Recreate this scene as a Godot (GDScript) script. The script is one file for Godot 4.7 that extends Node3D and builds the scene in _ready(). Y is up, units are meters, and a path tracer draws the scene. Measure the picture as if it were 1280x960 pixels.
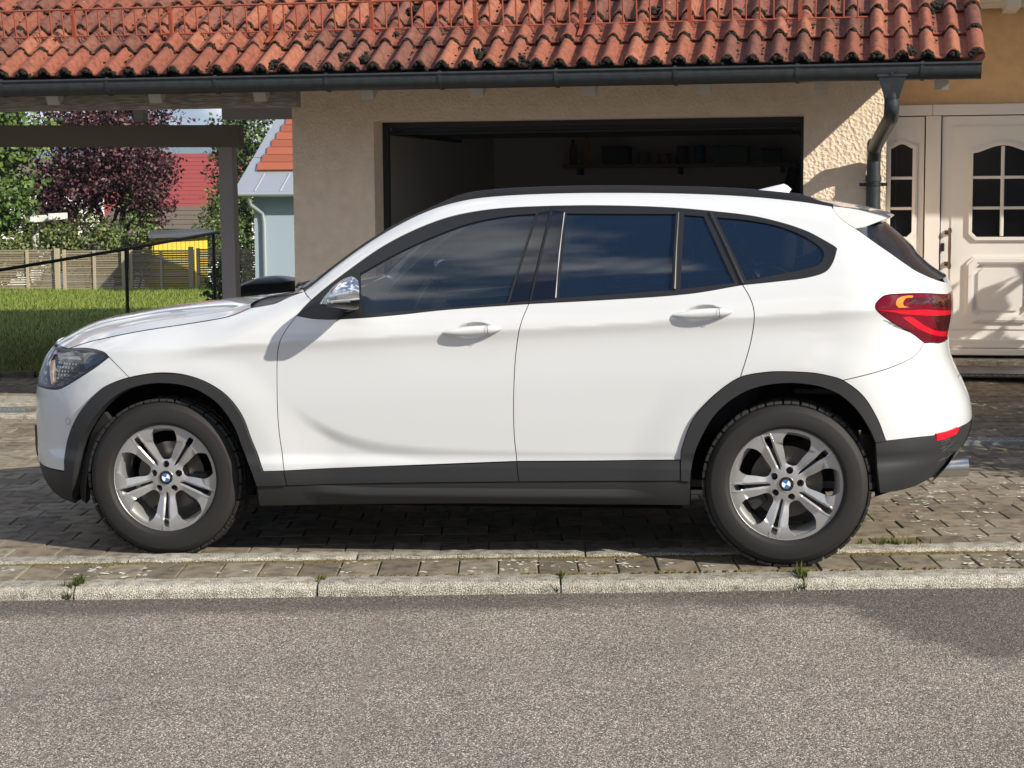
extends Node3D
# A white compact SUV parked across the drive of a tiled garage with a carport; gardens and houses behind.
# World: y up, camera at x = 0, z = 0 looking towards -z. Units are metres.

const TAU8 := TAU / 8.0
var rng := RandomNumberGenerator.new()
var used := {}
var M := {}

# ---------------------------------------------------------------- mesh builder
class MB:
	var v := PackedVector3Array()
	var n := PackedVector3Array()
	var c := PackedColorArray()
	var col := Color.WHITE
	var colored := false

	func tri(a: Vector3, b: Vector3, d: Vector3, na: Vector3, nb: Vector3, nd: Vector3) -> void:
		if (b - a).cross(d - a).dot(na + nb + nd) > 0.0:
			v.append(a); v.append(d); v.append(b)
			n.append(na); n.append(nd); n.append(nb)
		else:
			v.append(a); v.append(b); v.append(d)
			n.append(na); n.append(nb); n.append(nd)
		if colored:
			c.append(col); c.append(col); c.append(col)

	func quad(a: Vector3, b: Vector3, d: Vector3, e: Vector3, nn: Vector3) -> void:
		tri(a, b, d, nn, nn, nn)
		tri(a, d, e, nn, nn, nn)

	func quadn(a: Vector3, b: Vector3, d: Vector3, e: Vector3, na: Vector3, nb: Vector3, nd: Vector3, ne: Vector3) -> void:
		tri(a, b, d, na, nb, nd)
		tri(a, d, e, na, nd, ne)

	func box(at: Vector3, size: Vector3, b := Basis.IDENTITY, bev := 0.0) -> void:
		if bev > 0.0:
			rbox(at, size, bev, b, 1)
			return
		var h := size * 0.5
		for ax in 3:
			for s in [-1.0, 1.0]:
				var nn := Vector3.ZERO
				nn[ax] = s
				var p := []
				for k in [[-1, -1], [1, -1], [1, 1], [-1, 1]]:
					var q := Vector3.ZERO
					q[ax] = s * h[ax]
					q[(ax + 1) % 3] = k[0] * h[(ax + 1) % 3]
					q[(ax + 2) % 3] = k[1] * h[(ax + 2) % 3]
					p.append(at + b * q)
				quad(p[0], p[1], p[2], p[3], b * nn)

	# box with rounded edges: seg = 1 gives a smooth shaded chamfer
	func rbox(at: Vector3, size: Vector3, r: float, b := Basis.IDENTITY, seg := 2) -> void:
		var h := size * 0.5
		r = minf(r, minf(h.x, minf(h.y, h.z)) * 0.999)
		var steps := []
		for i in seg + 1:
			steps.append(-1.0 + 0.5 * 0 + float(i) / float(seg))
		for ax in 3:
			var u := (ax + 1) % 3
			var w := (ax + 2) % 3
			for s in [-1.0, 1.0]:
				var us := []
				for i in seg + 1:
					us.append([-1.0, tan((float(i) / seg - 1.0) * PI / 4.0)])
				for i in seg + 1:
					us.append([1.0, tan(float(i) / seg * PI / 4.0)])
				var m := us.size()
				var P := []
				var N := []
				for i in m:
					for j in m:
						var q := Vector3.ZERO
						q[ax] = s
						q[u] = us[i][1]
						q[w] = us[j][1]
						var nn := q.normalized()
						var base := Vector3.ZERO
						base[ax] = s * (h[ax] - r)
						base[u] = us[i][0] * (h[u] - r)
						base[w] = us[j][0] * (h[w] - r)
						P.append(at + b * (base + nn * r))
						N.append((b * nn).normalized())
				for i in m - 1:
					for j in m - 1:
						var k := i * m + j
						quadn(P[k], P[k + m], P[k + m + 1], P[k + 1], N[k], N[k + m], N[k + m + 1], N[k + 1])

	# tube along a path; radius may be one number or one per point; flat = vertical squash
	func tube(path: Array, r, sides := 8, caps := true, flat := 1.0) -> void:
		var m := path.size()
		var rings := []
		var up := Vector3.UP
		for i in m:
			var t: Vector3 = (path[mini(i + 1, m - 1)] - path[maxi(i - 1, 0)]).normalized()
			if absf(t.dot(up)) > 0.95:
				up = Vector3.RIGHT if absf(t.x) < 0.9 else Vector3.BACK
			var sx := t.cross(up).normalized()
			var sy := sx.cross(t).normalized()
			var rr: float = r[i] if r is Array else r
			var ring := []
			for k in sides:
				var a := TAU * k / sides
				var d := sx * cos(a) + sy * sin(a) * flat
				ring.append([path[i] + d * rr, (sx * cos(a) + sy * sin(a) / maxf(flat, 0.05)).normalized()])
			rings.append(ring)
			if caps and (i == 0 or i == m - 1):
				var cn := -t if i == 0 else t
				for k in sides:
					tri(path[i], ring[k][0], ring[(k + 1) % sides][0] if k + 1 < sides else ring[0][0], cn, cn, cn)
		for i in m - 1:
			for k in sides:
				var k2 := (k + 1) % sides
				quadn(rings[i][k][0], rings[i + 1][k][0], rings[i + 1][k2][0], rings[i][k2][0], rings[i][k][1], rings[i + 1][k][1], rings[i + 1][k2][1], rings[i][k2][1])

	# profile of (radius, height) turned about the axis b.y through at; a repeated point makes a crease
	func lathe(prof: Array, at: Vector3, b: Basis, seg := 32) -> void:
		var m := prof.size()
		var nr := []
		for i in m - 1:
			var d: Vector2 = prof[i + 1] - prof[i]
			nr.append(Vector2(d.y, -d.x).normalized() if d.length() > 1e-6 else Vector2.ZERO)
		for i in m - 1:
			if nr[i] == Vector2.ZERO:
				continue
			var n0: Vector2 = nr[i]
			var n1: Vector2 = nr[i]
			if i > 0 and nr[i - 1] != Vector2.ZERO and nr[i - 1].dot(nr[i]) > 0.6:
				n0 = (nr[i] + nr[i - 1]).normalized()
			if i < m - 2 and nr[i + 1] != Vector2.ZERO and nr[i + 1].dot(nr[i]) > 0.6:
				n1 = (nr[i] + nr[i + 1]).normalized()
			for k in seg:
				var a := TAU * k / seg
				var e := TAU * (k + 1) / seg
				var da := b.x * cos(a) + b.z * sin(a)
				var de := b.x * cos(e) + b.z * sin(e)
				var p: Vector2 = prof[i]
				var q: Vector2 = prof[i + 1]
				quadn(at + da * p.x + b.y * p.y, at + da * q.x + b.y * q.y, at + de * q.x + b.y * q.y, at + de * p.x + b.y * p.y,
					da * n0.x + b.y * n0.y, da * n1.x + b.y * n1.y, de * n1.x + b.y * n1.y, de * n0.x + b.y * n0.y)

	# a smooth surface through rows of points
	func grid(rows: Array, ref: Vector3, flip_by_ref := true) -> void:
		var h := rows.size()
		var w: int = rows[0].size()
		var N := []
		for i in h:
			var line := []
			for j in w:
				var a: Vector3 = rows[mini(i + 1, h - 1)][j] - rows[maxi(i - 1, 0)][j]
				var d: Vector3 = rows[i][mini(j + 1, w - 1)] - rows[i][maxi(j - 1, 0)]
				var nn := a.cross(d).normalized()
				if flip_by_ref and nn.dot(ref) < 0.0:
					nn = -nn
				line.append(nn)
			N.append(line)
		for i in h - 1:
			for j in w - 1:
				quadn(rows[i][j], rows[i + 1][j], rows[i + 1][j + 1], rows[i][j + 1], N[i][j], N[i + 1][j], N[i + 1][j + 1], N[i][j + 1])

	func mesh() -> ArrayMesh:
		var a := []
		a.resize(Mesh.ARRAY_MAX)
		a[Mesh.ARRAY_VERTEX] = v
		a[Mesh.ARRAY_NORMAL] = n
		if colored:
			a[Mesh.ARRAY_COLOR] = c
		var m := ArrayMesh.new()
		m.add_surface_from_arrays(Mesh.PRIMITIVE_TRIANGLES, a)
		return m


# ---------------------------------------------------------------- nodes
func numbered(parent: Node, called: String) -> String:
	var key := str(parent.get_instance_id()) + called
	var k: int = used.get(key, 0)
	used[key] = k + 1
	return called if k == 0 else "%s_%03d" % [called, k]

func thing(called: String, label: String, category: String, at := Vector3.ZERO, group := "") -> Node3D:
	var o := Node3D.new()
	o.name = numbered(self, called)
	o.position = at
	add_child(o, true)
	tag(o, label, category, group)
	return o

func tag(o: Node, label: String, category: String, group := "") -> Node:
	o.set_meta("label", label)
	o.set_meta("category", category)
	if group:
		o.set_meta("group", group)
	return o

func put(parent: Node, called: String, mb, m: Material, kind := "") -> MeshInstance3D:
	var o := MeshInstance3D.new()
	o.name = numbered(parent, called)
	o.mesh = mb.mesh() if mb is MB else mb
	o.material_override = m
	if kind:
		o.set_meta("kind", kind)
	parent.add_child(o, true)
	return o

func struct(called: String, mb, m: Material) -> MeshInstance3D:
	return put(self, called, mb, m, "structure")

func many(parent: Node, called: String, mesh: Mesh, m: Material, where: Array, tints := []) -> MultiMeshInstance3D:
	var mm := MultiMesh.new()
	mm.transform_format = MultiMesh.TRANSFORM_3D
	mm.use_colors = tints.size() > 0
	mm.mesh = mesh
	mm.instance_count = where.size()
	for i in where.size():
		mm.set_instance_transform(i, where[i])
		if tints.size() > 0:
			mm.set_instance_color(i, tints[i])
	var o := MultiMeshInstance3D.new()
	o.name = numbered(parent, called)
	o.multimesh = mm
	o.material_override = m
	o.set_meta("kind", "stuff")
	parent.add_child(o, true)
	return o

# ---------------------------------------------------------------- materials
func lin(r: float, g: float, b: float, a := 1.0) -> Color:
	var k := Color(r, g, b).linear_to_srgb()
	k.a = a
	return k

func mat(called: String, color: Color, rough := 0.6, metal := 0.0) -> StandardMaterial3D:
	var m := StandardMaterial3D.new()
	m.resource_name = called
	m.albedo_color = color
	m.roughness = rough
	m.metallic = metal
	M[called] = m
	return m

func ramp(stops: Array) -> Gradient:
	var g := Gradient.new()
	var o := PackedFloat32Array()
	var k := PackedColorArray()
	for s in stops:
		o.append(s[0])
		k.append(s[1])
	g.offsets = o
	g.colors = k
	return g

func noise_tex(type: int, freq: float, stops, size := 512, sd := 1, octaves := 3, cell_return := -1, normal := 0.0) -> NoiseTexture2D:
	var f := FastNoiseLite.new()
	f.noise_type = type
	f.frequency = freq
	f.seed = sd
	f.fractal_type = FastNoiseLite.FRACTAL_FBM if octaves > 1 else FastNoiseLite.FRACTAL_NONE
	f.fractal_octaves = octaves
	if cell_return >= 0:
		f.cellular_return_type = cell_return
		f.cellular_jitter = 1.0
	var t := NoiseTexture2D.new()
	t.width = size
	t.height = size
	t.seamless = true
	t.seamless_blend_skirt = 0.08
	t.noise = f
	if stops != null:
		t.color_ramp = ramp(stops)
	if normal > 0.0:
		t.as_normal_map = true
		t.bump_strength = normal
	return t

func tri_map(m: StandardMaterial3D, scale: float, world := false) -> StandardMaterial3D:
	m.uv1_triplanar = true
	m.uv1_world_triplanar = world
	m.uv1_scale = Vector3(scale, scale, scale)
	return m

func bump(m: StandardMaterial3D, t: Texture2D, depth_cm: float) -> StandardMaterial3D:
	m.heightmap_enabled = true
	m.heightmap_texture = t
	m.heightmap_scale = depth_cm
	return m

func overlay(m: StandardMaterial3D, t: Texture2D, mode := BaseMaterial3D.BLEND_MODE_MUL) -> StandardMaterial3D:
	m.detail_enabled = true
	m.detail_albedo = t
	m.detail_blend_mode = mode
	m.detail_uv_layer = BaseMaterial3D.DETAIL_UV_2
	return m

# ---------------------------------------------------------------- 2D outlines and sheets
func sm(pts: Array, per := 4) -> PackedVector2Array:
	var o := PackedVector2Array()
	var k := pts.size()
	for i in k - 1:
		var p0: Vector2 = pts[maxi(i - 1, 0)]
		var p1: Vector2 = pts[i]
		var p2: Vector2 = pts[i + 1]
		var p3: Vector2 = pts[mini(i + 2, k - 1)]
		if i == 0:
			p0 = p1 * 2.0 - p2
		if i == k - 2:
			p3 = p2 * 2.0 - p1
		var d1 := p1.distance_to(p2)
		var m1 := (p2 - p0) / maxf(p0.distance_to(p1) + d1, 1e-6) * d1
		var m2 := (p3 - p1) / maxf(d1 + p2.distance_to(p3), 1e-6) * d1
		for j in per:
			var t := float(j) / per
			var t2 := t * t
			var t3 := t2 * t
			o.append(p1 * (2 * t3 - 3 * t2 + 1) + m1 * (t3 - 2 * t2 + t) + p2 * (3 * t2 - 2 * t3) + m2 * (t3 - t2))
	o.append(pts[k - 1])
	return o

func ccw(p: PackedVector2Array) -> PackedVector2Array:
	if Geometry2D.is_polygon_clockwise(p):
		p.reverse()
	return p

func clean(p: PackedVector2Array) -> PackedVector2Array:
	var o := PackedVector2Array()
	for q in p:
		if o.size() == 0 or o[o.size() - 1].distance_to(q) > 1e-5:
			o.append(q)
	if o.size() > 1 and o[0].distance_to(o[o.size() - 1]) < 1e-5:
		o.remove_at(o.size() - 1)
	return ccw(o)

func shrink(p: PackedVector2Array, by: float) -> PackedVector2Array:
	var r := Geometry2D.offset_polygon(ccw(p), -by, Geometry2D.JOIN_MITER)
	var best := PackedVector2Array()
	var most := 0.0
	for q in r:
		var a := 0.0
		for i in q.size():
			a += q[i].cross(q[(i + 1) % q.size()])
		if absf(a) > most:
			most = absf(a)
			best = q
	return ccw(best)

# Lays the outline (minus holes) on the surface f(Vector2) -> Vector3; wall > 0 turns the border inwards by that much.
func sheet(mb: MB, outer: PackedVector2Array, holes: Array, cell: Vector2, f: Callable, ref: Vector3, wall := 0.0) -> void:
	outer = clean(outer)
	if outer.size() < 3:
		return
	var lo := outer[0]
	var hi := outer[0]
	for p in outer:
		lo = lo.min(p)
		hi = hi.max(p)
	lo -= Vector2(0.00131, 0.00173)
	var nx := int(ceil((hi.x - lo.x) / cell.x)) + 1
	var ny := int(ceil((hi.y - lo.y) / cell.y)) + 1
	var touched := {}
	var loops := [outer]
	for h in holes:
		loops.append(clean(h))
	for l in loops:
		for i in l.size():
			var a: Vector2 = l[i]
			var b: Vector2 = l[(i + 1) % l.size()]
			var steps := maxi(1, int(ceil(a.distance_to(b) / minf(cell.x, cell.y))))
			for s in steps:
				var p := (a.lerp(b, float(s) / steps) - lo) / cell
				var q := (a.lerp(b, float(s + 1) / steps) - lo) / cell
				for ix in range(int(floor(minf(p.x, q.x))), int(floor(maxf(p.x, q.x))) + 1):
					for iy in range(int(floor(minf(p.y, q.y))), int(floor(maxf(p.y, q.y))) + 1):
						touched[Vector2i(ix, iy)] = true
	var seen := {}
	var e := 0.0015
	var at := func(p: Vector2) -> Array:
		var key := Vector2i(roundi(p.x * 1e5), roundi(p.y * 1e5))
		if not seen.has(key):
			var a: Vector3 = f.call(p + Vector2(e, 0)) - f.call(p - Vector2(e, 0))
			var b: Vector3 = f.call(p + Vector2(0, e)) - f.call(p - Vector2(0, e))
			var nn := a.cross(b).normalized()
			if nn.dot(ref) < 0.0:
				nn = -nn
			seen[key] = [f.call(p), nn]
		return seen[key]
	for ix in nx:
		for iy in ny:
			var c0 := lo + Vector2(ix, iy) * cell
			if touched.has(Vector2i(ix, iy)):
				var rect := PackedVector2Array([c0, c0 + Vector2(cell.x, 0), c0 + cell, c0 + Vector2(0, cell.y)])
				var pieces := Geometry2D.intersect_polygons(outer, rect)
				for k in range(1, loops.size()):
					var next := []
					for pc in pieces:
						next.append_array(Geometry2D.clip_polygons(pc, loops[k]))
					pieces.assign(next)
				for pc in pieces:
					if pc.size() < 3:
						continue
					var id := Geometry2D.triangulate_polygon(pc)
					for t in range(0, id.size(), 3):
						var A: Array = at.call(pc[id[t]])
						var B: Array = at.call(pc[id[t + 1]])
						var D: Array = at.call(pc[id[t + 2]])
						mb.tri(A[0], B[0], D[0], A[1], B[1], D[1])
			else:
				# three probes, since a probe level with a corner of the outline can be misjudged
				var votes := 0
				for pr in [Vector2(0.5, 0.5), Vector2(0.43, 0.377), Vector2(0.571, 0.641)]:
					var mid: Vector2 = c0 + cell * pr
					var hit := Geometry2D.is_point_in_polygon(mid, outer)
					for k in range(1, loops.size()):
						if hit and Geometry2D.is_point_in_polygon(mid, loops[k]):
							hit = false
					votes += 1 if hit else 0
				var inside := votes >= 2
				if inside:
					var A: Array = at.call(c0)
					var B: Array = at.call(c0 + Vector2(cell.x, 0))
					var D: Array = at.call(c0 + cell)
					var F: Array = at.call(c0 + Vector2(0, cell.y))
					mb.quadn(A[0], B[0], D[0], F[0], A[1], B[1], D[1], F[1])
	if wall > 0.0:
		for l in loops:
			for i in l.size():
				var a: Vector2 = l[i]
				var b: Vector2 = l[(i + 1) % l.size()]
				var steps := maxi(1, int(ceil(a.distance_to(b) / 0.03)))
				for s in steps:
					var A: Array = at.call(a.lerp(b, float(s) / steps))
					var B: Array = at.call(a.lerp(b, float(s + 1) / steps))
					var p: Vector3 = A[0]
					var q: Vector3 = B[0]
					var along := (q - p).normalized()
					var on := along.cross(A[1]).normalized()
					var w2: Vector2 = (b - a).normalized()
					var out2 := Vector2(w2.y, -w2.x) * (1.0 if l == outer else -1.0)
					if on.dot(f.call(a + out2 * 0.001) - p) < 0.0:
						on = -on
					mb.quad(p, q, q - B[1] * wall, p - A[1] * wall, on)

# ---------------------------------------------------------------- the scene
const GRADE := 0.0061                       # the street climbs gently to the right
const CAR_YAW := 0.1531
const HOUSE_YAW := 0.1897
const HOUSE_AT := Vector3(0, 0, -11.79)

func _ready() -> void:
	rng.seed = 7
	camera_and_light()
	materials()
	ground()
	driveway()
	garage()
	entrance()
	carport()
	car()
	inside_garage()
	garden()
	neighbours()
	trees()
	across()
	small_things()

func camera_and_light() -> void:
	var cam := Camera3D.new()
	cam.name = "camera"
	cam.keep_aspect = Camera3D.KEEP_HEIGHT
	cam.fov = 2.0 * rad_to_deg(atan(480.0 / 2300.0))
	cam.near = 0.1
	cam.far = 9000.0
	add_child(cam)
	var pitch := deg_to_rad(6.0131)
	var roll := deg_to_rad(0.4298)
	var fw := Vector3(0, -sin(pitch), -cos(pitch))
	var up := Vector3(0, cos(pitch), -sin(pitch))
	var rt := Vector3.RIGHT
	cam.transform = Transform3D(Basis(rt * cos(roll) - up * sin(roll), up * cos(roll) + rt * sin(roll), -fw), Vector3(0, 1.5602, 0))
	cam.current = true

	var sun := DirectionalLight3D.new()
	sun.name = "sun"
	sun.light_energy = 1.6
	sun.light_color = Color(1.0, 0.970, 0.912)
	sun.light_angular_distance = 0.5
	sun.shadow_enabled = true
	sun.sky_mode = DirectionalLight3D.SKY_MODE_LIGHT_ONLY
	add_child(sun)
	sun.look_at_from_position(Vector3.ZERO, -Vector3(1.775, 1.30, 1.359), Vector3.UP)

	var env := Environment.new()
	env.background_mode = Environment.BG_SKY
	var sky := Sky.new()
	var pm := PanoramaSkyMaterial.new()
	pm.panorama = sky_picture()
	pm.energy_multiplier = 1.0
	sky.sky_material = pm
	env.sky = sky
	env.background_energy_multiplier = 0.5
	env.tonemap_mode = Environment.TONE_MAPPER_LINEAR
	env.tonemap_exposure = 1.34
	env.fog_enabled = true
	env.fog_density = 0.00022
	env.fog_light_color = Color(0.78, 0.86, 0.95)
	env.sdfgi_enabled = true
	env.ssao_enabled = true
	env.ssil_enabled = true
	var we := WorldEnvironment.new()
	we.name = "world_environment"
	we.environment = env
	add_child(we)

# blue sky, whiter towards the horizon, with broken fair weather clouds all round
func sky_picture() -> ImageTexture:
	var w := 1536
	var h := 768
	var im := Image.create(w, h, false, Image.FORMAT_RGBF)
	var f := FastNoiseLite.new()
	f.noise_type = FastNoiseLite.TYPE_SIMPLEX_SMOOTH
	f.frequency = 1.0
	f.fractal_octaves = 6
	f.fractal_gain = 0.52
	f.seed = 11
	var f2 := FastNoiseLite.new()
	f2.noise_type = FastNoiseLite.TYPE_SIMPLEX_SMOOTH
	f2.frequency = 0.5
	f2.fractal_octaves = 2
	f2.seed = 4
	for y in h:
		var el := PI * 0.5 - PI * (y + 0.5) / h
		var s := sin(el)
		for x in w:
			var az := TAU * (x + 0.5) / w
			var k := pow(1.0 - clampf(s, 0.0, 1.0), 3.2)
			var col := Vector3(0.115, 0.235, 0.55).lerp(Vector3(0.62, 0.76, 0.95), k)
			if s < 0.0:
				col = Vector3(0.24, 0.23, 0.20)
			else:
				var d := Vector3(cos(el) * sin(az), s, -cos(el) * cos(az))
				var q := Vector3(d.x, 0.0, d.z) / (d.y + 0.22) * 0.9
				var c := f.get_noise_3d(q.x * 2.6, q.z * 1.5, 0.4) + 0.45 * f2.get_noise_3d(q.x * 1.5, q.z, 3.0)
				var cover := smoothstep(-0.02, 0.30, c)
				var thick := smoothstep(0.25, 0.75, c)
				var fold := clampf(0.5 + 1.1 * f.get_noise_3d(q.x * 6.0 + 7.0, q.z * 4.0, 2.0), 0.0, 1.0)
				var white := Vector3(3.0, 2.95, 2.86).lerp(Vector3(0.55, 0.60, 0.68), clampf(thick * 0.75 + fold * 0.85 - 0.25, 0.0, 1.0))
				col = col.lerp(white, cover * (0.92 - 0.25 * k))
			im.set_pixel(x, y, Color(col.x, col.y, col.z))
	return ImageTexture.create_from_image(im)

func materials() -> void:
	var SIM := FastNoiseLite.TYPE_SIMPLEX_SMOOTH
	var CEL := FastNoiseLite.TYPE_CELLULAR
	var g := func(x: float, warm := 0.0) -> Color: return Color(x * (1.0 + warm), x, x * (1.0 - warm)).linear_to_srgb()
	# --- car
	var white := mat("white_paint", lin(0.62, 0.634, 0.642), 0.45)
	white.clearcoat_enabled = true
	white.clearcoat = 1.0
	white.clearcoat_roughness = 0.03
	mat("seam_black", lin(0.004, 0.004, 0.0045), 0.9).metallic_specular = 0.0
	var plastic := mat("black_plastic", lin(0.020, 0.0205, 0.022), 0.55)
	bump(tri_map(plastic, 14.0), noise_tex(SIM, 0.12, null, 256, 3), 0.02)
	mat("satin_black", lin(0.013, 0.013, 0.0145), 0.36)
	mat("rubber_seal", lin(0.012, 0.012, 0.013), 0.5)
	var gloss := mat("gloss_black", lin(0.004, 0.004, 0.006), 0.05)
	gloss.clearcoat_enabled = true
	gloss.clearcoat_roughness = 0.02
	var glass := mat("tinted_glass", lin(0.010, 0.020, 0.032, 0.62), 0.02)
	glass.transparency = BaseMaterial3D.TRANSPARENCY_ALPHA
	glass.metallic_specular = 0.68
	var clear := mat("clear_glass", lin(0.02, 0.025, 0.03, 0.22), 0.02)
	clear.transparency = BaseMaterial3D.TRANSPARENCY_ALPHA
	var dark := mat("privacy_glass", lin(0.006, 0.013, 0.026, 0.88), 0.02)
	dark.transparency = BaseMaterial3D.TRANSPARENCY_ALPHA
	dark.metallic_specular = 0.68
	var rg := mat("rear_glass", lin(0.011, 0.015, 0.026), 0.10)
	rg.metallic_specular = 0.2
	var cover := mat("lamp_cover", lin(0.0, 0.0, 0.0, 0.03), 0.02)
	cover.transparency = BaseMaterial3D.TRANSPARENCY_ALPHA
	cover.metallic_specular = 0.36
	var lens := mat("lamp_lens", lin(0.5, 0.55, 0.6, 0.05), 0.02)
	lens.transparency = BaseMaterial3D.TRANSPARENCY_ALPHA
	mat("chrome", lin(0.80, 0.81, 0.82), 0.10, 1.0)
	mat("dull_strip", lin(0.30, 0.30, 0.31), 0.45, 0.5)
	mat("mirror_silver", lin(0.78, 0.79, 0.80), 0.14, 0.92)
	mat("satin_silver", lin(0.62, 0.63, 0.64), 0.28, 1.0)
	mat("rim_silver", lin(0.44, 0.44, 0.445), 0.33, 0.6)
	mat("rim_barrel", lin(0.46, 0.455, 0.44), 0.42, 0.7)
	mat("brake_steel", lin(0.10, 0.095, 0.09), 0.45, 0.8)
	mat("dark_cast", lin(0.02, 0.018, 0.017), 0.6)
	var tyre := mat("tyre_rubber", lin(0.0125, 0.0115, 0.0105), 0.72)
	bump(tri_map(tyre, 8.0), noise_tex(SIM, 0.06, null, 256, 5), 0.04)
	mat("badge_blue", lin(0.02, 0.16, 0.50), 0.25)
	mat("badge_white", lin(0.85, 0.86, 0.88), 0.25)
	var red := mat("lamp_red", lin(0.15, 0.003, 0.014), 0.06)
	red.metallic_specular = 0.36
	var bright := mat("lamp_bright_red", lin(0.62, 0.008, 0.024), 0.08)
	bright.metallic_specular = 0.36
	mat("lamp_dark_red", lin(0.055, 0.008, 0.010), 0.06)
	mat("lamp_amber", lin(0.85, 0.24, 0.02), 0.12)
	mat("lamp_side_amber", lin(0.75, 0.5, 0.28), 0.2)
	mat("lamp_housing", lin(0.36, 0.42, 0.50), 0.25, 0.3)
	mat("lamp_reflector", lin(0.74, 0.78, 0.82), 0.22, 0.6)
	mat("cabin_fabric", lin(0.035, 0.035, 0.037), 0.85)
	mat("cabin_trim", lin(0.020, 0.020, 0.021), 0.6)
	mat("cabin_light", lin(0.30, 0.29, 0.27), 0.8)
	mat("water_drop", lin(0.9, 0.92, 0.95), 0.06)
	mat("scratch", lin(0.16, 0.16, 0.16), 0.8)
	# --- ground
	var road := mat("asphalt", Color.WHITE, 0.86)
	road.albedo_texture = noise_tex(CEL, 0.25, [[0.0, lin(0.056, 0.046, 0.037)], [0.28, lin(0.14, 0.117, 0.096)], [0.55, lin(0.245, 0.208, 0.175)], [0.80, lin(0.36, 0.312, 0.265)], [0.92, lin(0.56, 0.50, 0.43)], [1.0, lin(0.86, 0.79, 0.70)]], 1024, 11, 1, FastNoiseLite.RETURN_CELL_VALUE)
	tri_map(road, 1.0 / 1.1, true)
	bump(road, noise_tex(CEL, 0.25, [[0.0, Color.WHITE], [1.0, Color.BLACK]], 1024, 11, 1, FastNoiseLite.RETURN_DISTANCE), 0.35)
	overlay(road, noise_tex(SIM, 0.012, [[0.0, Color(0.90, 0.90, 0.90)], [0.5, Color(0.96, 0.96, 0.96)], [1.0, Color(1, 1, 1)]], 512, 8, 4))
	road.uv2_triplanar = true
	road.uv2_world_triplanar = true
	road.uv2_scale = Vector3.ONE * 0.21
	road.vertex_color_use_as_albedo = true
	var stain := noise_tex(SIM, 0.02, [[0.0, Color(0.62, 0.60, 0.57)], [0.42, Color(0.90, 0.89, 0.87)], [0.7, Color(1, 1, 1)], [1.0, Color(0.92, 0.92, 0.90)]], 512, 31, 5)
	var grain := noise_tex(SIM, 0.22, [[0.0, Color(0.30, 0.29, 0.28)], [0.40, Color(0.66, 0.65, 0.63)], [0.60, Color(0.78, 0.77, 0.75)], [0.70, Color(0.86, 0.85, 0.83)], [0.76, Color(1, 1, 1)], [1.0, Color(1, 1, 1)]], 512, 17, 4)
	var grit := noise_tex(SIM, 0.16, null, 512, 19, 4)
	for i in 6:
		var k: Array = [[0.245, 0.222, 0.185], [0.205, 0.185, 0.155], [0.275, 0.25, 0.215], [0.185, 0.165, 0.14], [0.235, 0.205, 0.172], [0.29, 0.272, 0.235]][i]
		var p := mat("paver_%d" % i, lin(k[0] * 2.0, k[1] * 1.92, k[2] * 1.76), 0.9)
		p.albedo_texture = grain
		tri_map(p, 2.6, true)
		p.uv1_offset = Vector3(0.13 * i, 0.29 * i, 0.17 * i)
		bump(p, grit, 0.25)
		overlay(p, stain)
		p.uv2_triplanar = true
		p.uv2_world_triplanar = true
		p.uv2_scale = Vector3.ONE * 0.9
	for i in 3:
		var k: Array = [[0.50, 0.49, 0.45], [0.44, 0.43, 0.39], [0.55, 0.535, 0.49]][i]
		var p := mat("kerb_granite_%d" % i, lin(k[0] * 1.5, k[1] * 1.5, k[2] * 1.48), 0.88)
		p.albedo_texture = noise_tex(SIM, 0.17, [[0.0, Color(0.22, 0.21, 0.20)], [0.38, Color(0.52, 0.51, 0.49)], [0.52, Color(0.86, 0.85, 0.83)], [1.0, Color(1, 1, 1)]], 512, 23 + i, 5)
		tri_map(p, 1.7, true)
		bump(p, grit, 0.6)
		overlay(p, stain)
		p.uv2_triplanar = true
		p.uv2_world_triplanar = true
		p.uv2_scale = Vector3.ONE * 1.3
	var joint := mat("joint_sand", Color.WHITE, 0.95)
	joint.albedo_texture = noise_tex(SIM, 0.06, [[0.0, lin(0.045, 0.042, 0.024)], [0.45, lin(0.10, 0.082, 0.055)], [0.7, lin(0.15, 0.13, 0.09)], [1.0, lin(0.10, 0.12, 0.04)]], 512, 41, 4)
	tri_map(joint, 1.4, true)
	mat("moss_green", lin(0.085, 0.105, 0.022), 0.95)
	mat("moss_dry", lin(0.125, 0.095, 0.032), 0.95)
	var soil := mat("garden_soil", Color.WHITE, 0.95)
	soil.albedo_texture = noise_tex(SIM, 0.05, [[0.0, lin(0.035, 0.055, 0.015)], [0.5, lin(0.065, 0.10, 0.025)], [1.0, lin(0.11, 0.145, 0.04)]], 512, 43, 5)
	tri_map(soil, 0.5, true)
	var field := mat("far_field", Color.WHITE, 0.95)
	field.albedo_texture = noise_tex(SIM, 0.03, [[0.0, lin(0.03, 0.055, 0.018)], [0.5, lin(0.07, 0.11, 0.03)], [1.0, lin(0.13, 0.16, 0.055)]], 512, 44, 5)
	tri_map(field, 0.02, true)
	mat("hill_forest", lin(0.055, 0.085, 0.075), 0.95)
	mat("galvanised", lin(0.28, 0.31, 0.33), 0.42, 0.7)
	mat("mat_rubber", lin(0.035, 0.032, 0.03), 0.6)
	mat("mat_black", lin(0.012, 0.012, 0.013), 0.3)
	# --- building
	var plaster := mat("beige_plaster", lin(0.93, 0.765, 0.59), 0.92)
	plaster.albedo_texture = noise_tex(SIM, 0.02, [[0.0, Color(0.94, 0.935, 0.93)], [0.5, Color(0.975, 0.97, 0.97)], [1.0, Color(1, 1, 1)]], 512, 51, 4)
	tri_map(plaster, 0.7)
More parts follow.
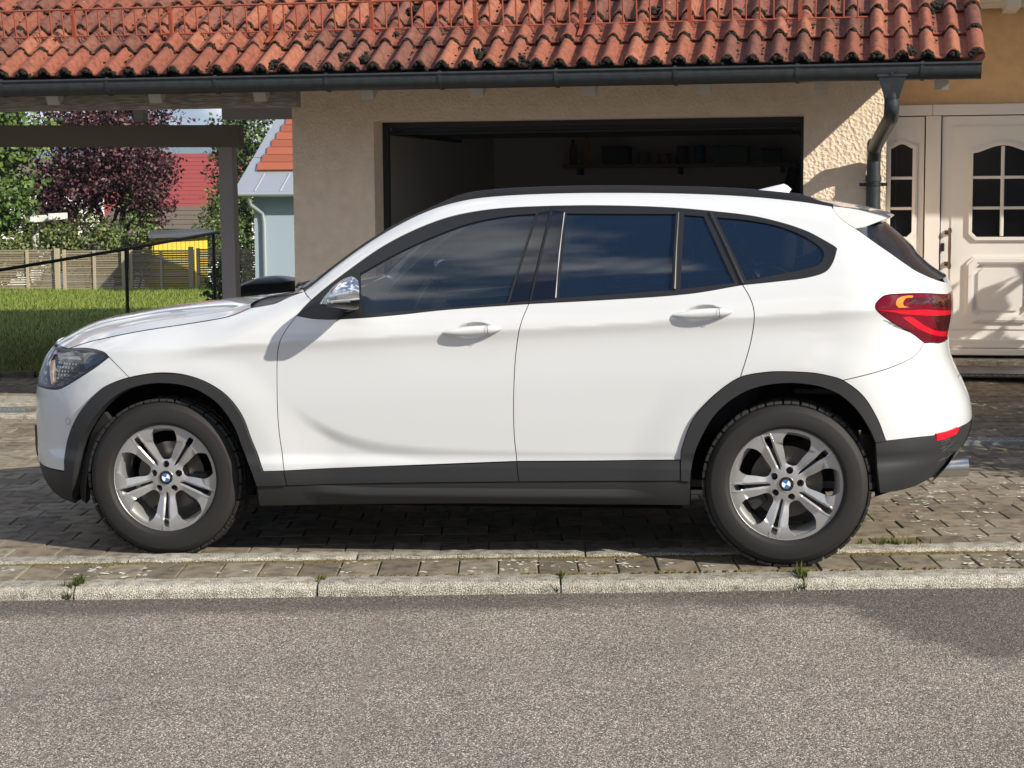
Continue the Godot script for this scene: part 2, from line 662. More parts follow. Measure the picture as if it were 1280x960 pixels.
	bump(plaster, noise_tex(CEL, 0.11, null, 512, 52, 2, FastNoiseLite.RETURN_DISTANCE), 0.7)
	var orange := mat("ochre_plaster", lin(0.76, 0.50, 0.26), 0.92)
	orange.albedo_texture = plaster.albedo_texture
	tri_map(orange, 0.7)
	bump(orange, noise_tex(CEL, 0.05, null, 512, 53, 2, FastNoiseLite.RETURN_DISTANCE), 0.5)
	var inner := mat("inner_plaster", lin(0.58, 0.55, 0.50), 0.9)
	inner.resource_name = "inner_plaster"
	mat("garage_floor", lin(0.10, 0.098, 0.094), 0.8)
	mat("dark_metal", lin(0.020, 0.020, 0.021), 0.45, 0.3)
	var gutter := mat("painted_zinc", lin(0.050, 0.060, 0.064), 0.42, 0.25)
	overlay(tri_map(gutter, 1.0), noise_tex(SIM, 0.03, [[0.0, Color(0.72, 0.72, 0.72)], [1.0, Color(1, 1, 1)]], 256, 57, 4))
	gutter.uv2_triplanar = true
	gutter.uv2_scale = Vector3.ONE * 1.5
	var wood := mat("weathered_wood", lin(0.52, 0.49, 0.43), 0.85)
	wood.albedo_texture = noise_tex(SIM, 0.03, [[0.0, Color(0.6, 0.58, 0.55)], [1.0, Color(1, 1, 1)]], 512, 58, 4)
	wood.uv1_triplanar = true
	wood.uv1_scale = Vector3(0.4, 5.0, 5.0)
	mat("beam_dark", lin(0.17, 0.15, 0.125), 0.85)
	mat("post_grey", lin(0.34, 0.33, 0.345), 0.7)
	mat("white_wood", lin(0.70, 0.69, 0.66), 0.55)
	mat("grey_white_wood", lin(0.55, 0.53, 0.49), 0.7)
	mat("deck_wood", lin(0.26, 0.215, 0.16), 0.85)
	for i in 6:
		var k: Array = [[0.265, 0.091, 0.057], [0.22, 0.073, 0.048], [0.315, 0.118, 0.076], [0.165, 0.064, 0.048], [0.25, 0.080, 0.052], [0.205, 0.082, 0.062]][i]
		var p := mat("clay_tile_%d" % i, lin(k[0] * 1.06, k[1] * 1.02, k[2] * 0.92), 0.78)
		p.albedo_texture = noise_tex(SIM, 0.035, [[0.0, Color(0.36, 0.34, 0.31)], [0.26, Color(0.74, 0.71, 0.67)], [0.5, Color(0.92, 0.90, 0.88)], [0.8, Color(1, 1, 1)], [1.0, Color(1.0, 0.95, 0.88)]], 256, 61 + i, 5)
		tri_map(p, 2.2, true)
		bump(p, grit, 0.12)
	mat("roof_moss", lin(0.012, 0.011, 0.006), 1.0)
	mat("roof_lichen", lin(0.62, 0.60, 0.52), 1.0)
	var guard := mat("guard_red", lin(0.30, 0.072, 0.036), 0.45)
	mat("door_white", lin(0.66, 0.635, 0.61), 0.35)
	mat("door_glass", lin(0.003, 0.003, 0.004), 0.12).metallic_specular = 0.35
	mat("aged_bronze", lin(0.16, 0.12, 0.085), 0.35, 0.9)
	# --- garden
	for i in 3:
		var k: Array = [[0.23, 0.185, 0.125], [0.19, 0.15, 0.105], [0.27, 0.225, 0.155]][i]
		mat("fence_slat_%d" % i, lin(k[0], k[1], k[2]), 0.9)
	mat("fence_post", lin(0.38, 0.32, 0.22), 0.85)
	mat("rail_iron", lin(0.035, 0.032, 0.032), 0.5, 0.3)
	var leaf := mat("leaves", Color.WHITE, 0.55)
	leaf.vertex_color_use_as_albedo = true
	leaf.backlight_enabled = true
	leaf.backlight = Color(0.42, 0.42, 0.42)
	var bark := mat("bark", lin(0.085, 0.07, 0.056), 0.95)
	bark.albedo_texture = noise_tex(SIM, 0.05, [[0.0, Color(0.3, 0.3, 0.3)], [1.0, Color(1, 1, 1)]], 256, 71, 4)
	bark.uv1_triplanar = true
	bark.uv1_scale = Vector3(4, 1, 4)
	mat("pale_wall", lin(0.30, 0.37, 0.43), 0.9)
	mat("white_wall", lin(0.80, 0.79, 0.76), 0.9)
	mat("yellow_boards", lin(0.70, 0.50, 0.05), 0.7)
	mat("sheet_metal", lin(0.46, 0.50, 0.54), 0.38, 0.55)
	mat("red_tile_a", lin(0.31, 0.088, 0.045), 0.8)
	mat("red_tile_b", lin(0.265, 0.072, 0.04), 0.8)
	mat("raspberry_tile", lin(0.25, 0.045, 0.042), 0.7)
	mat("brown_tile", lin(0.145, 0.115, 0.085), 0.9)
	mat("roof_felt", lin(0.06, 0.066, 0.075), 0.6)
	mat("bin_plastic", lin(0.012, 0.013, 0.016), 0.35)
	# --- garage stores
	for k in [["store_brown", 0.10, 0.055, 0.03], ["store_blue", 0.03, 0.05, 0.11], ["store_green", 0.035, 0.07, 0.04], ["store_grey", 0.10, 0.10, 0.10], ["store_ochre", 0.20, 0.11, 0.03], ["store_dark", 0.02, 0.02, 0.022], ["store_white", 0.35, 0.34, 0.32]]:
		mat(k[0], lin(k[1] * 1.8, k[2] * 1.8, k[3] * 1.8), 0.6)

# ---------------------------------------------------------------- ground
# height of the forecourt at distance d (= -z) and side x
func yard(x: float, d: float) -> float:
	var t := clampf((d - 9.6) / 4.2, 0.0, 1.0)
	return GRADE * x + lerpf(0.05, 0.235, smoothstep(-2.2, 2.4, x)) * t * t * (3.0 - 2.0 * t)

func lawn_height(x: float, d: float) -> float:
	return lerpf(0.05, -0.53, clampf((d - 16.0) / 24.0, 0.0, 1.0)) + 0.02 * sin(x * 0.9) * clampf((d - 15.0) / 3.0, 0.0, 1.0)

func ground() -> void:
	# the street: one gently graded sheet with soft tree shade painted into its colours by the kerb
	var mb := MB.new()
	mb.colored = true
	var rows := []
	var zs := []
	var z := -7.30
	while z < 30.0:
		zs.append(z)
		z += 0.05 if z < -4.2 else (0.4 if z < 0.0 else 6.0)
	var xs := []
	var x := -60.0
	while x <= 60.0:
		xs.append(x)
		x += 0.06 if x >= 0.2 and x < 3.4 else (0.5 if absf(x) < 6.0 else 6.0)
	var painted_shade := func(px: float, pz: float) -> float:
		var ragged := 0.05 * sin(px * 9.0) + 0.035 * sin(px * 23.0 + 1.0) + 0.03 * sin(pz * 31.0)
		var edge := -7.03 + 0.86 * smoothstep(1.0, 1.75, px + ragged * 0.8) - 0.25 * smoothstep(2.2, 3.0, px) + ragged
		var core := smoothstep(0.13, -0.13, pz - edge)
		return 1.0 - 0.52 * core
	var cols := []
	for zz in zs:
		var line := []
		var cl := []
		for xx in xs:
			line.append(Vector3(xx, GRADE * xx - 0.055, zz))
			var k: float = painted_shade.call(xx, zz)
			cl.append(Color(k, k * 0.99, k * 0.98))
		rows.append(line)
		cols.append(cl)
	var arr := []
	arr.resize(Mesh.ARRAY_MAX)
	var vv := PackedVector3Array()
	var nn := PackedVector3Array()
	var cc := PackedColorArray()
	var ii := PackedInt32Array()
	for i in rows.size():
		for j in xs.size():
			vv.append(rows[i][j])
			nn.append(Vector3.UP)
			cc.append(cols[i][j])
	for i in rows.size() - 1:
		for j in xs.size() - 1:
			var a := i * xs.size() + j
			var b := a + xs.size()
			ii.append_array([a, a + 1, b, a + 1, b + 1, b])
	arr[Mesh.ARRAY_VERTEX] = vv
	arr[Mesh.ARRAY_NORMAL] = nn
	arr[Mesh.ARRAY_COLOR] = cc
	arr[Mesh.ARRAY_INDEX] = ii
	var am := ArrayMesh.new()
	am.add_surface_from_arrays(Mesh.PRIMITIVE_TRIANGLES, arr)
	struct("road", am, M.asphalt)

	# loose chips and grit along the gutter line
	var chip := MB.new()
	chip.rbox(Vector3.ZERO, Vector3(0.008, 0.005, 0.006), 0.002, Basis.IDENTITY, 1)
	var spots := []
	for i in 260:
		var px := rng.randf_range(-2.4, 2.6)
		var pz := -7.27 + absf(rng.randfn(0.0, 0.055)) + 0.012
		spots.append(Transform3D(Basis(Vector3.UP, rng.randf() * TAU).scaled(Vector3.ONE * rng.randf_range(0.4, 1.3)), Vector3(px, GRADE * px - 0.053, pz)))
	var grit := many(self, "gravel", chip.mesh(), M["paver_0"], spots)
	tag(grit, "pale grit lying on the road along the kerb", "gravel")

	# terrain behind, down to the valley and out to the horizon
	var land := MB.new()
	var prof := []
	for d in [13.5, 14.2, 15.2, 16.0, 20.0, 26.0, 32.0, 40.0, 48.0, 60.0, 90.0, 160.0, 300.0, 700.0, 1500.0, 4000.0, 8000.0]:
		var line := []
		for i in 25:
			var fx := (i - 12) / 12.0
			var px: float = fx * (14.0 + d * 1.1)
			var py := lawn_height(px, d) if d <= 40.0 else lerpf(-0.53, -9.0, clampf((d - 40.0) / 200.0, 0.0, 1.0))
			if d < 15.5:
				py = minf(py, yard(px, d) - 0.06)
			line.append(Vector3(px, py - 0.03, -d))
		prof.append(line)
	land.grid(prof, Vector3.UP)
	struct("terrain", land, M.far_field)

	# a wooded ridge far across the valley
	var hill := MB.new()
	var hr := []
	for k in 9:
		var line := []
		for i in 61:
			var px := -3000.0 + i * 100.0
			var top := 84.0 + 12.0 * sin(px * 0.0021 + 0.6) + 9.0 * sin(px * 0.0083) + 4.0 * sin(px * 0.021)
			var t := k / 8.0
			line.append(Vector3(px, -12.0 + (top + 12.0) * sin(t * PI * 0.5), -2300.0 - 700.0 * t))
		hr.append(line)
	hill.grid(hr, Vector3(0, 1, 1))
	struct("hills", hill, M.hill_forest)

	# lawn behind the carport
	var lm := MB.new()
	var lr := []
	for i in 26:
		var d := 15.35 + i
		var line := []
		for j in 25:
			var px := -16.0 + j * 0.7
			line.append(Vector3(px, lawn_height(px, d), -d))
		lr.append(line)
	lm.grid(lr, Vector3.UP)
	struct("lawn", lm, M.garden_soil)
	var edge := MB.new()
	for i in 9:
		edge.box(Vector3(-8.5 + 1.0 * i, 0.015, -15.40), Vector3(0.985, 0.13, 0.07), Basis.IDENTITY, 0.008)
	struct("path", edge, M["paver_3"])
	var tuft := MB.new()
	tuft.colored = true
	for k in 6:
		var a := TAU * k / 6.0 + 0.3
		var lean := Vector3(cos(a), 0, sin(a)) * (0.018 + 0.012 * (k % 3))
		var side := Vector3(-sin(a), 0, cos(a)) * 0.004
		var root := Vector3(cos(a * 2.0), 0, sin(a * 1.7)) * 0.012
		var hh := 0.045 + 0.012 * (k % 4)
		tuft.col = Color(0.85 + 0.15 * (k % 2), 1.0, 0.8)
		tuft.tri(root - side, root + side, root + lean + Vector3.UP * hh, Vector3.UP, Vector3.UP, Vector3.UP)
	var gs := []
	var gt := []
	for i in 58000:
		var d := 15.4 + 24.3 * pow(rng.randf(), 1.25)
		var px := rng.randf_range(-0.40 * d - 0.4, -0.10 * d)
		gs.append(Transform3D(Basis(Vector3.UP, rng.randf() * TAU).scaled(Vector3(1.3, 1.0, 1.3) * rng.randf_range(0.5, 1.0) * (1.0 + (d - 15.0) * 0.02)), Vector3(px, lawn_height(px, d) - 0.004, -d)))
		var k := rng.randf_range(0.7, 1.25)
		var dry := rng.randf() * 0.35
		gt.append(Color((0.30 + 0.16 * dry) * k, 0.38 * k, 0.085 * k))
	var grass := many(self, "grass", tuft.mesh(), M.leaves, gs, gt)
	tag(grass, "short green lawn between the carport and the slatted fence", "grass")

# ---------------------------------------------------------------- kerbs and paving
func kerb_stone(len: float, depth: float, height: float, rad: float, sd: int) -> ArrayMesh:
	# rough granite block: rounded front edge, a little uneven along its length; front faces +z, top at y = 0
	var r := RandomNumberGenerator.new()
	r.seed = sd
	var mb := MB.new()
	var prof := []
	prof.append(Vector2(-depth * 0.5, -0.06))
	prof.append(Vector2(-depth * 0.5, -0.012))
	prof.append(Vector2(-depth * 0.5 + 0.012, 0.0))
	prof.append(Vector2(0.0, 0.001))
	for k in 6:
		var a := PI * 0.5 * k / 5.0
		prof.append(Vector2(depth * 0.5 - rad + sin(a) * rad, -rad + cos(a) * rad))
	prof.append(Vector2(depth * 0.5 + 0.004, -height - 0.05))
	var rows := []
	var n := 26
	for i in n + 1:
		var x := -len * 0.5 + len * i / n
		var endk := minf(1.0, minf(float(i), float(n - i)) / 1.0)
		var line := []
		for p in prof:
			var wob := Vector2(r.randf_range(-0.0035, 0.0035), r.randf_range(-0.003, 0.0025))
			var q: Vector2 = p + wob
			if endk < 1.0:
				q = Vector2(q.x * 0.985, q.y - 0.006)
			line.append(Vector3(x, q.y, q.x))
		rows.append(line)
	mb.grid(rows, Vector3(0, 1, 0.8))
	for s in [0, n]:
		var nn := Vector3(-1 if s == 0 else 1, 0, 0)
		for k in prof.size() - 2:
			mb.tri(rows[s][0], rows[s][k + 1], rows[s][k + 2], nn, nn, nn)
	return mb.mesh()

func driveway() -> void:
	var tilt := Basis(Vector3.BACK, GRADE)
	# front kerb: stones one metre long, the first joint seen left of the front wheel
	var kerb := Node3D.new()
	kerb.name = "front_kerb"
	kerb.set_meta("kind", "structure")
	add_child(kerb)
	var rear := Node3D.new()
	rear.name = "back_kerb"
	rear.set_meta("kind", "structure")
	add_child(rear)
	var ks := []
	for i in 4:
		ks.append(kerb_stone(0.972, 0.155, 0.052, 0.034, 100 + i))
	var k2 := []
	for i in 4:
		k2.append(kerb_stone(0.972, 0.13, 0.02, 0.014, 120 + i))
	for i in range(-12, 13):
		var x := -1.77 + 0.98 * (i + 2) - 0.49
		var o := put(kerb, "kerb_stone", ks[posmod(i * 3, 4)], M["kerb_granite_%d" % posmod(i * 7, 3)])
		o.transform = Transform3D(tilt * Basis(Vector3.UP, 0.009 * sin(i * 2.3)) * Basis(Vector3.BACK, 0.004 * sin(i * 4.1)), Vector3(x, GRADE * x - 0.004 + 0.004 * sin(i * 5.1), -7.345))
		var e := put(rear, "kerb_stone", k2[posmod(i * 3 + 1, 4)], M["kerb_granite_%d" % posmod(i * 5 + 1, 3)])
		var x2 := x + 0.12
		e.transform = Transform3D(tilt * Basis(Vector3.UP, 0.005 * sin(i * 1.7)), Vector3(x2, GRADE * x2 + 0.010 + 0.003 * sin(i * 3.7), -7.815))
	# bedding under strip and yard
	var bed := MB.new()
	var rows := []
	for d in [7.40, 7.75, 7.88, 8.5, 9.0, 9.6, 10.2, 10.8, 11.4, 12.0, 12.6, 13.2, 13.8, 14.6, 15.4]:
		var line := []
		for i in 21:
			var x := -7.0 + i * 0.7
			line.append(Vector3(x, yard(x, d) - 0.010 - (0.012 if d < 7.8 else 0.0), -d))
		rows.append(line)
	bed.grid(rows, Vector3.UP)
	var base := struct("driveway", bed, M.joint_sand)
	# strip of pavers between the two kerbs
	var strip := Node3D.new()
	strip.name = "paved_strip"
	strip.set_meta("kind", "structure")
	add_child(strip)
	var pm := []
	for i in 5:
		pm.append(paver(0.161, 0.294, 200 + i))
	for i in range(-30, 31):
		var x := 0.166 * i + 0.02
		var o := put(strip, "paver", pm[posmod(i * 3, 5)], M["paver_%d" % posmod(i * i + 2 * i, 6)])
		o.transform = Transform3D(tilt * Basis(Vector3.RIGHT, rng.randf_range(-0.012, 0.012)) * Basis(Vector3.BACK, rng.randf_range(-0.012, 0.012)), Vector3(x, GRADE * x - 0.006 + rng.randf_range(-0.002, 0.003), -7.578))
	# yard pavers in running bond; those in plain view are pieces, the others one mass
	var ym := []
	for i in 5:
		ym.append(paver(0.2075, 0.1995, 210 + i))
	var rest := {}
	var d := 7.985
	var row := 0
	var count := 0
	while d < 15.3:
		var off := 0.1055 * (row % 2) + 0.012 * sin(row * 2.1)
		for i in range(-26, 24):
			var x := 0.211 * i + off
			var u := 640.0 + 2300.0 * x / d
			if u < -420.0 or u > 1900.0:
				continue
			var y := yard(x, d) + rng.randf_range(-0.002, 0.003)
			var slope := (yard(x, d + 0.1) - yard(x, d - 0.1)) / 0.2
			var t := Transform3D(tilt * Basis(Vector3.RIGHT, slope + rng.randf_range(-0.010, 0.010)) * Basis(Vector3.BACK, rng.randf_range(-0.010, 0.010)), Vector3(x, y, -d))
			var k := posmod(i * 5 + row * 3 + (i * row) % 7, 6)
			var shown := (u > 1040.0 and u < 1300.0 and d < 13.6) or (u > -20.0 and u < 60.0 and d < 12.0) or (u > -20.0 and u < 110.0 and d < 8.6)
			if shown and count < 295:
				count += 1
				var o := put(base, "paver", ym[posmod(i + row, 5)], M["paver_%d" % k])
				o.transform = t
			else:
				if not rest.has(k):
					rest[k] = []
				rest[k].append(t)
		d += 0.203
		row += 1
	for k in rest:
		many(base, "pavers", ym[k % 5], M["paver_%d" % k], rest[k])

func paver(w: float, l: float, sd: int) -> ArrayMesh:
	var r := RandomNumberGenerator.new()
	r.seed = sd
	var mb := MB.new()
	var b := 0.0035
	# chamfered top with slightly worn, uneven corners
	var o := []
	var t := []
	for q in [Vector2(-1, -1), Vector2(1, -1), Vector2(1, 1), Vector2(-1, 1)]:
		o.append(Vector3(q.x * w * 0.5, -0.05, q.y * l * 0.5))
		var j := Vector2(r.randf_range(0.7, 1.6), r.randf_range(0.7, 1.6)) * b
		t.append(Vector3(q.x * (w * 0.5 - j.x), r.randf_range(-0.001, 0.001), q.y * (l * 0.5 - j.y)))
	mb.quad(t[0], t[1], t[2], t[3], Vector3.UP)
	for i in 4:
		var k := (i + 1) % 4
		var a: Vector3 = o[i] + Vector3(0, 0.043, 0)
		var c: Vector3 = o[k] + Vector3(0, 0.043, 0)
		var out := ((a + c) * 0.5 * Vector3(1, 0, 1)).normalized()
		out = Vector3(signf(out.x), 0, 0) if absf(out.x) * l > absf(out.z) * w else Vector3(0, 0, signf(out.z))
		mb.quad(t[i], t[k], c, a, (out + Vector3.UP).normalized())
		mb.quad(a, c, o[k], o[i], out)
	return mb.mesh()

# ---------------------------------------------------------------- garage
func house_frame(o: Node3D) -> Node3D:
	o.transform = Transform3D(Basis(Vector3.UP, -HOUSE_YAW), HOUSE_AT)
	return o

# one double-roll clay pan: w wide, l long, lower end at z = 0, rising towards -z in its own plane
func clay_pan(w: float, l: float, sd: int) -> ArrayMesh:
	var r := RandomNumberGenerator.new()
	r.seed = sd
	var mb := MB.new()
	var line := []
	var roll := w * 0.5
	var pts := []
	for k in 2:
		var x0 := -w * 0.5 + k * roll
		var hgt := 0.056 * r.randf_range(0.95, 1.05)
		for j in 8:
			var t := j / 7.0
			pts.append(Vector2(x0 + roll * 0.57 * (0.5 - 0.5 * cos(t * PI)), hgt * pow(sin((0.5 - 0.5 * cos(t * PI)) * PI), 0.62)))
		pts.append(Vector2(x0 + roll * 0.62, -0.003))
		pts.append(Vector2(x0 + roll * 0.94, -0.004))
	pts.append(Vector2(w * 0.5, 0.0))
	var rows := []
	var under := []
	for i in 3:
		var z := -l * i / 2.0
		var lift := 0.030 * (1.0 - i / 2.0)
		line = []
		var low := []
		for p in pts:
			line.append(Vector3(p.x, p.y + lift, z))
			low.append(Vector3(p.x, p.y + lift - 0.016, z))
		rows.append(line)
		under.append(low)
	mb.grid(rows, Vector3.UP)
	mb.grid(under, Vector3.DOWN)
	# rounded nose
	for j in pts.size() - 1:
		var a: Vector3 = rows[0][j]
		var b: Vector3 = rows[0][j + 1]
		var c: Vector3 = under[0][j + 1]
		var e: Vector3 = under[0][j]
		var m1 := a.lerp(e, 0.45) + Vector3(0, 0, 0.007)
		var m2 := b.lerp(c, 0.45) + Vector3(0, 0, 0.007)
		mb.quadn(a, b, m2, m1, Vector3(0, 0.8, 0.6), Vector3(0, 0.8, 0.6), Vector3(0, 0, 1), Vector3(0, 0, 1))
		mb.quadn(m1, m2, c, e, Vector3(0, 0, 1), Vector3(0, 0, 1), Vector3(0, -0.8, 0.6), Vector3(0, -0.8, 0.6))
	return mb.mesh()

const ROOF_PITCH := 0.50
const EAVE_Y := 2.312
const EAVE_N := 0.03

func roof_at(l: float, up: float, lift := 0.0) -> Vector3:
	return Vector3(l, EAVE_Y + up * sin(ROOF_PITCH) + lift * cos(ROOF_PITCH), EAVE_N - up * cos(ROOF_PITCH) + lift * sin(ROOF_PITCH))

func garage() -> void:
	var g := house_frame(thing("garage", "beige plastered garage with open door under a red clay tile roof", "garage"))
	# --- walls (local x along the front, z towards the street); the opening stays open
	var front := MB.new()
	var wl := -1.758
	var wr := 2.354
	var ol := -1.164
	var orr := 1.811
	var oh := 2.045
	front.box(Vector3((wl + ol) * 0.5, 1.1, -1.12), Vector3(ol - wl, 2.5, 0.24))
	front.box(Vector3((wr + orr) * 0.5, 1.1, -1.12), Vector3(wr - orr, 2.5, 0.24))
	front.box(Vector3((ol + orr) * 0.5, (oh + 2.35) * 0.5, -1.12), Vector3(orr - ol, 2.35 - oh, 0.24))
	put(g, "front_wall", front, M.beige_plaster)
	var side := MB.new()
	side.box(Vector3(wl + 0.12, 1.2, -4.12), Vector3(0.24, 2.9, 5.758))
	side.box(Vector3(wr - 0.12, 1.2, -4.12), Vector3(0.24, 2.9, 5.758))
	side.box(Vector3((wl + wr) * 0.5, 1.2, -7.12), Vector3(wr - wl, 2.9, 0.24))
	put(g, "side_wall", side, M.beige_plaster)
	var lining := MB.new()
	lining.box(Vector3(wl + 0.246, 1.2, -4.12), Vector3(0.012, 2.6, 5.75))
	lining.box(Vector3(wr - 0.246, 1.2, -4.12), Vector3(0.012, 2.6, 5.75))
	lining.box(Vector3((wl + wr) * 0.5, 1.2, -6.994), Vector3(wr - wl - 0.5, 2.6, 0.012))
	put(g, "inner_lining", lining, M.inner_plaster)
	var ceil_mb := MB.new()
	ceil_mb.box(Vector3((wl + wr) * 0.5, 2.40, -4.05), Vector3(wr - wl, 0.1, 5.9))
	put(g, "ceiling", ceil_mb, M.inner_plaster)
	var fl := MB.new()
	fl.box(Vector3((wl + wr) * 0.5, 0.13, -4.0), Vector3(wr - wl - 0.02, 0.08, 6.0))
	put(g, "floor", fl, M.garage_floor)
	# --- door frame and the raised door
	var fr := MB.new()
	fr.box(Vector3(ol + 0.02, 1.05, -1.262), Vector3(0.045, 1.98, 0.05))
	fr.box(Vector3(orr - 0.012, 1.05, -1.262), Vector3(0.03, 1.98, 0.05))
	fr.box(Vector3((ol + orr) * 0.5, oh - 0.018, -1.262), Vector3(orr - ol - 0.002, 0.04, 0.05))
	put(g, "door_frame", fr, M.dark_metal)
	var gd := put(g, "garage_door", door_panel(ol, orr, oh), M.dark_metal)
	var lip := MB.new()
	lip.tube([Vector3(ol + 0.08, oh - 0.078, -1.30), Vector3(orr - 0.06, oh - 0.070, -1.30)], 0.009, 6)
	put(gd, "bottom_seal", lip, M.rubber_seal)
	# --- roof: deck, rafters, tiles
	var deck := MB.new()
	var ridge := 9.0
	var L0 := -7.6
	var L1 := 2.88
	var a := roof_at(L0, 0.02, -0.05)
	var b := roof_at(L1, 0.02, -0.05)
	var c := roof_at(L1, ridge, -0.05)
	var e := roof_at(L0, ridge, -0.05)
	var dn := Vector3(0, cos(ROOF_PITCH), sin(ROOF_PITCH))
	deck.quad(a, b, c, e, dn)
	deck.quad(a - dn * 0.03, b - dn * 0.03, c - dn * 0.03, e - dn * 0.03, -dn)
	deck.quad(a, b, b - dn * 0.03, a - dn * 0.03, Vector3(0, 0, 1))
	deck.quad(b, c, c - dn * 0.03, b - dn * 0.03, Vector3(1, 0, 0))
	deck.quad(a, e, e - dn * 0.03, a - dn * 0.03, Vector3(-1, 0, 0))
	# short rear slope past the ridge
	var back := Vector3(0, -1.2, -2.6)
	deck.quad(e, c, c + back, e + back, Vector3(0, 0.9, -0.4))
	put(g, "roof_deck", deck, M.deck_wood)
	var verge := MB.new()
	var vb := Basis(Vector3.RIGHT, ROOF_PITCH)
	verge.box(roof_at(2.868, ridge * 0.5 + 0.5, -0.085), Vector3(0.024, 0.12, ridge - 1.1), vb)
	put(g, "verge_board", verge, M.weathered_wood)
	var rl := 2.675
	while rl > -7.4:
		var rf := MB.new()
		var len := ridge - 0.25
		rf.box(roof_at(rl, 0.14 + len * 0.5, -0.185), Vector3(0.085, 0.135, len), vb)
		put(g, "rafter", rf, M.grey_white_wood)
		rl -= 0.733
	var tiles := put(g, "roof", ridge_cap(L0, L1, ridge), M["clay_tile_0"])
	var pans := []
	for i in 6:
		pans.append(clay_pan(0.302, 0.43, 300 + i))
	var rest := {}
	var moss := []
	var spots := []
	var cap := verge_roll(0.43)
	for row in 26:
		var vt := Transform3D(vb * Basis(Vector3.BACK, rng.randf_range(-0.03, 0.03)), roof_at(2.868, -0.015 + row * 0.352, 0.014 + rng.randf_range(-0.002, 0.004)))
		var o := put(tiles, "verge_tile", cap, M["clay_tile_%d" % (rng.randi() % 6)])
		o.transform = vt
		for j in 16:
			var q := rng.randf()
			moss.append(vt * Transform3D(Basis(Vector3.UP, rng.randf() * 6.0).scaled(Vector3.ONE * rng.randf_range(0.7, 1.5)), Vector3(-0.045 + 0.09 * q, 0.036 + 0.045 * sin(q * PI) - rng.randf_range(0.0, 0.03), 0.004 + rng.randf_range(-0.01, 0.012))))
	var made := 0
	for row in 26:
		var up := -0.015 + row * 0.352
		for col in 35:
			var l := 2.685 - col * 0.300
			var w := roof_at(l, up, 0.012 + rng.randf_range(-0.003, 0.004))
			var bs := vb * Basis(Vector3.UP, rng.randf_range(-0.012, 0.012)) * Basis(Vector3.BACK, rng.randf_range(-0.012, 0.012))
			var t := Transform3D(bs, w)
			var k := rng.randi() % 6
			if row < 7 and col < 24:
				made += 1
				var o := put(tiles, "tile", pans[(row * 2 + col) % 6], M["clay_tile_%d" % k])
				o.transform = t
				# moss grows under the noses and along the laps
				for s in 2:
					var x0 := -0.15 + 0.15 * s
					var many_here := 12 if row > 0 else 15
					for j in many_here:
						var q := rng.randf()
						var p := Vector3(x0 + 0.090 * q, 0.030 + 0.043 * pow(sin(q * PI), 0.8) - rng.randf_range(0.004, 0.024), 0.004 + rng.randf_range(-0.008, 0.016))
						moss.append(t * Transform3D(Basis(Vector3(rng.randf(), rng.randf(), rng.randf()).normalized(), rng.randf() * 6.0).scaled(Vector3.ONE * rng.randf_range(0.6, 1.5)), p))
					if rng.randf() < 0.6:
						for j in rng.randi_range(1, 7):
							var p := Vector3(x0 + 0.094 + rng.randf_range(-0.006, 0.012), 0.020 + rng.randf_range(-0.004, 0.006), -rng.randf_range(0.0, 0.34))
							moss.append(t * Transform3D(Basis(Vector3.UP, rng.randf() * 6.0).scaled(Vector3.ONE * rng.randf_range(0.35, 0.9)), p))
				if rng.randf() < 0.13:
					var mid := Vector3(rng.randf_range(-0.12, 0.12), 0.045, -rng.randf_range(0.02, 0.2))
					for j in 24:
						var p := mid + Vector3(rng.randfn(0, 0.022), rng.randf_range(-0.02, 0.012), rng.randfn(0, 0.025))
						moss.append(t * Transform3D(Basis(Vector3.UP, rng.randf() * 6.0).scaled(Vector3.ONE * rng.randf_range(0.8, 1.7)), p))
				if rng.randf() < 0.16:
					for j in rng.randi_range(2, 6):
						var p := Vector3(-0.105 + 0.15 * (rng.randi() % 2) + rng.randf_range(-0.02, 0.02), 0.069, -0.02 - rng.randf() * 0.12)
						spots.append(t * Transform3D(Basis(Vector3.UP, rng.randf() * 6.0).scaled(Vector3(1.0, 0.15, 1.0) * rng.randf_range(0.3, 0.8)), p))
			else:
				if not rest.has(k):
					rest[k] = []
				rest[k].append(t)
	for k in rest:
		many(tiles, "tiles", pans[k], M["clay_tile_%d" % k], rest[k])
	var lump := MB.new()
	lump.rbox(Vector3.ZERO, Vector3(0.022, 0.016, 0.020), 0.008, Basis.IDENTITY, 1)
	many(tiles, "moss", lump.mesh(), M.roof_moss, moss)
	many(tiles, "lichen", lump.mesh(), M.roof_lichen, spots)
	gutter_and_pipe(g)
	snow_guard(g)

func verge_roll(l: float) -> ArrayMesh:
	var mb := MB.new()
	var rows := []
	for i in 3:
		var z := -l * i / 2.0
		var lift := 0.032 * (1.0 - i / 2.0)
		var line := []
		for j in 11:
			var a := lerpf(-0.25, 1.25, j / 10.0) * PI
			line.append(Vector3(-cos(a) * 0.050, sin(a) * 0.056 + lift, z))
		rows.append(line)
	mb.grid(rows, Vector3.UP, false)
	for j in 10:
		mb.tri(Vector3(0, rows[0][0].y, 0.0), rows[0][j], rows[0][j + 1], Vector3.BACK, Vector3.BACK, Vector3.BACK)
	return mb.mesh()

func ridge_cap(l0: float, l1: float, ridge: float) -> MB:
	var mb := MB.new()
	mb.tube([roof_at(l0, ridge, 0.02), roof_at(l1, ridge, 0.02)], 0.09, 10)
	return mb

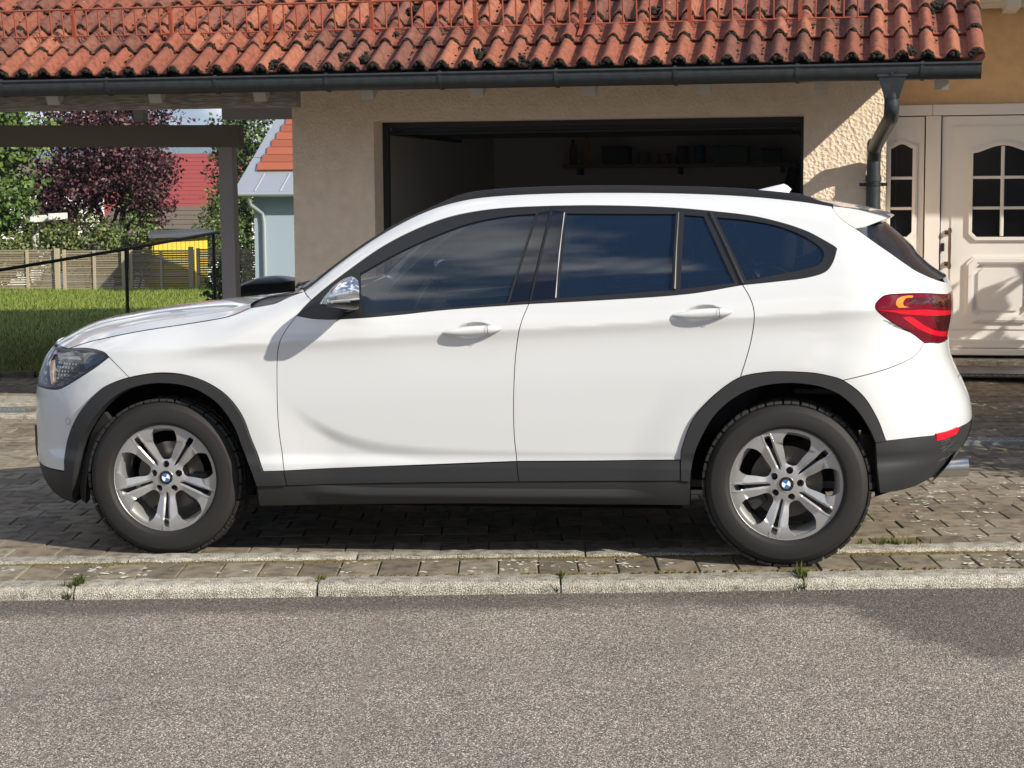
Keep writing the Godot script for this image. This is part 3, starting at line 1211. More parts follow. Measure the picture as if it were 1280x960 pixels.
func door_panel(ol: float, orr: float, oh: float) -> MB:
	# sectional door, run back flat under the ceiling; its front edge shows below the lintel
	var mb := MB.new()
	for k in 5:
		mb.box(Vector3((ol + orr) * 0.5, oh - 0.045 + 0.004 * k, -1.55 - k * 0.47), Vector3(orr - ol - 0.1, 0.045, 0.455))
	mb.box(Vector3(ol + 0.06, oh - 0.075, -2.4), Vector3(0.05, 0.03, 2.2))
	mb.box(Vector3(orr - 0.06, oh - 0.075, -2.4), Vector3(0.05, 0.03, 2.2))
	return mb

func gutter_and_pipe(g: Node3D) -> void:
	# half-round gutter with a beaded lip; its centre line hangs a little below the first course
	var y0 := 2.268
	var n0 := 0.045
	var r := 0.066
	var prof := []
	for k in 13:
		var a := PI + PI * k / 12.0
		prof.append(Vector2(cos(a) * r, sin(a) * r * 0.98))
	var rows_o := []
	var rows_i := []
	for x in [-7.65, 2.895]:
		var lo := []
		var li := []
		for p in prof:
			lo.append(Vector3(x, y0 + p.y, n0 + p.x))
			li.append(Vector3(x, y0 + p.y * 0.96, n0 + p.x * 0.96))
		rows_o.append(lo)
		rows_i.append(li)
	var mb := MB.new()
	var mid := n0
	for j in prof.size() - 1:
		var na := Vector3(0, prof[j].y, prof[j].x).normalized()
		var nb := Vector3(0, prof[j + 1].y, prof[j + 1].x).normalized()
		mb.quadn(rows_o[0][j], rows_o[1][j], rows_o[1][j + 1], rows_o[0][j + 1], na, na, nb, nb)
		mb.quadn(rows_i[0][j], rows_i[1][j], rows_i[1][j + 1], rows_i[0][j + 1], -na, -na, -nb, -nb)
		# end cap
		for s in 2:
			var nn := Vector3(-1 if s == 0 else 1, 0, 0)
			mb.tri(Vector3(rows_o[s][j].x, y0, mid), rows_o[s][j], rows_o[s][j + 1], nn, nn, nn)
	# the front is drawn up into a flat fascia with a bead on top
	mb.box(Vector3(-2.3775, y0 + 0.012, n0 + r - 0.001), Vector3(10.545, 0.028, 0.004))
	mb.tube([Vector3(-7.65, y0 + 0.03, n0 + r + 0.003), Vector3(2.895, y0 + 0.03, n0 + r + 0.003)], 0.0095, 8)
	var gt := put(g, "gutter", mb, M.painted_zinc)
	var x := 2.55
	while x > -7.5:
		var br := MB.new()
		var path := []
		for k in 11:
			var a := PI + PI * k / 10.0
			path.append(Vector3(x, y0 + sin(a) * (r + 0.003), n0 + cos(a) * (r + 0.003)))
		path.append(Vector3(x, y0 + 0.03, n0 + r + 0.006))
		path.append(Vector3(x, y0 + 0.044, n0 + r - 0.004))
		for k in path.size() - 1:
			var d: Vector3 = path[k + 1] - path[k]
			var bs := Basis(Vector3.RIGHT, d.normalized(), Vector3.RIGHT.cross(d.normalized()))
			br.box((path[k] + path[k + 1]) * 0.5, Vector3(0.022, d.length() + 0.002, 0.005), bs)
		put(gt, "bracket", br, M.painted_zinc)
		x -= 0.745
	# hopper, swan neck and downpipe
	var hop := MB.new()
	var hx := 2.372
	var top := [Vector3(-0.085, 0, -0.055), Vector3(0.085, 0, -0.055), Vector3(0.085, 0, 0.060), Vector3(-0.085, 0, 0.060)]
	var bot := [Vector3(-0.043, -0.135, -0.045), Vector3(0.043, -0.135, -0.045), Vector3(0.043, -0.135, 0.042), Vector3(-0.043, -0.135, 0.042)]
	var at := Vector3(hx, y0 - 0.035, n0 + 0.012)
	for k in 4:
		var k2 := (k + 1) % 4
		var nn: Vector3 = (top[k2] - top[k]).cross(bot[k] - top[k]).normalized()
		if nn.dot(top[k] + top[k2]) < 0.0:
			nn = -nn
		hop.quad(at + top[k], at + top[k2], at + bot[k2], at + bot[k], nn)
	hop.box(at + Vector3(0, 0.0, 0.002), Vector3(0.178, 0.014, 0.125))
	hop.tube([at + Vector3(0, 0.012, 0.062), at + Vector3(0, 0.012, 0.072)], 0.010, 8)
	put(gt, "hopper", hop, M.painted_zinc)
	var pipe := MB.new()
	var pr := 0.046
	var p0 := at + Vector3(0, -0.115, 0)
	var foot := Vector3(2.272, 1.72, -0.925)
	var path := [p0, p0 + Vector3(0, -0.055, 0)]
	var start := p0 + Vector3(0.0, -0.075, -0.0)
	for k in 7:
		var t := k / 6.0
		path.append(start.lerp(start + Vector3(-0.004, -0.075, -0.075), t * 0.5) + Vector3(0, -0.02 * t, -0.06 * t * t))
	var slant_end := foot + Vector3(0.004, 0.10, 0.085)
	path.append(slant_end)
	for k in 6:
		var t := (k + 1) / 6.0
		path.append(slant_end.lerp(foot, t) + Vector3(0, -0.012, -0.035) * sin(t * PI))
	path.append(foot + Vector3(0, -0.14, 0))
	pipe.tube(path, pr, 18)
	pipe.tube([Vector3(foot.x, 1.62, foot.z), Vector3(foot.x, 0.12, foot.z)], pr + 0.002, 18)
	pipe.tube([Vector3(foot.x, 1.640, foot.z), Vector3(foot.x, 1.600, foot.z)], pr + 0.007, 18)
	pipe.tube([p0 + Vector3(0, 0.012, 0), p0 + Vector3(0, -0.02, 0)], pr + 0.004, 18)
	pipe.tube([slant_end + Vector3(0.002, 0.028, 0.03), slant_end + Vector3(-0.001, -0.008, -0.008)], pr + 0.004, 18)
	var dp := put(g, "downpipe", pipe, M.painted_zinc)
	var clip := MB.new()
	clip.tube([Vector3(foot.x, 1.592, foot.z), Vector3(foot.x, 1.568, foot.z)], pr + 0.006, 18)
	clip.box(Vector3(foot.x + 0.066, 1.58, foot.z - 0.02), Vector3(0.05, 0.022, 0.016))
	clip.box(Vector3(foot.x - 0.066, 1.58, foot.z - 0.02), Vector3(0.05, 0.022, 0.016))
	clip.tube([Vector3(foot.x, 1.58, foot.z), Vector3(foot.x, 1.58, -1.01)], 0.006, 6)
	put(dp, "pipe_clip", clip, M.dark_metal)

func snow_guard(g: Node3D) -> void:
	var up0 := 0.52
	var h := 0.18
	var foot_n := Vector3(0, cos(ROOF_PITCH * 0.35), sin(ROOF_PITCH * 0.35))
	var base := func(l: float) -> Vector3: return roof_at(l, up0, 0.075)
	var sg := MB.new()
	sg.tube([base.call(-7.4), base.call(2.22)], 0.0065, 6)
	sg.tube([base.call(-7.4) + foot_n * h, base.call(2.22) + foot_n * h], 0.0075, 6)
	var s := put(g, "snow_guard", sg, M.guard_red)
	var l := 1.80
	var k := 0
	while l > -7.3:
		var post := MB.new()
		var p: Vector3 = base.call(l)
		var bs := Basis(Vector3.RIGHT, foot_n, Vector3.RIGHT.cross(foot_n))
		post.box(p + foot_n * (h * 0.5 - 0.02) + Vector3(0, 0, 0.012), Vector3(0.022, h + 0.05, 0.006), bs)
		post.box(p + foot_n * (h * 0.5 - 0.02) + Vector3(0.012, 0, 0.0), Vector3(0.004, h + 0.05, 0.026), bs)
		post.tube([p + foot_n * h * 0.8 + Vector3(0, 0, 0.01), p + foot_n * h * 0.8 + Vector3(0, 0, 0.024)], 0.008, 6)
		post.box(roof_at(l, up0 + 0.02, 0.05), Vector3(0.028, 0.006, 0.28), Basis(Vector3.RIGHT, ROOF_PITCH))
		put(s, "post", post, M.guard_red)
		l -= 0.70
	l = 2.16
	while l > -6.6:
		var near_post := absf(fposmod(l - 1.80 + 0.35, 0.70) - 0.35) < 0.03
		if not near_post:
			var bar := MB.new()
			var p: Vector3 = base.call(l)
			bar.tube([p, p + foot_n * h], 0.0062, 5, false)
			put(s, "picket", bar, M.guard_red)
		l -= 0.0875

# ---------------------------------------------------------------- house front with the entrance
func entrance() -> void:
	var hs := house_frame(thing("house", "ochre plastered house front set back beside the garage", "house"))
	var w := MB.new()
	var N := -2.56
	w.box(Vector3(6.0, 3.6, N - 0.13), Vector3(7.4, 2.86, 0.26))
	w.box(Vector3(6.93, 1.05, N - 0.13), Vector3(5.54, 2.27, 0.26))
	w.box(Vector3(2.33, 1.05, N - 0.13), Vector3(0.06, 2.27, 0.26))
	put(hs, "front_wall", w, M.ochre_plaster)
	var dim := MB.new()
	dim.box(Vector3(6.0, 2.5, -6.7), Vector3(7.4, 5.0, 0.2))
	dim.box(Vector3(9.6, 2.5, -4.7), Vector3(0.2, 5.0, 3.8))
	dim.box(Vector3(6.0, 0.05, -4.7), Vector3(7.4, 0.1, 3.8))
	dim.box(Vector3(6.0, 5.05, -4.7), Vector3(7.4, 0.1, 3.8))
	dim.box(Vector3(2.42, 2.5, -4.7), Vector3(0.2, 5.0, 3.8))
	put(hs, "inner_wall", dim, M.inner_plaster)
	# upper eaves of the house, boarded white, with a bracket
	var so := MB.new()
	for k in 9:
		so.box(Vector3(6.3, 2.875 + 0.028 * k, -2.40 + 0.150 * k), Vector3(7.2, 0.02, 0.143), Basis(Vector3.RIGHT, -0.18))
	put(hs, "soffit", so, M.white_wood)
	var bk := MB.new()
	bk.box(Vector3(3.235, 2.93, -2.30), Vector3(0.10, 0.22, 0.5))
	bk.box(Vector3(4.7, 2.93, -2.30), Vector3(0.10, 0.22, 0.5))
	put(hs, "bracket", bk, M.white_wood)
	var up := MB.new()
	up.quad(Vector3(2.4, 2.97, -2.5), Vector3(9.9, 2.97, -2.5), Vector3(9.9, 3.20, -1.05), Vector3(2.4, 3.20, -1.05), Vector3(0, -1, 0.1))
	up.quad(Vector3(2.4, 3.20, -1.05), Vector3(9.9, 3.20, -1.05), Vector3(9.9, 6.2, -6.0), Vector3(2.4, 6.2, -6.0), Vector3(0, 0.9, 0.5))
	put(hs, "upper_roof", up, M["clay_tile_1"])

	# door set: frame, side light, leaf
	var d := house_frame(thing("front_door", "white panelled front door with arched glazing and a narrow side light", "door"))
	var y0 := 0.30
	var y1 := 2.165
	var n := -2.50
	var fr := MB.new()
	var bar := func(l0: float, l1: float, a: float, b: float, z: float, dep: float, bev := 0.004) -> void:
		fr.box(Vector3((l0 + l1) * 0.5, (a + b) * 0.5, n + z - dep * 0.5), Vector3(l1 - l0, b - a, dep), Basis.IDENTITY, bev)
	bar.call(2.36, 2.70, 2.085, y1, 0.03, 0.09)
	bar.call(2.702, 4.10, 2.085, y1, 0.03, 0.09)
	bar.call(2.655, 2.765, y0, 2.083, 0.03, 0.09)
	bar.call(2.30, 2.36, y0, 2.083, 0.03, 0.09)
	bar.call(3.775, 3.87, y0, 2.083, 0.03, 0.09)
	bar.call(4.08, 4.16, y0, 2.083, 0.03, 0.09)
	put(d, "frame", fr, M.door_white)
	door_leaf(d, "side_light", 2.365, 2.650, y0, 2.078, n, [2.404, 2.562, 1.192, 1.845, 1.878], 1, [])
	door_leaf(d, "leaf", 2.770, 3.770, y0, 2.078, n, [2.998, 3.425, 1.190, 1.805, 1.862], 2, [2.965, 3.455, 0.56, 1.045])
	door_leaf(d, "side_light", 3.875, 4.075, y0, 2.078, n, [3.90, 4.05, 1.192, 1.845, 1.878], 1, [])
	var hd := MB.new()
	var hx := 2.838
	hd.tube([Vector3(hx, 1.225, n - 0.01), Vector3(hx, 1.225, n + 0.055)], 0.010, 10)
	hd.tube([Vector3(hx, 0.992, n - 0.01), Vector3(hx, 0.992, n + 0.055)], 0.010, 10)
	hd.tube([Vector3(hx - 0.035, 1.225, n + 0.004), Vector3(hx + 0.012, 1.225, n + 0.004)], 0.016, 10)
	hd.tube([Vector3(hx - 0.035, 0.992, n + 0.004), Vector3(hx + 0.012, 0.992, n + 0.004)], 0.016, 10)
	hd.tube([Vector3(hx, 0.955, n + 0.055), Vector3(hx, 0.975, n + 0.055), Vector3(hx, 1.0, n + 0.055), Vector3(hx, 1.11, n + 0.055), Vector3(hx, 1.215, n + 0.055), Vector3(hx, 1.24, n + 0.055), Vector3(hx, 1.258, n + 0.055)], [0.010, 0.016, 0.010, 0.0125, 0.010, 0.016, 0.010], 12)
	put(d, "handle", hd, M.aged_bronze)
	var key := MB.new()
	key.box(Vector3(2.789, 1.115, n + 0.012), Vector3(0.026, 0.062, 0.012), Basis.IDENTITY, 0.005)
	put(d, "keyhole_plate", key, M.dark_metal)
	var slot := MB.new()
	slot.box(Vector3(2.552, 1.10, n + 0.010), Vector3(0.075, 0.075, 0.014), Basis.IDENTITY, 0.004)
	var sl := put(d, "bell_plate", slot, M.door_white)
	var bell := MB.new()
	bell.tube([Vector3(2.545, 1.10, n + 0.012), Vector3(2.545, 1.10, n + 0.025)], 0.018, 14)
	put(sl, "bell_button", bell, M.aged_bronze)

# a door leaf with a hole for the glazing: gl = [left, right, bottom, shoulder, crown], panel = [left, right, bottom, top]
func door_leaf(d: Node3D, called: String, l0: float, l1: float, y0: float, y1: float, n: float, gl: Array, cols: int, panel: Array) -> void:
	var pane := PackedVector2Array()
	var w: float = gl[1] - gl[0]
	var ch := 0.035
	pane.append(Vector2(gl[0] + ch, gl[2]))
	pane.append(Vector2(gl[1] - ch, gl[2]))
	pane.append(Vector2(gl[1], gl[2] + ch))
	pane.append(Vector2(gl[1], gl[3]))
	for k in 13:
		var t := k / 12.0
		var s := 0.5 - 0.5 * cos(t * TAU)
		pane.append(Vector2(lerpf(gl[1], gl[0], t), gl[3] + (gl[4] - gl[3]) * (1.0 - 0.0) * pow(s, 0.8)))
	pane.append(Vector2(gl[0], gl[3]))
	pane.append(Vector2(gl[0], gl[2] + ch))
	var flat := func(z: float) -> Callable: return func(p: Vector2) -> Vector3: return Vector3(p.x, p.y, n + z)
	var mb := MB.new()
	var outer := PackedVector2Array([Vector2(l0 + 0.004, y0 + 0.13), Vector2(l1 - 0.004, y0 + 0.13), Vector2(l1 - 0.004, y1), Vector2(l0 + 0.004, y1)])
	sheet(mb, outer, [pane], Vector2(0.2, 0.2), flat.call(0.0), Vector3.BACK, 0.045)
	# raised border inside the leaf edge
	var inset := shrink(outer, 0.075)
	sheet(mb, inset, [pane], Vector2(0.2, 0.2), flat.call(0.008), Vector3.BACK, 0.008)
	# moulding round the glazing
	var m1 := Geometry2D.offset_polygon(clean(pane), 0.036, Geometry2D.JOIN_MITER)[0]
	var m2 := Geometry2D.offset_polygon(clean(pane), 0.024, Geometry2D.JOIN_MITER)[0]
	sheet(mb, m1, [pane], Vector2(0.2, 0.2), flat.call(0.018), Vector3.BACK, 0.012)
	sheet(mb, m2, [pane], Vector2(0.2, 0.2), flat.call(0.028), Vector3.BACK, 0.012)
	var leaf := put(d, called, mb, M.door_white)
	# muntins
	var mt := MB.new()
	var rows: Array = [1.403, 1.628]
	for y in rows:
		mt.box(Vector3((gl[0] + gl[1]) * 0.5, y, n + 0.006), Vector3(w, 0.022, 0.03), Basis.IDENTITY, 0.006)
	if cols == 2:
		mt.box(Vector3((gl[0] + gl[1]) * 0.5, (gl[2] + gl[4]) * 0.5, n + 0.004), Vector3(0.026, gl[4] - gl[2] - 0.01, 0.03), Basis.IDENTITY, 0.006)
	put(leaf, "muntin", mt, M.door_white)
	var ys := [gl[2], 1.403, 1.628, gl[4]]
	for r in 3:
		for c in cols:
			var cell := PackedVector2Array([Vector2(gl[0] + w * c / cols, ys[r]), Vector2(gl[0] + w * (c + 1) / cols, ys[r]), Vector2(gl[0] + w * (c + 1) / cols, ys[r + 1]), Vector2(gl[0] + w * c / cols, ys[r + 1])])
			var cut := Geometry2D.intersect_polygons(ccw(pane), ccw(cell))
			if cut.size() > 0:
				var g := MB.new()
				sheet(g, cut[0], [], Vector2(0.3, 0.3), flat.call(-0.012), Vector3.BACK, 0.004)
				put(leaf, "pane", g, M.door_glass)
	# kick boards
	var kb := MB.new()
	kb.box(Vector3((l0 + l1) * 0.5, y0 + 0.098, n + 0.012), Vector3(l1 - l0 - 0.006, 0.066, 0.045), Basis.IDENTITY, 0.010)
	kb.box(Vector3((l0 + l1) * 0.5, y0 + 0.038, n + 0.022), Vector3(l1 - l0 - 0.006, 0.050, 0.06), Basis.IDENTITY, 0.010)
	put(leaf, "kick_board", kb, M.door_white)
	if panel.size() == 4:
		var pm := MB.new()
		var oct := func(by: float, c: float) -> PackedVector2Array:
			var a: float = panel[0] + by
			var b: float = panel[1] - by
			var e: float = panel[2] + by
			var f: float = panel[3] - by
			return PackedVector2Array([Vector2(a + c, e), Vector2(b - c, e), Vector2(b, e + c), Vector2(b, f - c), Vector2(b - c, f), Vector2(a + c, f), Vector2(a, f - c), Vector2(a, e + c)])
		sheet(pm, oct.call(0.0, 0.045), [oct.call(0.055, 0.04)], Vector2(0.3, 0.3), flat.call(0.030), Vector3.BACK, 0.022)
		sheet(pm, oct.call(0.014, 0.045), [oct.call(0.042, 0.04)], Vector2(0.3, 0.3), flat.call(0.038), Vector3.BACK, 0.008)
		sheet(pm, oct.call(0.085, 0.035), [], Vector2(0.3, 0.3), flat.call(0.022), Vector3.BACK, 0.014)
		put(leaf, "raised_panel", pm, M.door_white)

# ---------------------------------------------------------------- carport at the left of the garage
func carport() -> void:
	var c := house_frame(thing("carport", "open carport of dark timber beams beside the garage", "carport"))
	var f := MB.new()
	f.box(Vector3(-4.57, 2.180, -0.34), Vector3(6.14, 0.115, 0.10), Basis.IDENTITY, 0.004)
	put(c, "eaves_beam", f, M.weathered_wood)
	var b1 := MB.new()
	b1.box(Vector3(-5.05, 2.018, -2.0), Vector3(5.14, 0.168, 0.12), Basis(Vector3.BACK, -0.012), 0.005)
	put(c, "long_beam", b1, M.beam_dark)
	var b2 := MB.new()
	b2.box(Vector3(-2.15, 2.162, -1.78), Vector3(0.78, 0.118, 0.10), Basis.IDENTITY, 0.004)
	put(c, "short_beam", b2, M.post_grey)
	for x in [-2.590, -6.9]:
		var p := MB.new()
		p.box(Vector3(x, 0.98, -2.0), Vector3(0.112, 1.85, 0.11), Basis(Vector3.BACK, 0.006), 0.005)
		put(c, "post", p, M.post_grey)
	for x in [-3.30, -5.2]:
		var p := MB.new()
		p.box(Vector3(x, 2.22, -2.02), Vector3(0.085, 0.24, 0.09), Basis.IDENTITY, 0.004)
		put(c, "upright", p, M.post_grey)
	var rear := MB.new()
	rear.box(Vector3(-4.70, 3.9, -5.6), Vector3(5.7, 0.16, 0.12), Basis.IDENTITY, 0.005)
	put(c, "rear_beam", rear, M.beam_dark)
	for x in [-7.2, -1.95]:
		var p := MB.new()
		p.box(Vector3(x, 1.9, -5.6), Vector3(0.11, 3.9, 0.11), Basis.IDENTITY, 0.005)
		put(c, "rear_post", p, M.beam_dark)

# ---------------------------------------------------------------- the car
# Car space: x rearwards from the front axle, y up from the ground, z towards the street side (half width about 0.9 m).
const XF_Y := [0.15, 0.25, 0.35, 0.5, 0.62, 0.75, 0.85, 0.92, 1.0]
const XF_X := [-0.70, -0.775, -0.805, -0.815, -0.815, -0.80, -0.765, -0.70, -0.5]
const XR_Y := [0.2, 0.3, 0.42, 0.52, 0.62, 0.70, 0.76, 0.82, 0.9, 1.0, 1.1, 1.16, 1.2, 1.28, 1.38, 1.46, 1.55]
const XR_X := [3.2, 3.32, 3.43, 3.475, 3.47, 3.44, 3.41, 3.385, 3.375, 3.39, 3.385, 3.365, 3.33, 3.25, 3.13, 3.03, 2.95]
const BELT_X := [-0.9, 0.3, 0.7, 1.2, 1.6, 2.1, 2.52, 2.85, 3.4]
const BELT_Y := [0.99, 1.0, 1.035, 1.07, 1.098, 1.135, 1.166, 1.19, 1.21]
const TOP_X := [-0.9, -0.503, -0.267, -0.11, 0.14, 0.293, 0.43, 0.55, 0.623, 0.745, 0.876, 1.008, 1.143, 1.281, 1.421, 1.670, 1.914, 2.222, 2.491, 2.723, 2.853, 3.1]
const TOP_Y := [0.80, 0.884, 0.944, 0.975, 1.011, 1.040, 1.079, 1.113, 1.141, 1.240, 1.337, 1.418, 1.481, 1.519, 1.536, 1.545, 1.545, 1.538, 1.523, 1.498, 1.476, 1.44]
const XCF := -0.05
const XCR := 2.85
const NF := 2.5
const NR := 2.7
var tables := {}
var E := {}

func lut(xs: Array, ys: Array, x: float) -> float:
	var n := xs.size()
	if x <= xs[0]:
		return ys[0]
	if x >= xs[n - 1]:
		return ys[n - 1]
	var i := 0
	while i < n - 2 and x > xs[i + 1]:
		i += 1
	var h: float = xs[i + 1] - xs[i]
	var d: float = (ys[i + 1] - ys[i]) / h
	var m0 := d
	var m1 := d
	if i > 0:
		var hp: float = xs[i] - xs[i - 1]
		var dp: float = (ys[i] - ys[i - 1]) / hp
		m0 = (d * hp + dp * h) / (h + hp)
	if i < n - 2:
		var hn: float = xs[i + 2] - xs[i + 1]
		var dn: float = (ys[i + 2] - ys[i + 1]) / hn
		m1 = (d * hn + dn * h) / (h + hn)
	var t: float = (x - xs[i]) / h
	return (2 * t * t * t - 3 * t * t + 1) * ys[i] + (t * t * t - 2 * t * t + t) * h * m0 + (3 * t * t - 2 * t * t * t) * ys[i + 1] + (t * t * t - t * t) * h * m1

func ss(t: float) -> float:
	t = clampf(t, 0.0, 1.0)
	return t * t * (3.0 - 2.0 * t)

# half width of the body before the corners are rounded
func flank(x: float, y: float) -> float:
	var z := 0.905 - 0.02 * pow((x - 1.3) / 1.9, 2.0)
	var yc := 0.985 + 0.052 * (x - 1.6)
	if y < yc:
		var t := yc - y
		var low := lut([0.5, 0.62, 0.75, 0.9, 1.1, 1.5, 2.2, 2.6], [0.76, 0.645, 0.565, 0.515, 0.487, 0.470, 0.468, 0.48], x)
		z += -0.0100 * (1.0 - exp(-pow(t / 0.034, 1.7))) + 0.0140 * ss((t - 0.02) / 0.26) - 0.013 * ss((x - 0.56) / 0.22) * ss((low - y + 0.01) / 0.07) + 0.014 * ss((0.46 - y) / 0.06) - 0.003 * ss((0.62 - y) / 0.2)
		z -= 0.07 * pow(clampf((0.36 - y) / 0.16, 0.0, 2.0), 2.0)
	else:
		var yb := lut(BELT_X, BELT_Y, x)
		var u := clampf(y - yc, 0.0, maxf(yb - yc, 0.0))
		z -= 0.22 * u + 0.8 * u * u
		var h := clampf(y - yb, 0.0, 1.0)
		z -= 0.36 * h + 0.5 * h * h
	if y < yc:
		var k := ss((yc - y) / 0.12)
		var rf := Vector2(x, y - 0.33).length()
		var rr := Vector2(x - 2.67, y - 0.33).length()
		z += 0.010 * k * (ss((0.66 - rf) / 0.17) + ss((0.66 - rr) / 0.17))
	var yt := lut(TOP_X, TOP_Y, x)
	var wf := ss((0.6 - x) / 0.5)
	var dd := 0.07 + 0.08 * wf
	var v := clampf((y - (yt - dd)) / dd, 0.0, 1.3)
	return z - (0.045 + 0.065 * wf) * v * v

func skin(x: float, y: float) -> float:
	var z := flank(x, y)
	if x < XCF:
		var t := clampf((XCF - x) / (XCF - lut(XF_Y, XF_X, y)), 0.0, 0.985)
		z *= pow(1.0 - pow(t, NF), 1.0 / NF)
	if x > XCR:
		var t := clampf((x - XCR) / (lut(XR_Y, XR_X, y) - XCR), 0.0, 0.985)
		z *= pow(1.0 - pow(t, NR), 1.0 / NR)
	return z

const CUT_F := 0.95
const CUT_R := 0.962

func cut_front(y: float) -> float:
	return XCF - CUT_F * (XCF - lut(XF_Y, XF_X, y))

func cut_rear(y: float) -> float:
	return XCR + CUT_R * (lut(XR_Y, XR_X, y) - XCR)

func cut_line_front(y0: float, y1: float) -> PackedVector2Array:
	var o := PackedVector2Array()
	for k in 13:
		var y := lerpf(y0, y1, k / 12.0)
		o.append(Vector2(cut_front(y), y))
	return o

func cut_line_rear(y0: float, y1: float) -> PackedVector2Array:
	var o := PackedVector2Array()
	for k in 13:
		var y := lerpf(y0, y1, k / 12.0)
		o.append(Vector2(cut_rear(y), y))
	return o

func side(s: float, off := 0.0) -> Callable:
	return func(p: Vector2) -> Vector3: return Vector3(p.x, p.y, s * (skin(p.x, p.y) + off))

# the nose and the tail as surfaces over (z, y), continuing the flanks exactly
func nose(off := 0.0) -> Callable:
	return func(p: Vector2) -> Vector3:
		var xe := lut(XF_Y, XF_X, p.y)
		var b := flank(cut_front(p.y), p.y)
		return Vector3(XCF - (XCF - xe) * pow(1.0 - pow(minf(absf(p.x) / b, 0.99), NF), 1.0 / NF) - off, p.y, p.x)

func tail(off := 0.0) -> Callable:
	return func(p: Vector2) -> Vector3:
		var xe := lut(XR_Y, XR_X, p.y)
		var b := flank(cut_rear(p.y), p.y)
		return Vector3(XCR + (xe - XCR) * pow(1.0 - pow(minf(absf(p.x) / b, 0.99), NR), 1.0 / NR) + off, p.y, p.x)

func nose_half(y: float) -> float:
	return skin(cut_front(y), y)

func tail_half(y: float) -> float:
	return skin(cut_rear(y), y)

func loop(names: Array) -> PackedVector2Array:
	var o := PackedVector2Array()
	for k in names:
		var p: PackedVector2Array
		if k is String:
			var rev: bool = k.begins_with("-")
			p = E[k.trim_prefix("-")].duplicate()
			if rev:
				p.reverse()
		elif k is PackedVector2Array:
			p = k
		else:
			p = PackedVector2Array(k)
		o.append_array(p)
	return clean(o)

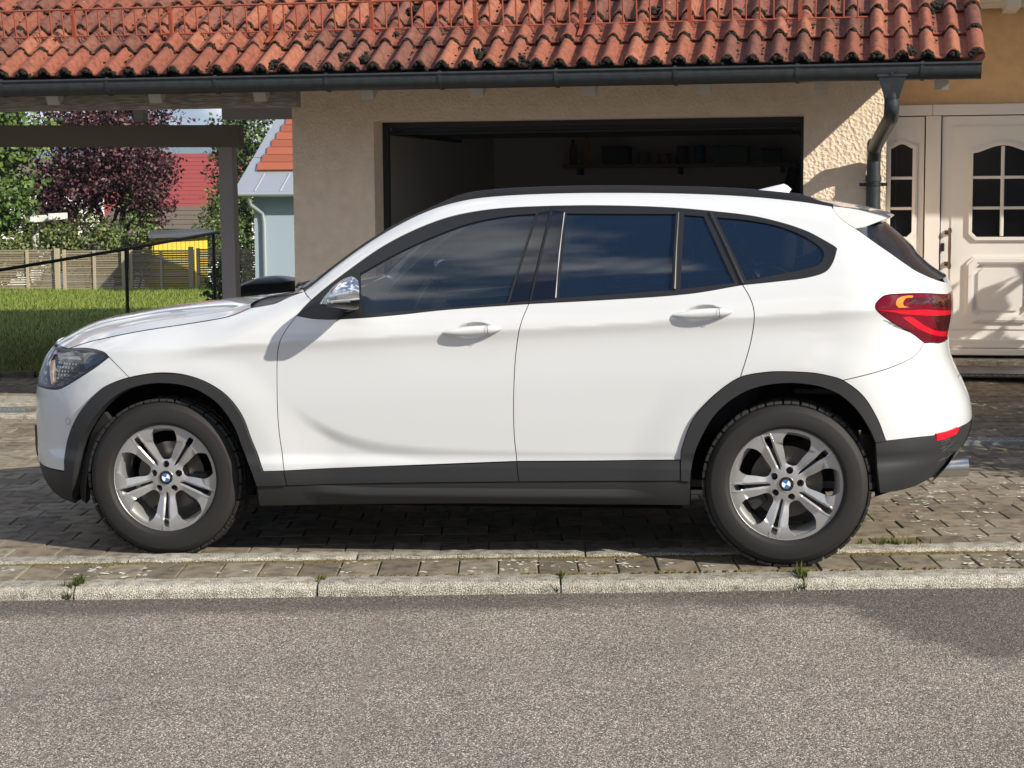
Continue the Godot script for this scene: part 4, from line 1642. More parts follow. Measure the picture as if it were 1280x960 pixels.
func traced() -> void:
	var raw := {
		"hood_line": [Vector2(-0.503, 0.882), Vector2(-0.395, 0.914), Vector2(-0.267, 0.942), Vector2(-0.110, 0.971), Vector2(0.140, 1.007), Vector2(0.293, 1.035), Vector2(0.377, 1.069)],
		"cowl_edge": [Vector2(0.377, 1.069), Vector2(0.429, 1.077), Vector2(0.503, 1.091), Vector2(0.551, 1.114), Vector2(0.623, 1.140)],
		"pillar_joint": [Vector2(0.623, 1.140), Vector2(0.668, 1.106)],
		"lamp_top": [Vector2(-0.503, 0.882), Vector2(-0.400, 0.892), Vector2(-0.322, 0.890), Vector2(-0.267, 0.881), Vector2(-0.238, 0.863)],
		"lamp_bottom": [Vector2(-0.238, 0.863), Vector2(-0.301, 0.818), Vector2(-0.382, 0.771), Vector2(-0.450, 0.736), Vector2(-0.509, 0.713), Vector2(-0.571, 0.708)],
		"bumper_seam": [Vector2(-0.238, 0.863), Vector2(-0.183, 0.821), Vector2(-0.135, 0.778)],
		"arch_front": [Vector2(-0.475, 0.355), Vector2(-0.463, 0.464), Vector2(-0.417, 0.567), Vector2(-0.352, 0.652), Vector2(-0.268, 0.726), Vector2(-0.195, 0.760), Vector2(-0.135, 0.778), Vector2(-0.048, 0.794), Vector2(0.024, 0.799), Vector2(0.115, 0.791), Vector2(0.215, 0.759), Vector2(0.305, 0.702), Vector2(0.370, 0.619), Vector2(0.409, 0.513), Vector2(0.446, 0.420), Vector2(0.461, 0.379)],
		"arch_front_in": [Vector2(-0.468, 0.201), Vector2(-0.428, 0.307), Vector2(-0.407, 0.392), Vector2(-0.381, 0.486), Vector2(-0.316, 0.583), Vector2(-0.241, 0.663), Vector2(-0.149, 0.723), Vector2(-0.058, 0.749), Vector2(0.025, 0.755), Vector2(0.108, 0.747), Vector2(0.187, 0.722), Vector2(0.272, 0.664), Vector2(0.335, 0.574), Vector2(0.372, 0.475), Vector2(0.413, 0.375), Vector2(0.431, 0.316)],
		"fender_foot": [Vector2(0.461, 0.379), Vector2(0.552, 0.382)],
		"clad_tail": [Vector2(0.552, 0.382), Vector2(0.563, 0.318)],
		"clad_foot": [Vector2(0.563, 0.318), Vector2(0.431, 0.314)],
		"door_front": [Vector2(0.610, 1.041), Vector2(0.581, 1.003), Vector2(0.552, 0.956), Vector2(0.529, 0.888), Vector2(0.524, 0.786), Vector2(0.529, 0.563), Vector2(0.552, 0.382)],
		"mirror_edge": [Vector2(0.668, 1.106), Vector2(0.639, 1.076), Vector2(0.610, 1.041)],
		"belt_front": [Vector2(0.610, 1.041), Vector2(0.696, 1.028), Vector2(0.804, 1.027), Vector2(1.026, 1.042), Vector2(1.256, 1.065), Vector2(1.608, 1.088)],
		"belt_rear": [Vector2(1.608, 1.088), Vector2(1.939, 1.104), Vector2(2.269, 1.126), Vector2(2.491, 1.161)],
		"belt_quarter": [Vector2(2.491, 1.161), Vector2(2.627, 1.174), Vector2(2.756, 1.190), Vector2(2.827, 1.213), Vector2(2.856, 1.251), Vector2(2.872, 1.303)],
		"frame_tip": [Vector2(2.872, 1.303), Vector2(2.863, 1.312), Vector2(2.821, 1.337), Vector2(2.756, 1.372), Vector2(2.658, 1.407), Vector2(2.527, 1.439), Vector2(2.347, 1.462)],
		"frame_top_rear": [Vector2(2.347, 1.462), Vector2(2.226, 1.474), Vector2(2.058, 1.484), Vector2(1.853, 1.490), Vector2(1.681, 1.490)],
		"frame_top_front": [Vector2(1.681, 1.490), Vector2(1.507, 1.485), Vector2(1.368, 1.473), Vector2(1.229, 1.446), Vector2(1.092, 1.396), Vector2(0.958, 1.327), Vector2(0.830, 1.237), Vector2(0.718, 1.150), Vector2(0.668, 1.106)],
		"door_mid": [Vector2(1.608, 1.088), Vector2(1.577, 1.005), Vector2(1.555, 0.888), Vector2(1.545, 0.722), Vector2(1.544, 0.552), Vector2(1.554, 0.429)],
		"door_rear": [Vector2(2.491, 1.161), Vector2(2.517, 1.119), Vector2(2.535, 1.074), Vector2(2.540, 1.025), Vector2(2.527, 0.936), Vector2(2.508, 0.863), Vector2(2.484, 0.786)],
		"pillar_b": [Vector2(1.681, 1.490), Vector2(1.608, 1.088)],
		"pillar_d": [Vector2(2.347, 1.462), Vector2(2.491, 1.161)],
		"sill_white_front": [Vector2(0.552, 0.382), Vector2(1.055, 0.406), Vector2(1.554, 0.429)],
		"sill_white_rear": [Vector2(1.554, 0.429), Vector2(1.904, 0.434), Vector2(2.239, 0.442)],
		"door_clad_low_front": [Vector2(0.563, 0.318), Vector2(1.053, 0.333), Vector2(1.562, 0.344)],
		"door_clad_low_rear": [Vector2(1.562, 0.344), Vector2(1.903, 0.349), Vector2(2.240, 0.356)],
		"clad_mid": [Vector2(1.554, 0.429), Vector2(1.562, 0.344)],
		"clad_rear": [Vector2(2.239, 0.442), Vector2(2.240, 0.356)],
		"clad_rear_foot": [Vector2(2.240, 0.356), Vector2(2.278, 0.350)],
		"arch_rear": [Vector2(2.239, 0.442), Vector2(2.244, 0.489), Vector2(2.292, 0.614), Vector2(2.375, 0.709), Vector2(2.431, 0.755), Vector2(2.484, 0.786), Vector2(2.547, 0.801), Vector2(2.631, 0.809), Vector2(2.770, 0.804), Vector2(2.834, 0.793), Vector2(2.897, 0.773), Vector2(2.978, 0.709), Vector2(3.036, 0.615), Vector2(3.071, 0.523)],
		"arch_rear_in": [Vector2(2.278, 0.350), Vector2(2.286, 0.423), Vector2(2.315, 0.515), Vector2(2.386, 0.637), Vector2(2.492, 0.721), Vector2(2.609, 0.757), Vector2(2.747, 0.759), Vector2(2.863, 0.727), Vector2(2.943, 0.664), Vector2(3.002, 0.579), Vector2(3.030, 0.516)],
		"sill_foot": [Vector2(0.425, 0.221), Vector2(0.972, 0.233), Vector2(1.526, 0.244), Vector2(2.274, 0.247)],
		"rear_seam": [Vector2(2.897, 0.773), Vector2(2.997, 0.796), Vector2(3.094, 0.822), Vector2(3.190, 0.862), Vector2(3.233, 0.910)],
		"roof_edge": [Vector2(0.623, 1.140), Vector2(0.745, 1.239), Vector2(0.876, 1.336), Vector2(1.008, 1.417), Vector2(1.143, 1.480), Vector2(1.281, 1.518), Vector2(1.421, 1.535), Vector2(1.670, 1.544), Vector2(1.914, 1.544), Vector2(2.222, 1.537), Vector2(2.491, 1.522), Vector2(2.723, 1.497), Vector2(2.853, 1.475)],
		"hatch_line": [Vector2(2.853, 1.475), Vector2(2.880, 1.435), Vector2(2.915, 1.405), Vector2(2.959, 1.376), Vector2(3.057, 1.304), Vector2(3.181, 1.216), Vector2(3.245, 1.182), Vector2(3.293, 1.161)],
		"lamp_rear": [Vector2(3.233, 0.910), Vector2(3.177, 0.955), Vector2(3.134, 0.979), Vector2(3.073, 1.019), Vector2(3.035, 1.051), Vector2(3.025, 1.071), Vector2(3.035, 1.091), Vector2(3.066, 1.114), Vector2(3.148, 1.118), Vector2(3.242, 1.113), Vector2(3.339, 1.097)],
		"bumper_low": [Vector2(3.071, 0.523), Vector2(3.179, 0.530), Vector2(3.281, 0.530)],
		"bumper_rear_front": [Vector2(3.030, 0.516), Vector2(3.038, 0.413), Vector2(3.050, 0.309)],
		"clad_bump": [Vector2(3.030, 0.516), Vector2(3.071, 0.523)],
		"glass_front": [Vector2(0.897, 1.046), Vector2(0.887, 1.089), Vector2(0.873, 1.215), Vector2(1.022, 1.297), Vector2(1.169, 1.364), Vector2(1.326, 1.420), Vector2(1.486, 1.450), Vector2(1.615, 1.459), Vector2(1.517, 1.092)],
		"trim_b_front": [Vector2(1.527, 1.093), Vector2(1.625, 1.460), Vector2(1.674, 1.472), Vector2(1.609, 1.100)],
		"trim_b_rear": [Vector2(1.618, 1.100), Vector2(1.686, 1.472), Vector2(1.732, 1.466), Vector2(1.717, 1.108)],
		"glass_rear": [Vector2(1.732, 1.109), Vector2(1.746, 1.458), Vector2(2.207, 1.451), Vector2(2.200, 1.141)],
		"glass_vent": [Vector2(2.236, 1.144), Vector2(2.246, 1.447), Vector2(2.328, 1.440), Vector2(2.458, 1.169)],
		"glass_quarter": [Vector2(2.508, 1.178), Vector2(2.381, 1.435), Vector2(2.500, 1.424), Vector2(2.634, 1.397), Vector2(2.737, 1.356), Vector2(2.811, 1.305), Vector2(2.821, 1.274), Vector2(2.796, 1.239), Vector2(2.737, 1.220)],
		"amber": [Vector2(3.109, 1.076), Vector2(3.115, 1.096), Vector2(3.137, 1.108), Vector2(3.179, 1.109), Vector2(3.179, 1.102), Vector2(3.152, 1.100), Vector2(3.139, 1.084), Vector2(3.142, 1.070), Vector2(3.163, 1.063), Vector2(3.121, 1.063)],
		"amber2": [Vector2(3.148, 1.070), Vector2(3.190, 1.078), Vector2(3.242, 1.078), Vector2(3.262, 1.063), Vector2(3.242, 1.059), Vector2(3.163, 1.064)],
		"dark_up": [Vector2(3.152, 1.087), Vector2(3.179, 1.100), Vector2(3.311, 1.094), Vector2(3.351, 1.084), Vector2(3.355, 1.043), Vector2(3.267, 1.058), Vector2(3.262, 1.076), Vector2(3.186, 1.079)],
		"bar": [Vector2(3.034, 1.056), Vector2(3.148, 1.052), Vector2(3.242, 1.048), Vector2(3.370, 1.025), Vector2(3.371, 1.007), Vector2(3.129, 1.037), Vector2(3.107, 1.044)],
		"ell": [Vector2(3.137, 1.022), Vector2(3.172, 1.023), Vector2(3.227, 0.986), Vector2(3.277, 0.958), Vector2(3.380, 0.926), Vector2(3.380, 0.908), Vector2(3.269, 0.939), Vector2(3.204, 0.971)],
		"deep": [Vector2(3.276, 1.023), Vector2(3.372, 1.002), Vector2(3.380, 0.930), Vector2(3.290, 0.959)],
		"lampF_inner": [Vector2(-0.616, 0.804), Vector2(-0.582, 0.838), Vector2(-0.414, 0.862), Vector2(-0.376, 0.815), Vector2(-0.497, 0.750), Vector2(-0.571, 0.724)],
		"lampF_dark": [Vector2(-0.394, 0.871), Vector2(-0.289, 0.883), Vector2(-0.239, 0.857), Vector2(-0.363, 0.808)],
		"lampF_amber": [Vector2(-0.620, 0.818), Vector2(-0.587, 0.833), Vector2(-0.547, 0.742), Vector2(-0.565, 0.726)],
	}
	var sharp := ["glass_rear", "trim_b_front", "trim_b_rear", "pillar_b", "pillar_d", "lampF_inner", "lampF_dark", "lampF_amber", "dark_up", "deep", "fender_foot", "clad_tail", "clad_mid", "clad_rear", "bar"]
	for k in raw:
		E[k] = PackedVector2Array(raw[k]) if k in sharp else sm(raw[k], 5)
	# outlines whose corners must stay crisp are smoothed piece by piece
	var gf: Array = raw["glass_front"]
	var f := sm(gf.slice(0, 2), 2)
	f.append_array(sm(gf.slice(2, 8), 5))
	f.append(gf[8])
	E["glass_front"] = f
	E["glass_vent"] = PackedVector2Array(raw["glass_vent"])
	var gq: Array = raw["glass_quarter"]
	f = PackedVector2Array([gq[0]])
	f.append_array(sm(gq.slice(1, 9), 5))
	E["glass_quarter"] = f

func panel(parent: Node, called: String, poly: PackedVector2Array, m: Material, sides := [1.0], off := 0.0, holes := [], wall := 0.014, gap := 0.0018, cell := 0.011) -> MeshInstance3D:
	var mb := MB.new()
	var p := shrink(poly, gap) if gap > 0.0 else clean(poly)
	for s in sides:
		var fine := cell if s > 0.0 else maxf(cell, 0.03)
		sheet(mb, p, holes, Vector2(fine, fine), side(s, off), Vector3(0, 0, s), wall)
	return put(parent, called, mb, m)

func oval(c: Vector2, rx: float, ry: float, tilt: float, n := 28, pow_ := 2.0) -> PackedVector2Array:
	var o := PackedVector2Array()
	for k in n:
		var a := TAU * k / n
		var q := Vector2(signf(cos(a)) * pow(absf(cos(a)), 2.0 / pow_) * rx, signf(sin(a)) * pow(absf(sin(a)), 2.0 / pow_) * ry)
		o.append(c + q.rotated(tilt))
	return ccw(o)

func car() -> void:
	traced()
	var c := thing("parked_car", "white compact SUV with black cladding parked across the drive", "car")
	var ex := Vector3(cos(CAR_YAW) * cos(GRADE), sin(GRADE), sin(CAR_YAW) * cos(GRADE))
	var ez := Vector3(-sin(CAR_YAW), 0, cos(CAR_YAW))
	c.transform = Transform3D(Basis(ex, ez.cross(ex), ez), Vector3(-1.377, GRADE * -1.377, -8.7643))
	var paint: Material = M.white_paint
	body_core(c)
	for s in [1.0, -1.0]:
		flank_panels(c, s, paint)
	front_end(c, paint)
	rear_end(c, paint)
	upper_body(c, paint)
	cabin(c)
	for k in 4:
		road_wheel(c, Vector3(0.0 if k < 2 else 2.67, 0.336, 0.78 if k % 2 == 0 else -0.78), 1.0 if k % 2 == 0 else -1.0, [0.0, 0.5, 0.244, 0.9][k], k)

# dark structure behind the panels: keeps the gaps dark and the floor shut
func body_core(c: Node3D) -> void:
	var arch := [loop(["arch_front_in", PackedVector2Array([Vector2(0.43, 0.1), Vector2(-0.47, 0.1)])]), loop(["arch_rear_in", PackedVector2Array([Vector2(3.03, 0.1), Vector2(2.28, 0.1)])])]
	var shell := PackedVector2Array([Vector2(cut_front(0.3) + 0.03, 0.27), Vector2(2.9, 0.25), Vector2(3.25, 0.34), Vector2(3.30, 0.5), Vector2(3.22, 0.85), Vector2(3.16, 1.12), Vector2(2.9, 1.10), Vector2(2.0, 1.06), Vector2(1.0, 1.0), Vector2(0.62, 0.98), Vector2(0.35, 0.97), Vector2(-0.2, 0.88), Vector2(cut_front(0.84) + 0.03, 0.84)])
	var mb := MB.new()
	for s in [1.0, -1.0]:
		sheet(mb, clean(shell), arch, Vector2(0.06, 0.06), side(s, -0.03), Vector3(0, 0, s))
	# floor, fire wall and tail wall
	mb.box(Vector3(1.33, 0.235, 0), Vector3(1.80, 0.03, 1.62))
	mb.box(Vector3(1.20, 0.265, 0), Vector3(3.7, 0.03, 1.0))
	mb.box(Vector3(0.5, 0.62, 0), Vector3(0.03, 0.74, 1.62))
	put(c, "underbody", mb, M.seam_black)
	# wheel houses
	for k in 4:
		var wm := MB.new()
		var p: PackedVector2Array = E["arch_front_in"] if k < 2 else E["arch_rear_in"]
		var s := 1.0 if k % 2 == 0 else -1.0
		var fan := Vector3(p[p.size() / 2].x, 0.45, s * 0.50)
		for i in p.size() - 1:
			var a := Vector3(p[i].x, p[i].y, s * (skin(p[i].x, p[i].y) - 0.02))
			var b := Vector3(p[i + 1].x, p[i + 1].y, s * (skin(p[i + 1].x, p[i + 1].y) - 0.02))
			var a2 := Vector3(a.x, a.y + 0.01, s * 0.50)
			var b2 := Vector3(b.x, b.y + 0.01, s * 0.50)
			var nn := Vector3((0.0 if k < 2 else 2.67) - a.x, 0.33 - a.y, 0).normalized()
			wm.quad(a, b, b2, a2, nn)
			wm.tri(fan, a2, b2, Vector3(0, 0, s), Vector3(0, 0, s), Vector3(0, 0, s))
		put(c, "wheel_house", wm, M.seam_black)

	# plastic liner edge showing at the front of each front arch
	for s in [1.0, -1.0]:
		var lm := MB.new()
		var p := sm([Vector2(-0.445, 0.21), Vector2(-0.415, 0.32), Vector2(-0.385, 0.42), Vector2(-0.340, 0.53), Vector2(-0.275, 0.62)], 4)
		var q := sm([Vector2(-0.245, 0.585), Vector2(-0.300, 0.48), Vector2(-0.355, 0.37), Vector2(-0.392, 0.27), Vector2(-0.425, 0.19)], 4)
		p.append_array(q)
		sheet(lm, clean(p), [], Vector2(0.03, 0.03), side(s, -0.045), Vector3(0, 0, s), 0.03)
		for k in 3:
			lm.rbox(on(s, -0.33 + 0.012 * k, 0.468 + 0.018 * k, -0.040), Vector3(0.012, 0.012, 0.02), 0.003)
		put(c, "arch_liner", lm, M.black_plastic)

func flank_panels(c: Node3D, s: float, paint: Material) -> void:
	var one := [s]
	# --- front wing
	var wing := loop(["hood_line", "cowl_edge", "pillar_joint", "mirror_edge", "door_front", "-fender_foot", "-arch_front", "-bumper_seam", "-lamp_top"])
	# keep only the run of the arch behind the bumper seam
	wing = loop(["hood_line", "cowl_edge", "pillar_joint", "mirror_edge", "door_front", "-fender_foot", arch_part("arch_front", -0.136, 9.0, true), "-bumper_seam", "-lamp_top"])
	panel(c, "front_wing", wing, paint, one)
	# --- doors
	var fd_hole := oval(Vector2(1.372, 0.978), 0.088, 0.036, 0.10)
	var rd_hole := oval(Vector2(2.328, 1.046), 0.088, 0.036, 0.09)
	var fd := panel(c, "front_door", loop(["door_front", "sill_white_front", "-door_mid", "-belt_front"]), paint, one, 0.0, [fd_hole])
	var rd := panel(c, "rear_door", loop(["door_mid", "sill_white_rear", arch_part("arch_rear", -9.0, 2.484, false), "-door_rear", "-belt_rear"]), paint, one, 0.0, [rd_hole])
	door_handle(fd, Vector2(1.372, 0.978), 0.10, s, paint)
	door_handle(rd, Vector2(2.328, 1.046), 0.09, s, paint)
	panel(fd, "door_cladding", loop(["clad_tail", "door_clad_low_front", "-clad_mid", "-sill_white_front"]), M.black_plastic, one, 0.010, [], 0.03)
	panel(rd, "door_cladding", loop(["clad_mid", "door_clad_low_rear", "-clad_rear", "-sill_white_rear"]), M.black_plastic, one, 0.010, [], 0.03)
	# --- side glazing: black frame rings and panes
	var frame_f := loop(["belt_front", "-pillar_b", "frame_top_front", "mirror_edge"])
	var corner := sm([Vector2(0.670, 1.107), Vector2(0.72, 1.152), Vector2(0.80, 1.213), Vector2(0.873, 1.262)], 3)
	panel(fd, "window_frame", frame_f, M.satin_black, one, 0.003, [E["glass_front"], E["trim_b_front"]], 0.02, 0.001)
	panel(fd, "pillar_trim", E["trim_b_front"], M.gloss_black, one, 0.001, [], 0.01, 0.0012)
	panel(fd, "window_glass", E["glass_front"], M.tinted_glass, one, -0.006, [], 0.0, -0.004, 0.05)
	var frame_r := loop(["pillar_b", "belt_rear", "-pillar_d", "frame_top_rear"])
	panel(rd, "window_frame", frame_r, M.satin_black, one, 0.003, [E["glass_rear"], E["trim_b_rear"], E["glass_vent"]], 0.02, 0.001)
	panel(rd, "pillar_trim", E["trim_b_rear"], M.gloss_black, one, 0.001, [], 0.01, 0.0012)
	panel(rd, "window_glass", E["glass_rear"], M.privacy_glass, one, -0.006, [], 0.0, -0.004, 0.05)
	panel(rd, "quarter_glass", E["glass_vent"], M.privacy_glass, one, -0.006, [], 0.0, -0.004, 0.05)
	var bar := MB.new()
	bar.tube([on(s, 2.2185, 1.455, 0.006), on(s, 2.214, 1.30, 0.006), on(s, 2.212, 1.144, 0.006)], 0.009, 8)
	put(rd, "window_channel", bar, M.satin_black)
	var strip := MB.new()
	strip.tube([on(s, 1.737, 1.462, 0.004), on(s, 1.727, 1.29, 0.004), on(s, 1.720, 1.112, 0.004)], 0.0032, 6)
	put(rd, "window_strip", strip, M.dull_strip)
	var wrap := MB.new()
	wrap.tube([on(s, 2.352, 1.455, 0.005), on(s, 2.43, 1.30, 0.006), on(s, 2.492, 1.166, 0.005)], 0.008, 8)
	put(rd, "frame_edge", wrap, M.satin_black)
	# --- rear side panel with its window
	var quarter := quarter_outline()
	var q := panel(c, "rear_side_panel", quarter, paint, one)
	panel(q, "window_frame", loop(["belt_quarter", "frame_tip", "pillar_d"]), M.satin_black, one, 0.003, [E["glass_quarter"]], 0.02, 0.001)
	panel(q, "quarter_glass", E["glass_quarter"], M.privacy_glass, one, -0.006, [], 0.0, -0.004, 0.05)
	# --- cladding round the arches, sill
	var af := loop(["arch_front", "fender_foot", "clad_tail", "clad_foot", "-arch_front_in"])
	panel(c, "arch_cladding", af, M.black_plastic, one, 0.014, [], 0.045)
	var ar := loop(["-clad_rear", "arch_rear", "-clad_bump", "-arch_rear_in", "-clad_rear_foot"])
	panel(c, "arch_cladding", ar, M.black_plastic, one, 0.014, [], 0.045)
	var sill := loop([PackedVector2Array([Vector2(0.430, 0.315)]), PackedVector2Array([Vector2(0.563, 0.318)]), "door_clad_low_front", "door_clad_low_rear", "clad_rear_foot", "-sill_foot"])
	var sl := panel(c, "side_sill", sill, M.black_plastic, one, 0.004, [], 0.05)
	var step := MB.new()
	var rows := []
	for k in 25:
		var t := k / 24.0
		var x := lerpf(0.62, 2.16, t)
		var lift := 0.012 * ss((0.98 - x) / 0.34) 
		var y0 := 0.280 + 0.006 * t + lift
		var w := 0.018 * ss(t / 0.10) * ss((1.0 - t) / 0.16)
		rows.append([on(s, x, y0 + 0.030, 0.002 + w * 0.15), on(s, x, y0 + 0.004, 0.004 + w), on(s, x, y0 - 0.012, 0.004 + w * 1.05), on(s, x, y0 - 0.038, 0.003 + w * 0.4)])
	step.grid(rows, Vector3(0, 0, s))
	put(sl, "sill_ridge", step, M.black_plastic)
	wing_mirror(c, s, paint)
	# --- roof rail
	var rail := MB.new()
	var path := []
	for k in 41:
		var x := lerpf(1.12, 2.86, k / 40.0)
		var t := k / 40.0
		var yt := roof_line(x)
		var lift := 0.020 * ss(t / 0.10) * ss((1.0 - t) / 0.09)
		path.append(Vector3(x, yt - 0.004 + lift, s * (skin(x, yt) - 0.012)))
	var top_row := []
	var rws := []
	for p in path:
		rws.append([p + Vector3(0, -0.03, s * 0.014), p + Vector3(0, 0.002, s * 0.014), p + Vector3(0, 0.012, s * 0.008), p + Vector3(0, 0.014, -s * 0.004), p + Vector3(0, 0.008, -s * 0.014), p + Vector3(0, -0.03, -s * 0.016)])
	rail.grid(rws, Vector3(0, 0.6, s))
	put(c, "roof_rail", rail, M.satin_black)

func on(s: float, x: float, y: float, off := 0.0) -> Vector3:
	return Vector3(x, y, s * (skin(x, y) + off))

func roof_line(x: float) -> float:
	var p: PackedVector2Array = E["roof_edge"]
	for i in p.size() - 1:
		if x >= p[i].x and x <= p[i + 1].x:
			return lerpf(p[i].y, p[i + 1].y, (x - p[i].x) / maxf(p[i + 1].x - p[i].x, 1e-6))
	return p[0].y if x < p[0].x else p[p.size() - 1].y

# the points of a traced arch between two x values, front to rear or back to front
func arch_part(name_: String, x0: float, x1: float, back: bool) -> PackedVector2Array:
	var o := PackedVector2Array()
	for p in E[name_]:
		if p.x >= x0 - 0.0015 and p.x <= x1 + 0.0015:
			o.append(p)
	if back:
		o.reverse()
	return o

func roof_edge_part(x0: float, x1: float) -> PackedVector2Array:
	var o := PackedVector2Array()
	for p in E["roof_edge"]:
		if p.x >= x0 and p.x <= x1:
			o.append(p)
	return o

func hatch_part() -> PackedVector2Array:
	return E["hatch_line"]

# pillar, roof side and rear wing in one pressing, as on the car itself
func quarter_outline() -> PackedVector2Array:
	var o := PackedVector2Array()
	o.append_array(E["roof_edge"])
	o.append_array(E["hatch_line"])
	o.append(Vector2(cut_rear(1.14), 1.14))
	o.append(Vector2(cut_rear(1.105), 1.105))
	var r: PackedVector2Array = E["lamp_rear"].duplicate()
	r.reverse()
	for p in r:
		if p.x < cut_rear(p.y):
			o.append(p)
	r = E["rear_seam"].duplicate()
	r.reverse()
	o.append_array(r)
	o.append_array(arch_part("arch_rear", 2.484, 2.892, true))
	r = E["door_rear"].duplicate()
	r.reverse()
	o.append_array(r)
	o.append_array(E["belt_quarter"])
	o.append_array(E["frame_tip"])
	o.append_array(E["frame_top_rear"])
	o.append_array(E["frame_top_front"])
	r = E["pillar_joint"].duplicate()
	r.reverse()
	o.append_array(r)
	return clean(o)

func door_handle(door: Node3D, at: Vector2, tilt: float, s: float, paint: Material) -> void:
	var bowl := MB.new()
	var dish := func(p: Vector2) -> Vector3:
		var q := (p - at).rotated(-tilt)
		var r := Vector2(q.x / 0.088, q.y / 0.036).length()
		return Vector3(p.x, p.y, s * (skin(p.x, p.y) - 0.028 * (1.0 - ss(r * r))))
	sheet(bowl, oval(at, 0.0885, 0.0365, tilt), [], Vector2(0.010, 0.010), dish, Vector3(0, 0, s))
	put(door, "handle_bowl", bowl, paint)
	var h := MB.new()
	var rows := []
	var half := 0.126
	for k in 33:
		var t := lerpf(-1.0, 1.0, k / 32.0)
		var x := t * half
		var hh := 0.0215 * pow(maxf(1.0 - pow(absf(t), 2.6), 0.0), 0.55) * (1.0 - 0.28 * clampf(-t, 0.0, 1.0) * 1.6) * (1.0 if t < 0.55 else 1.0)
		var out := 0.040 * pow(maxf(1.0 - pow(absf(t), 3.0), 0.0), 0.5)
		var ring := []
		for j in 13:
			var a := lerpf(-0.5, 1.5, j / 12.0) * PI
			var q := Vector2(x, sin(a) * hh - 0.004 * t).rotated(tilt) + at
			var zc := skin(at.x + x, at.y) + out - 0.012 + 0.012 * cos(a) * pow(maxf(1.0 - t * t, 0.0), 0.3)
			ring.append(Vector3(q.x, q.y, s * zc))
		rows.append(ring)
	# normals point away from the handle's middle line
	for i in rows.size() - 1:
		for j in 12:
			var pts := [rows[i][j], rows[i + 1][j], rows[i + 1][j + 1], rows[i][j + 1]]
			var ns := []
			for k in 4:
				var ii := i + (1 if k == 1 or k == 2 else 0)
				var jj := j + (1 if k >= 2 else 0)
				var a := lerpf(-0.5, 1.5, jj / 12.0) * PI
				var t := lerpf(-1.0, 1.0, ii / 32.0)
				ns.append(Vector3(t * t * t * 0.5, sin(a) * (0.9 if true else 1.0), s * cos(a)).normalized())
			h.quadn(pts[0], pts[1], pts[2], pts[3], ns[0], ns[1], ns[2], ns[3])
	var hd := put(door, "handle", h, paint)
	var cap := MB.new()
	var xs := 0.082
	for k in 2:
		var q := Vector2(xs + 0.0012 * k, 0).rotated(tilt) + at
	var ln := []
	for j in 9:
		var a := lerpf(-0.48, 0.48, j / 8.0) * PI
		var q := Vector2(0.072, sin(a) * 0.0195).rotated(tilt) + at
		ln.append(Vector3(q.x, q.y, s * (skin(q.x, at.y) + 0.0325 + 0.0108 * cos(a))))
	cap.tube(ln, 0.0012, 4)
	put(hd, "lock_seam", cap, M.seam_black)

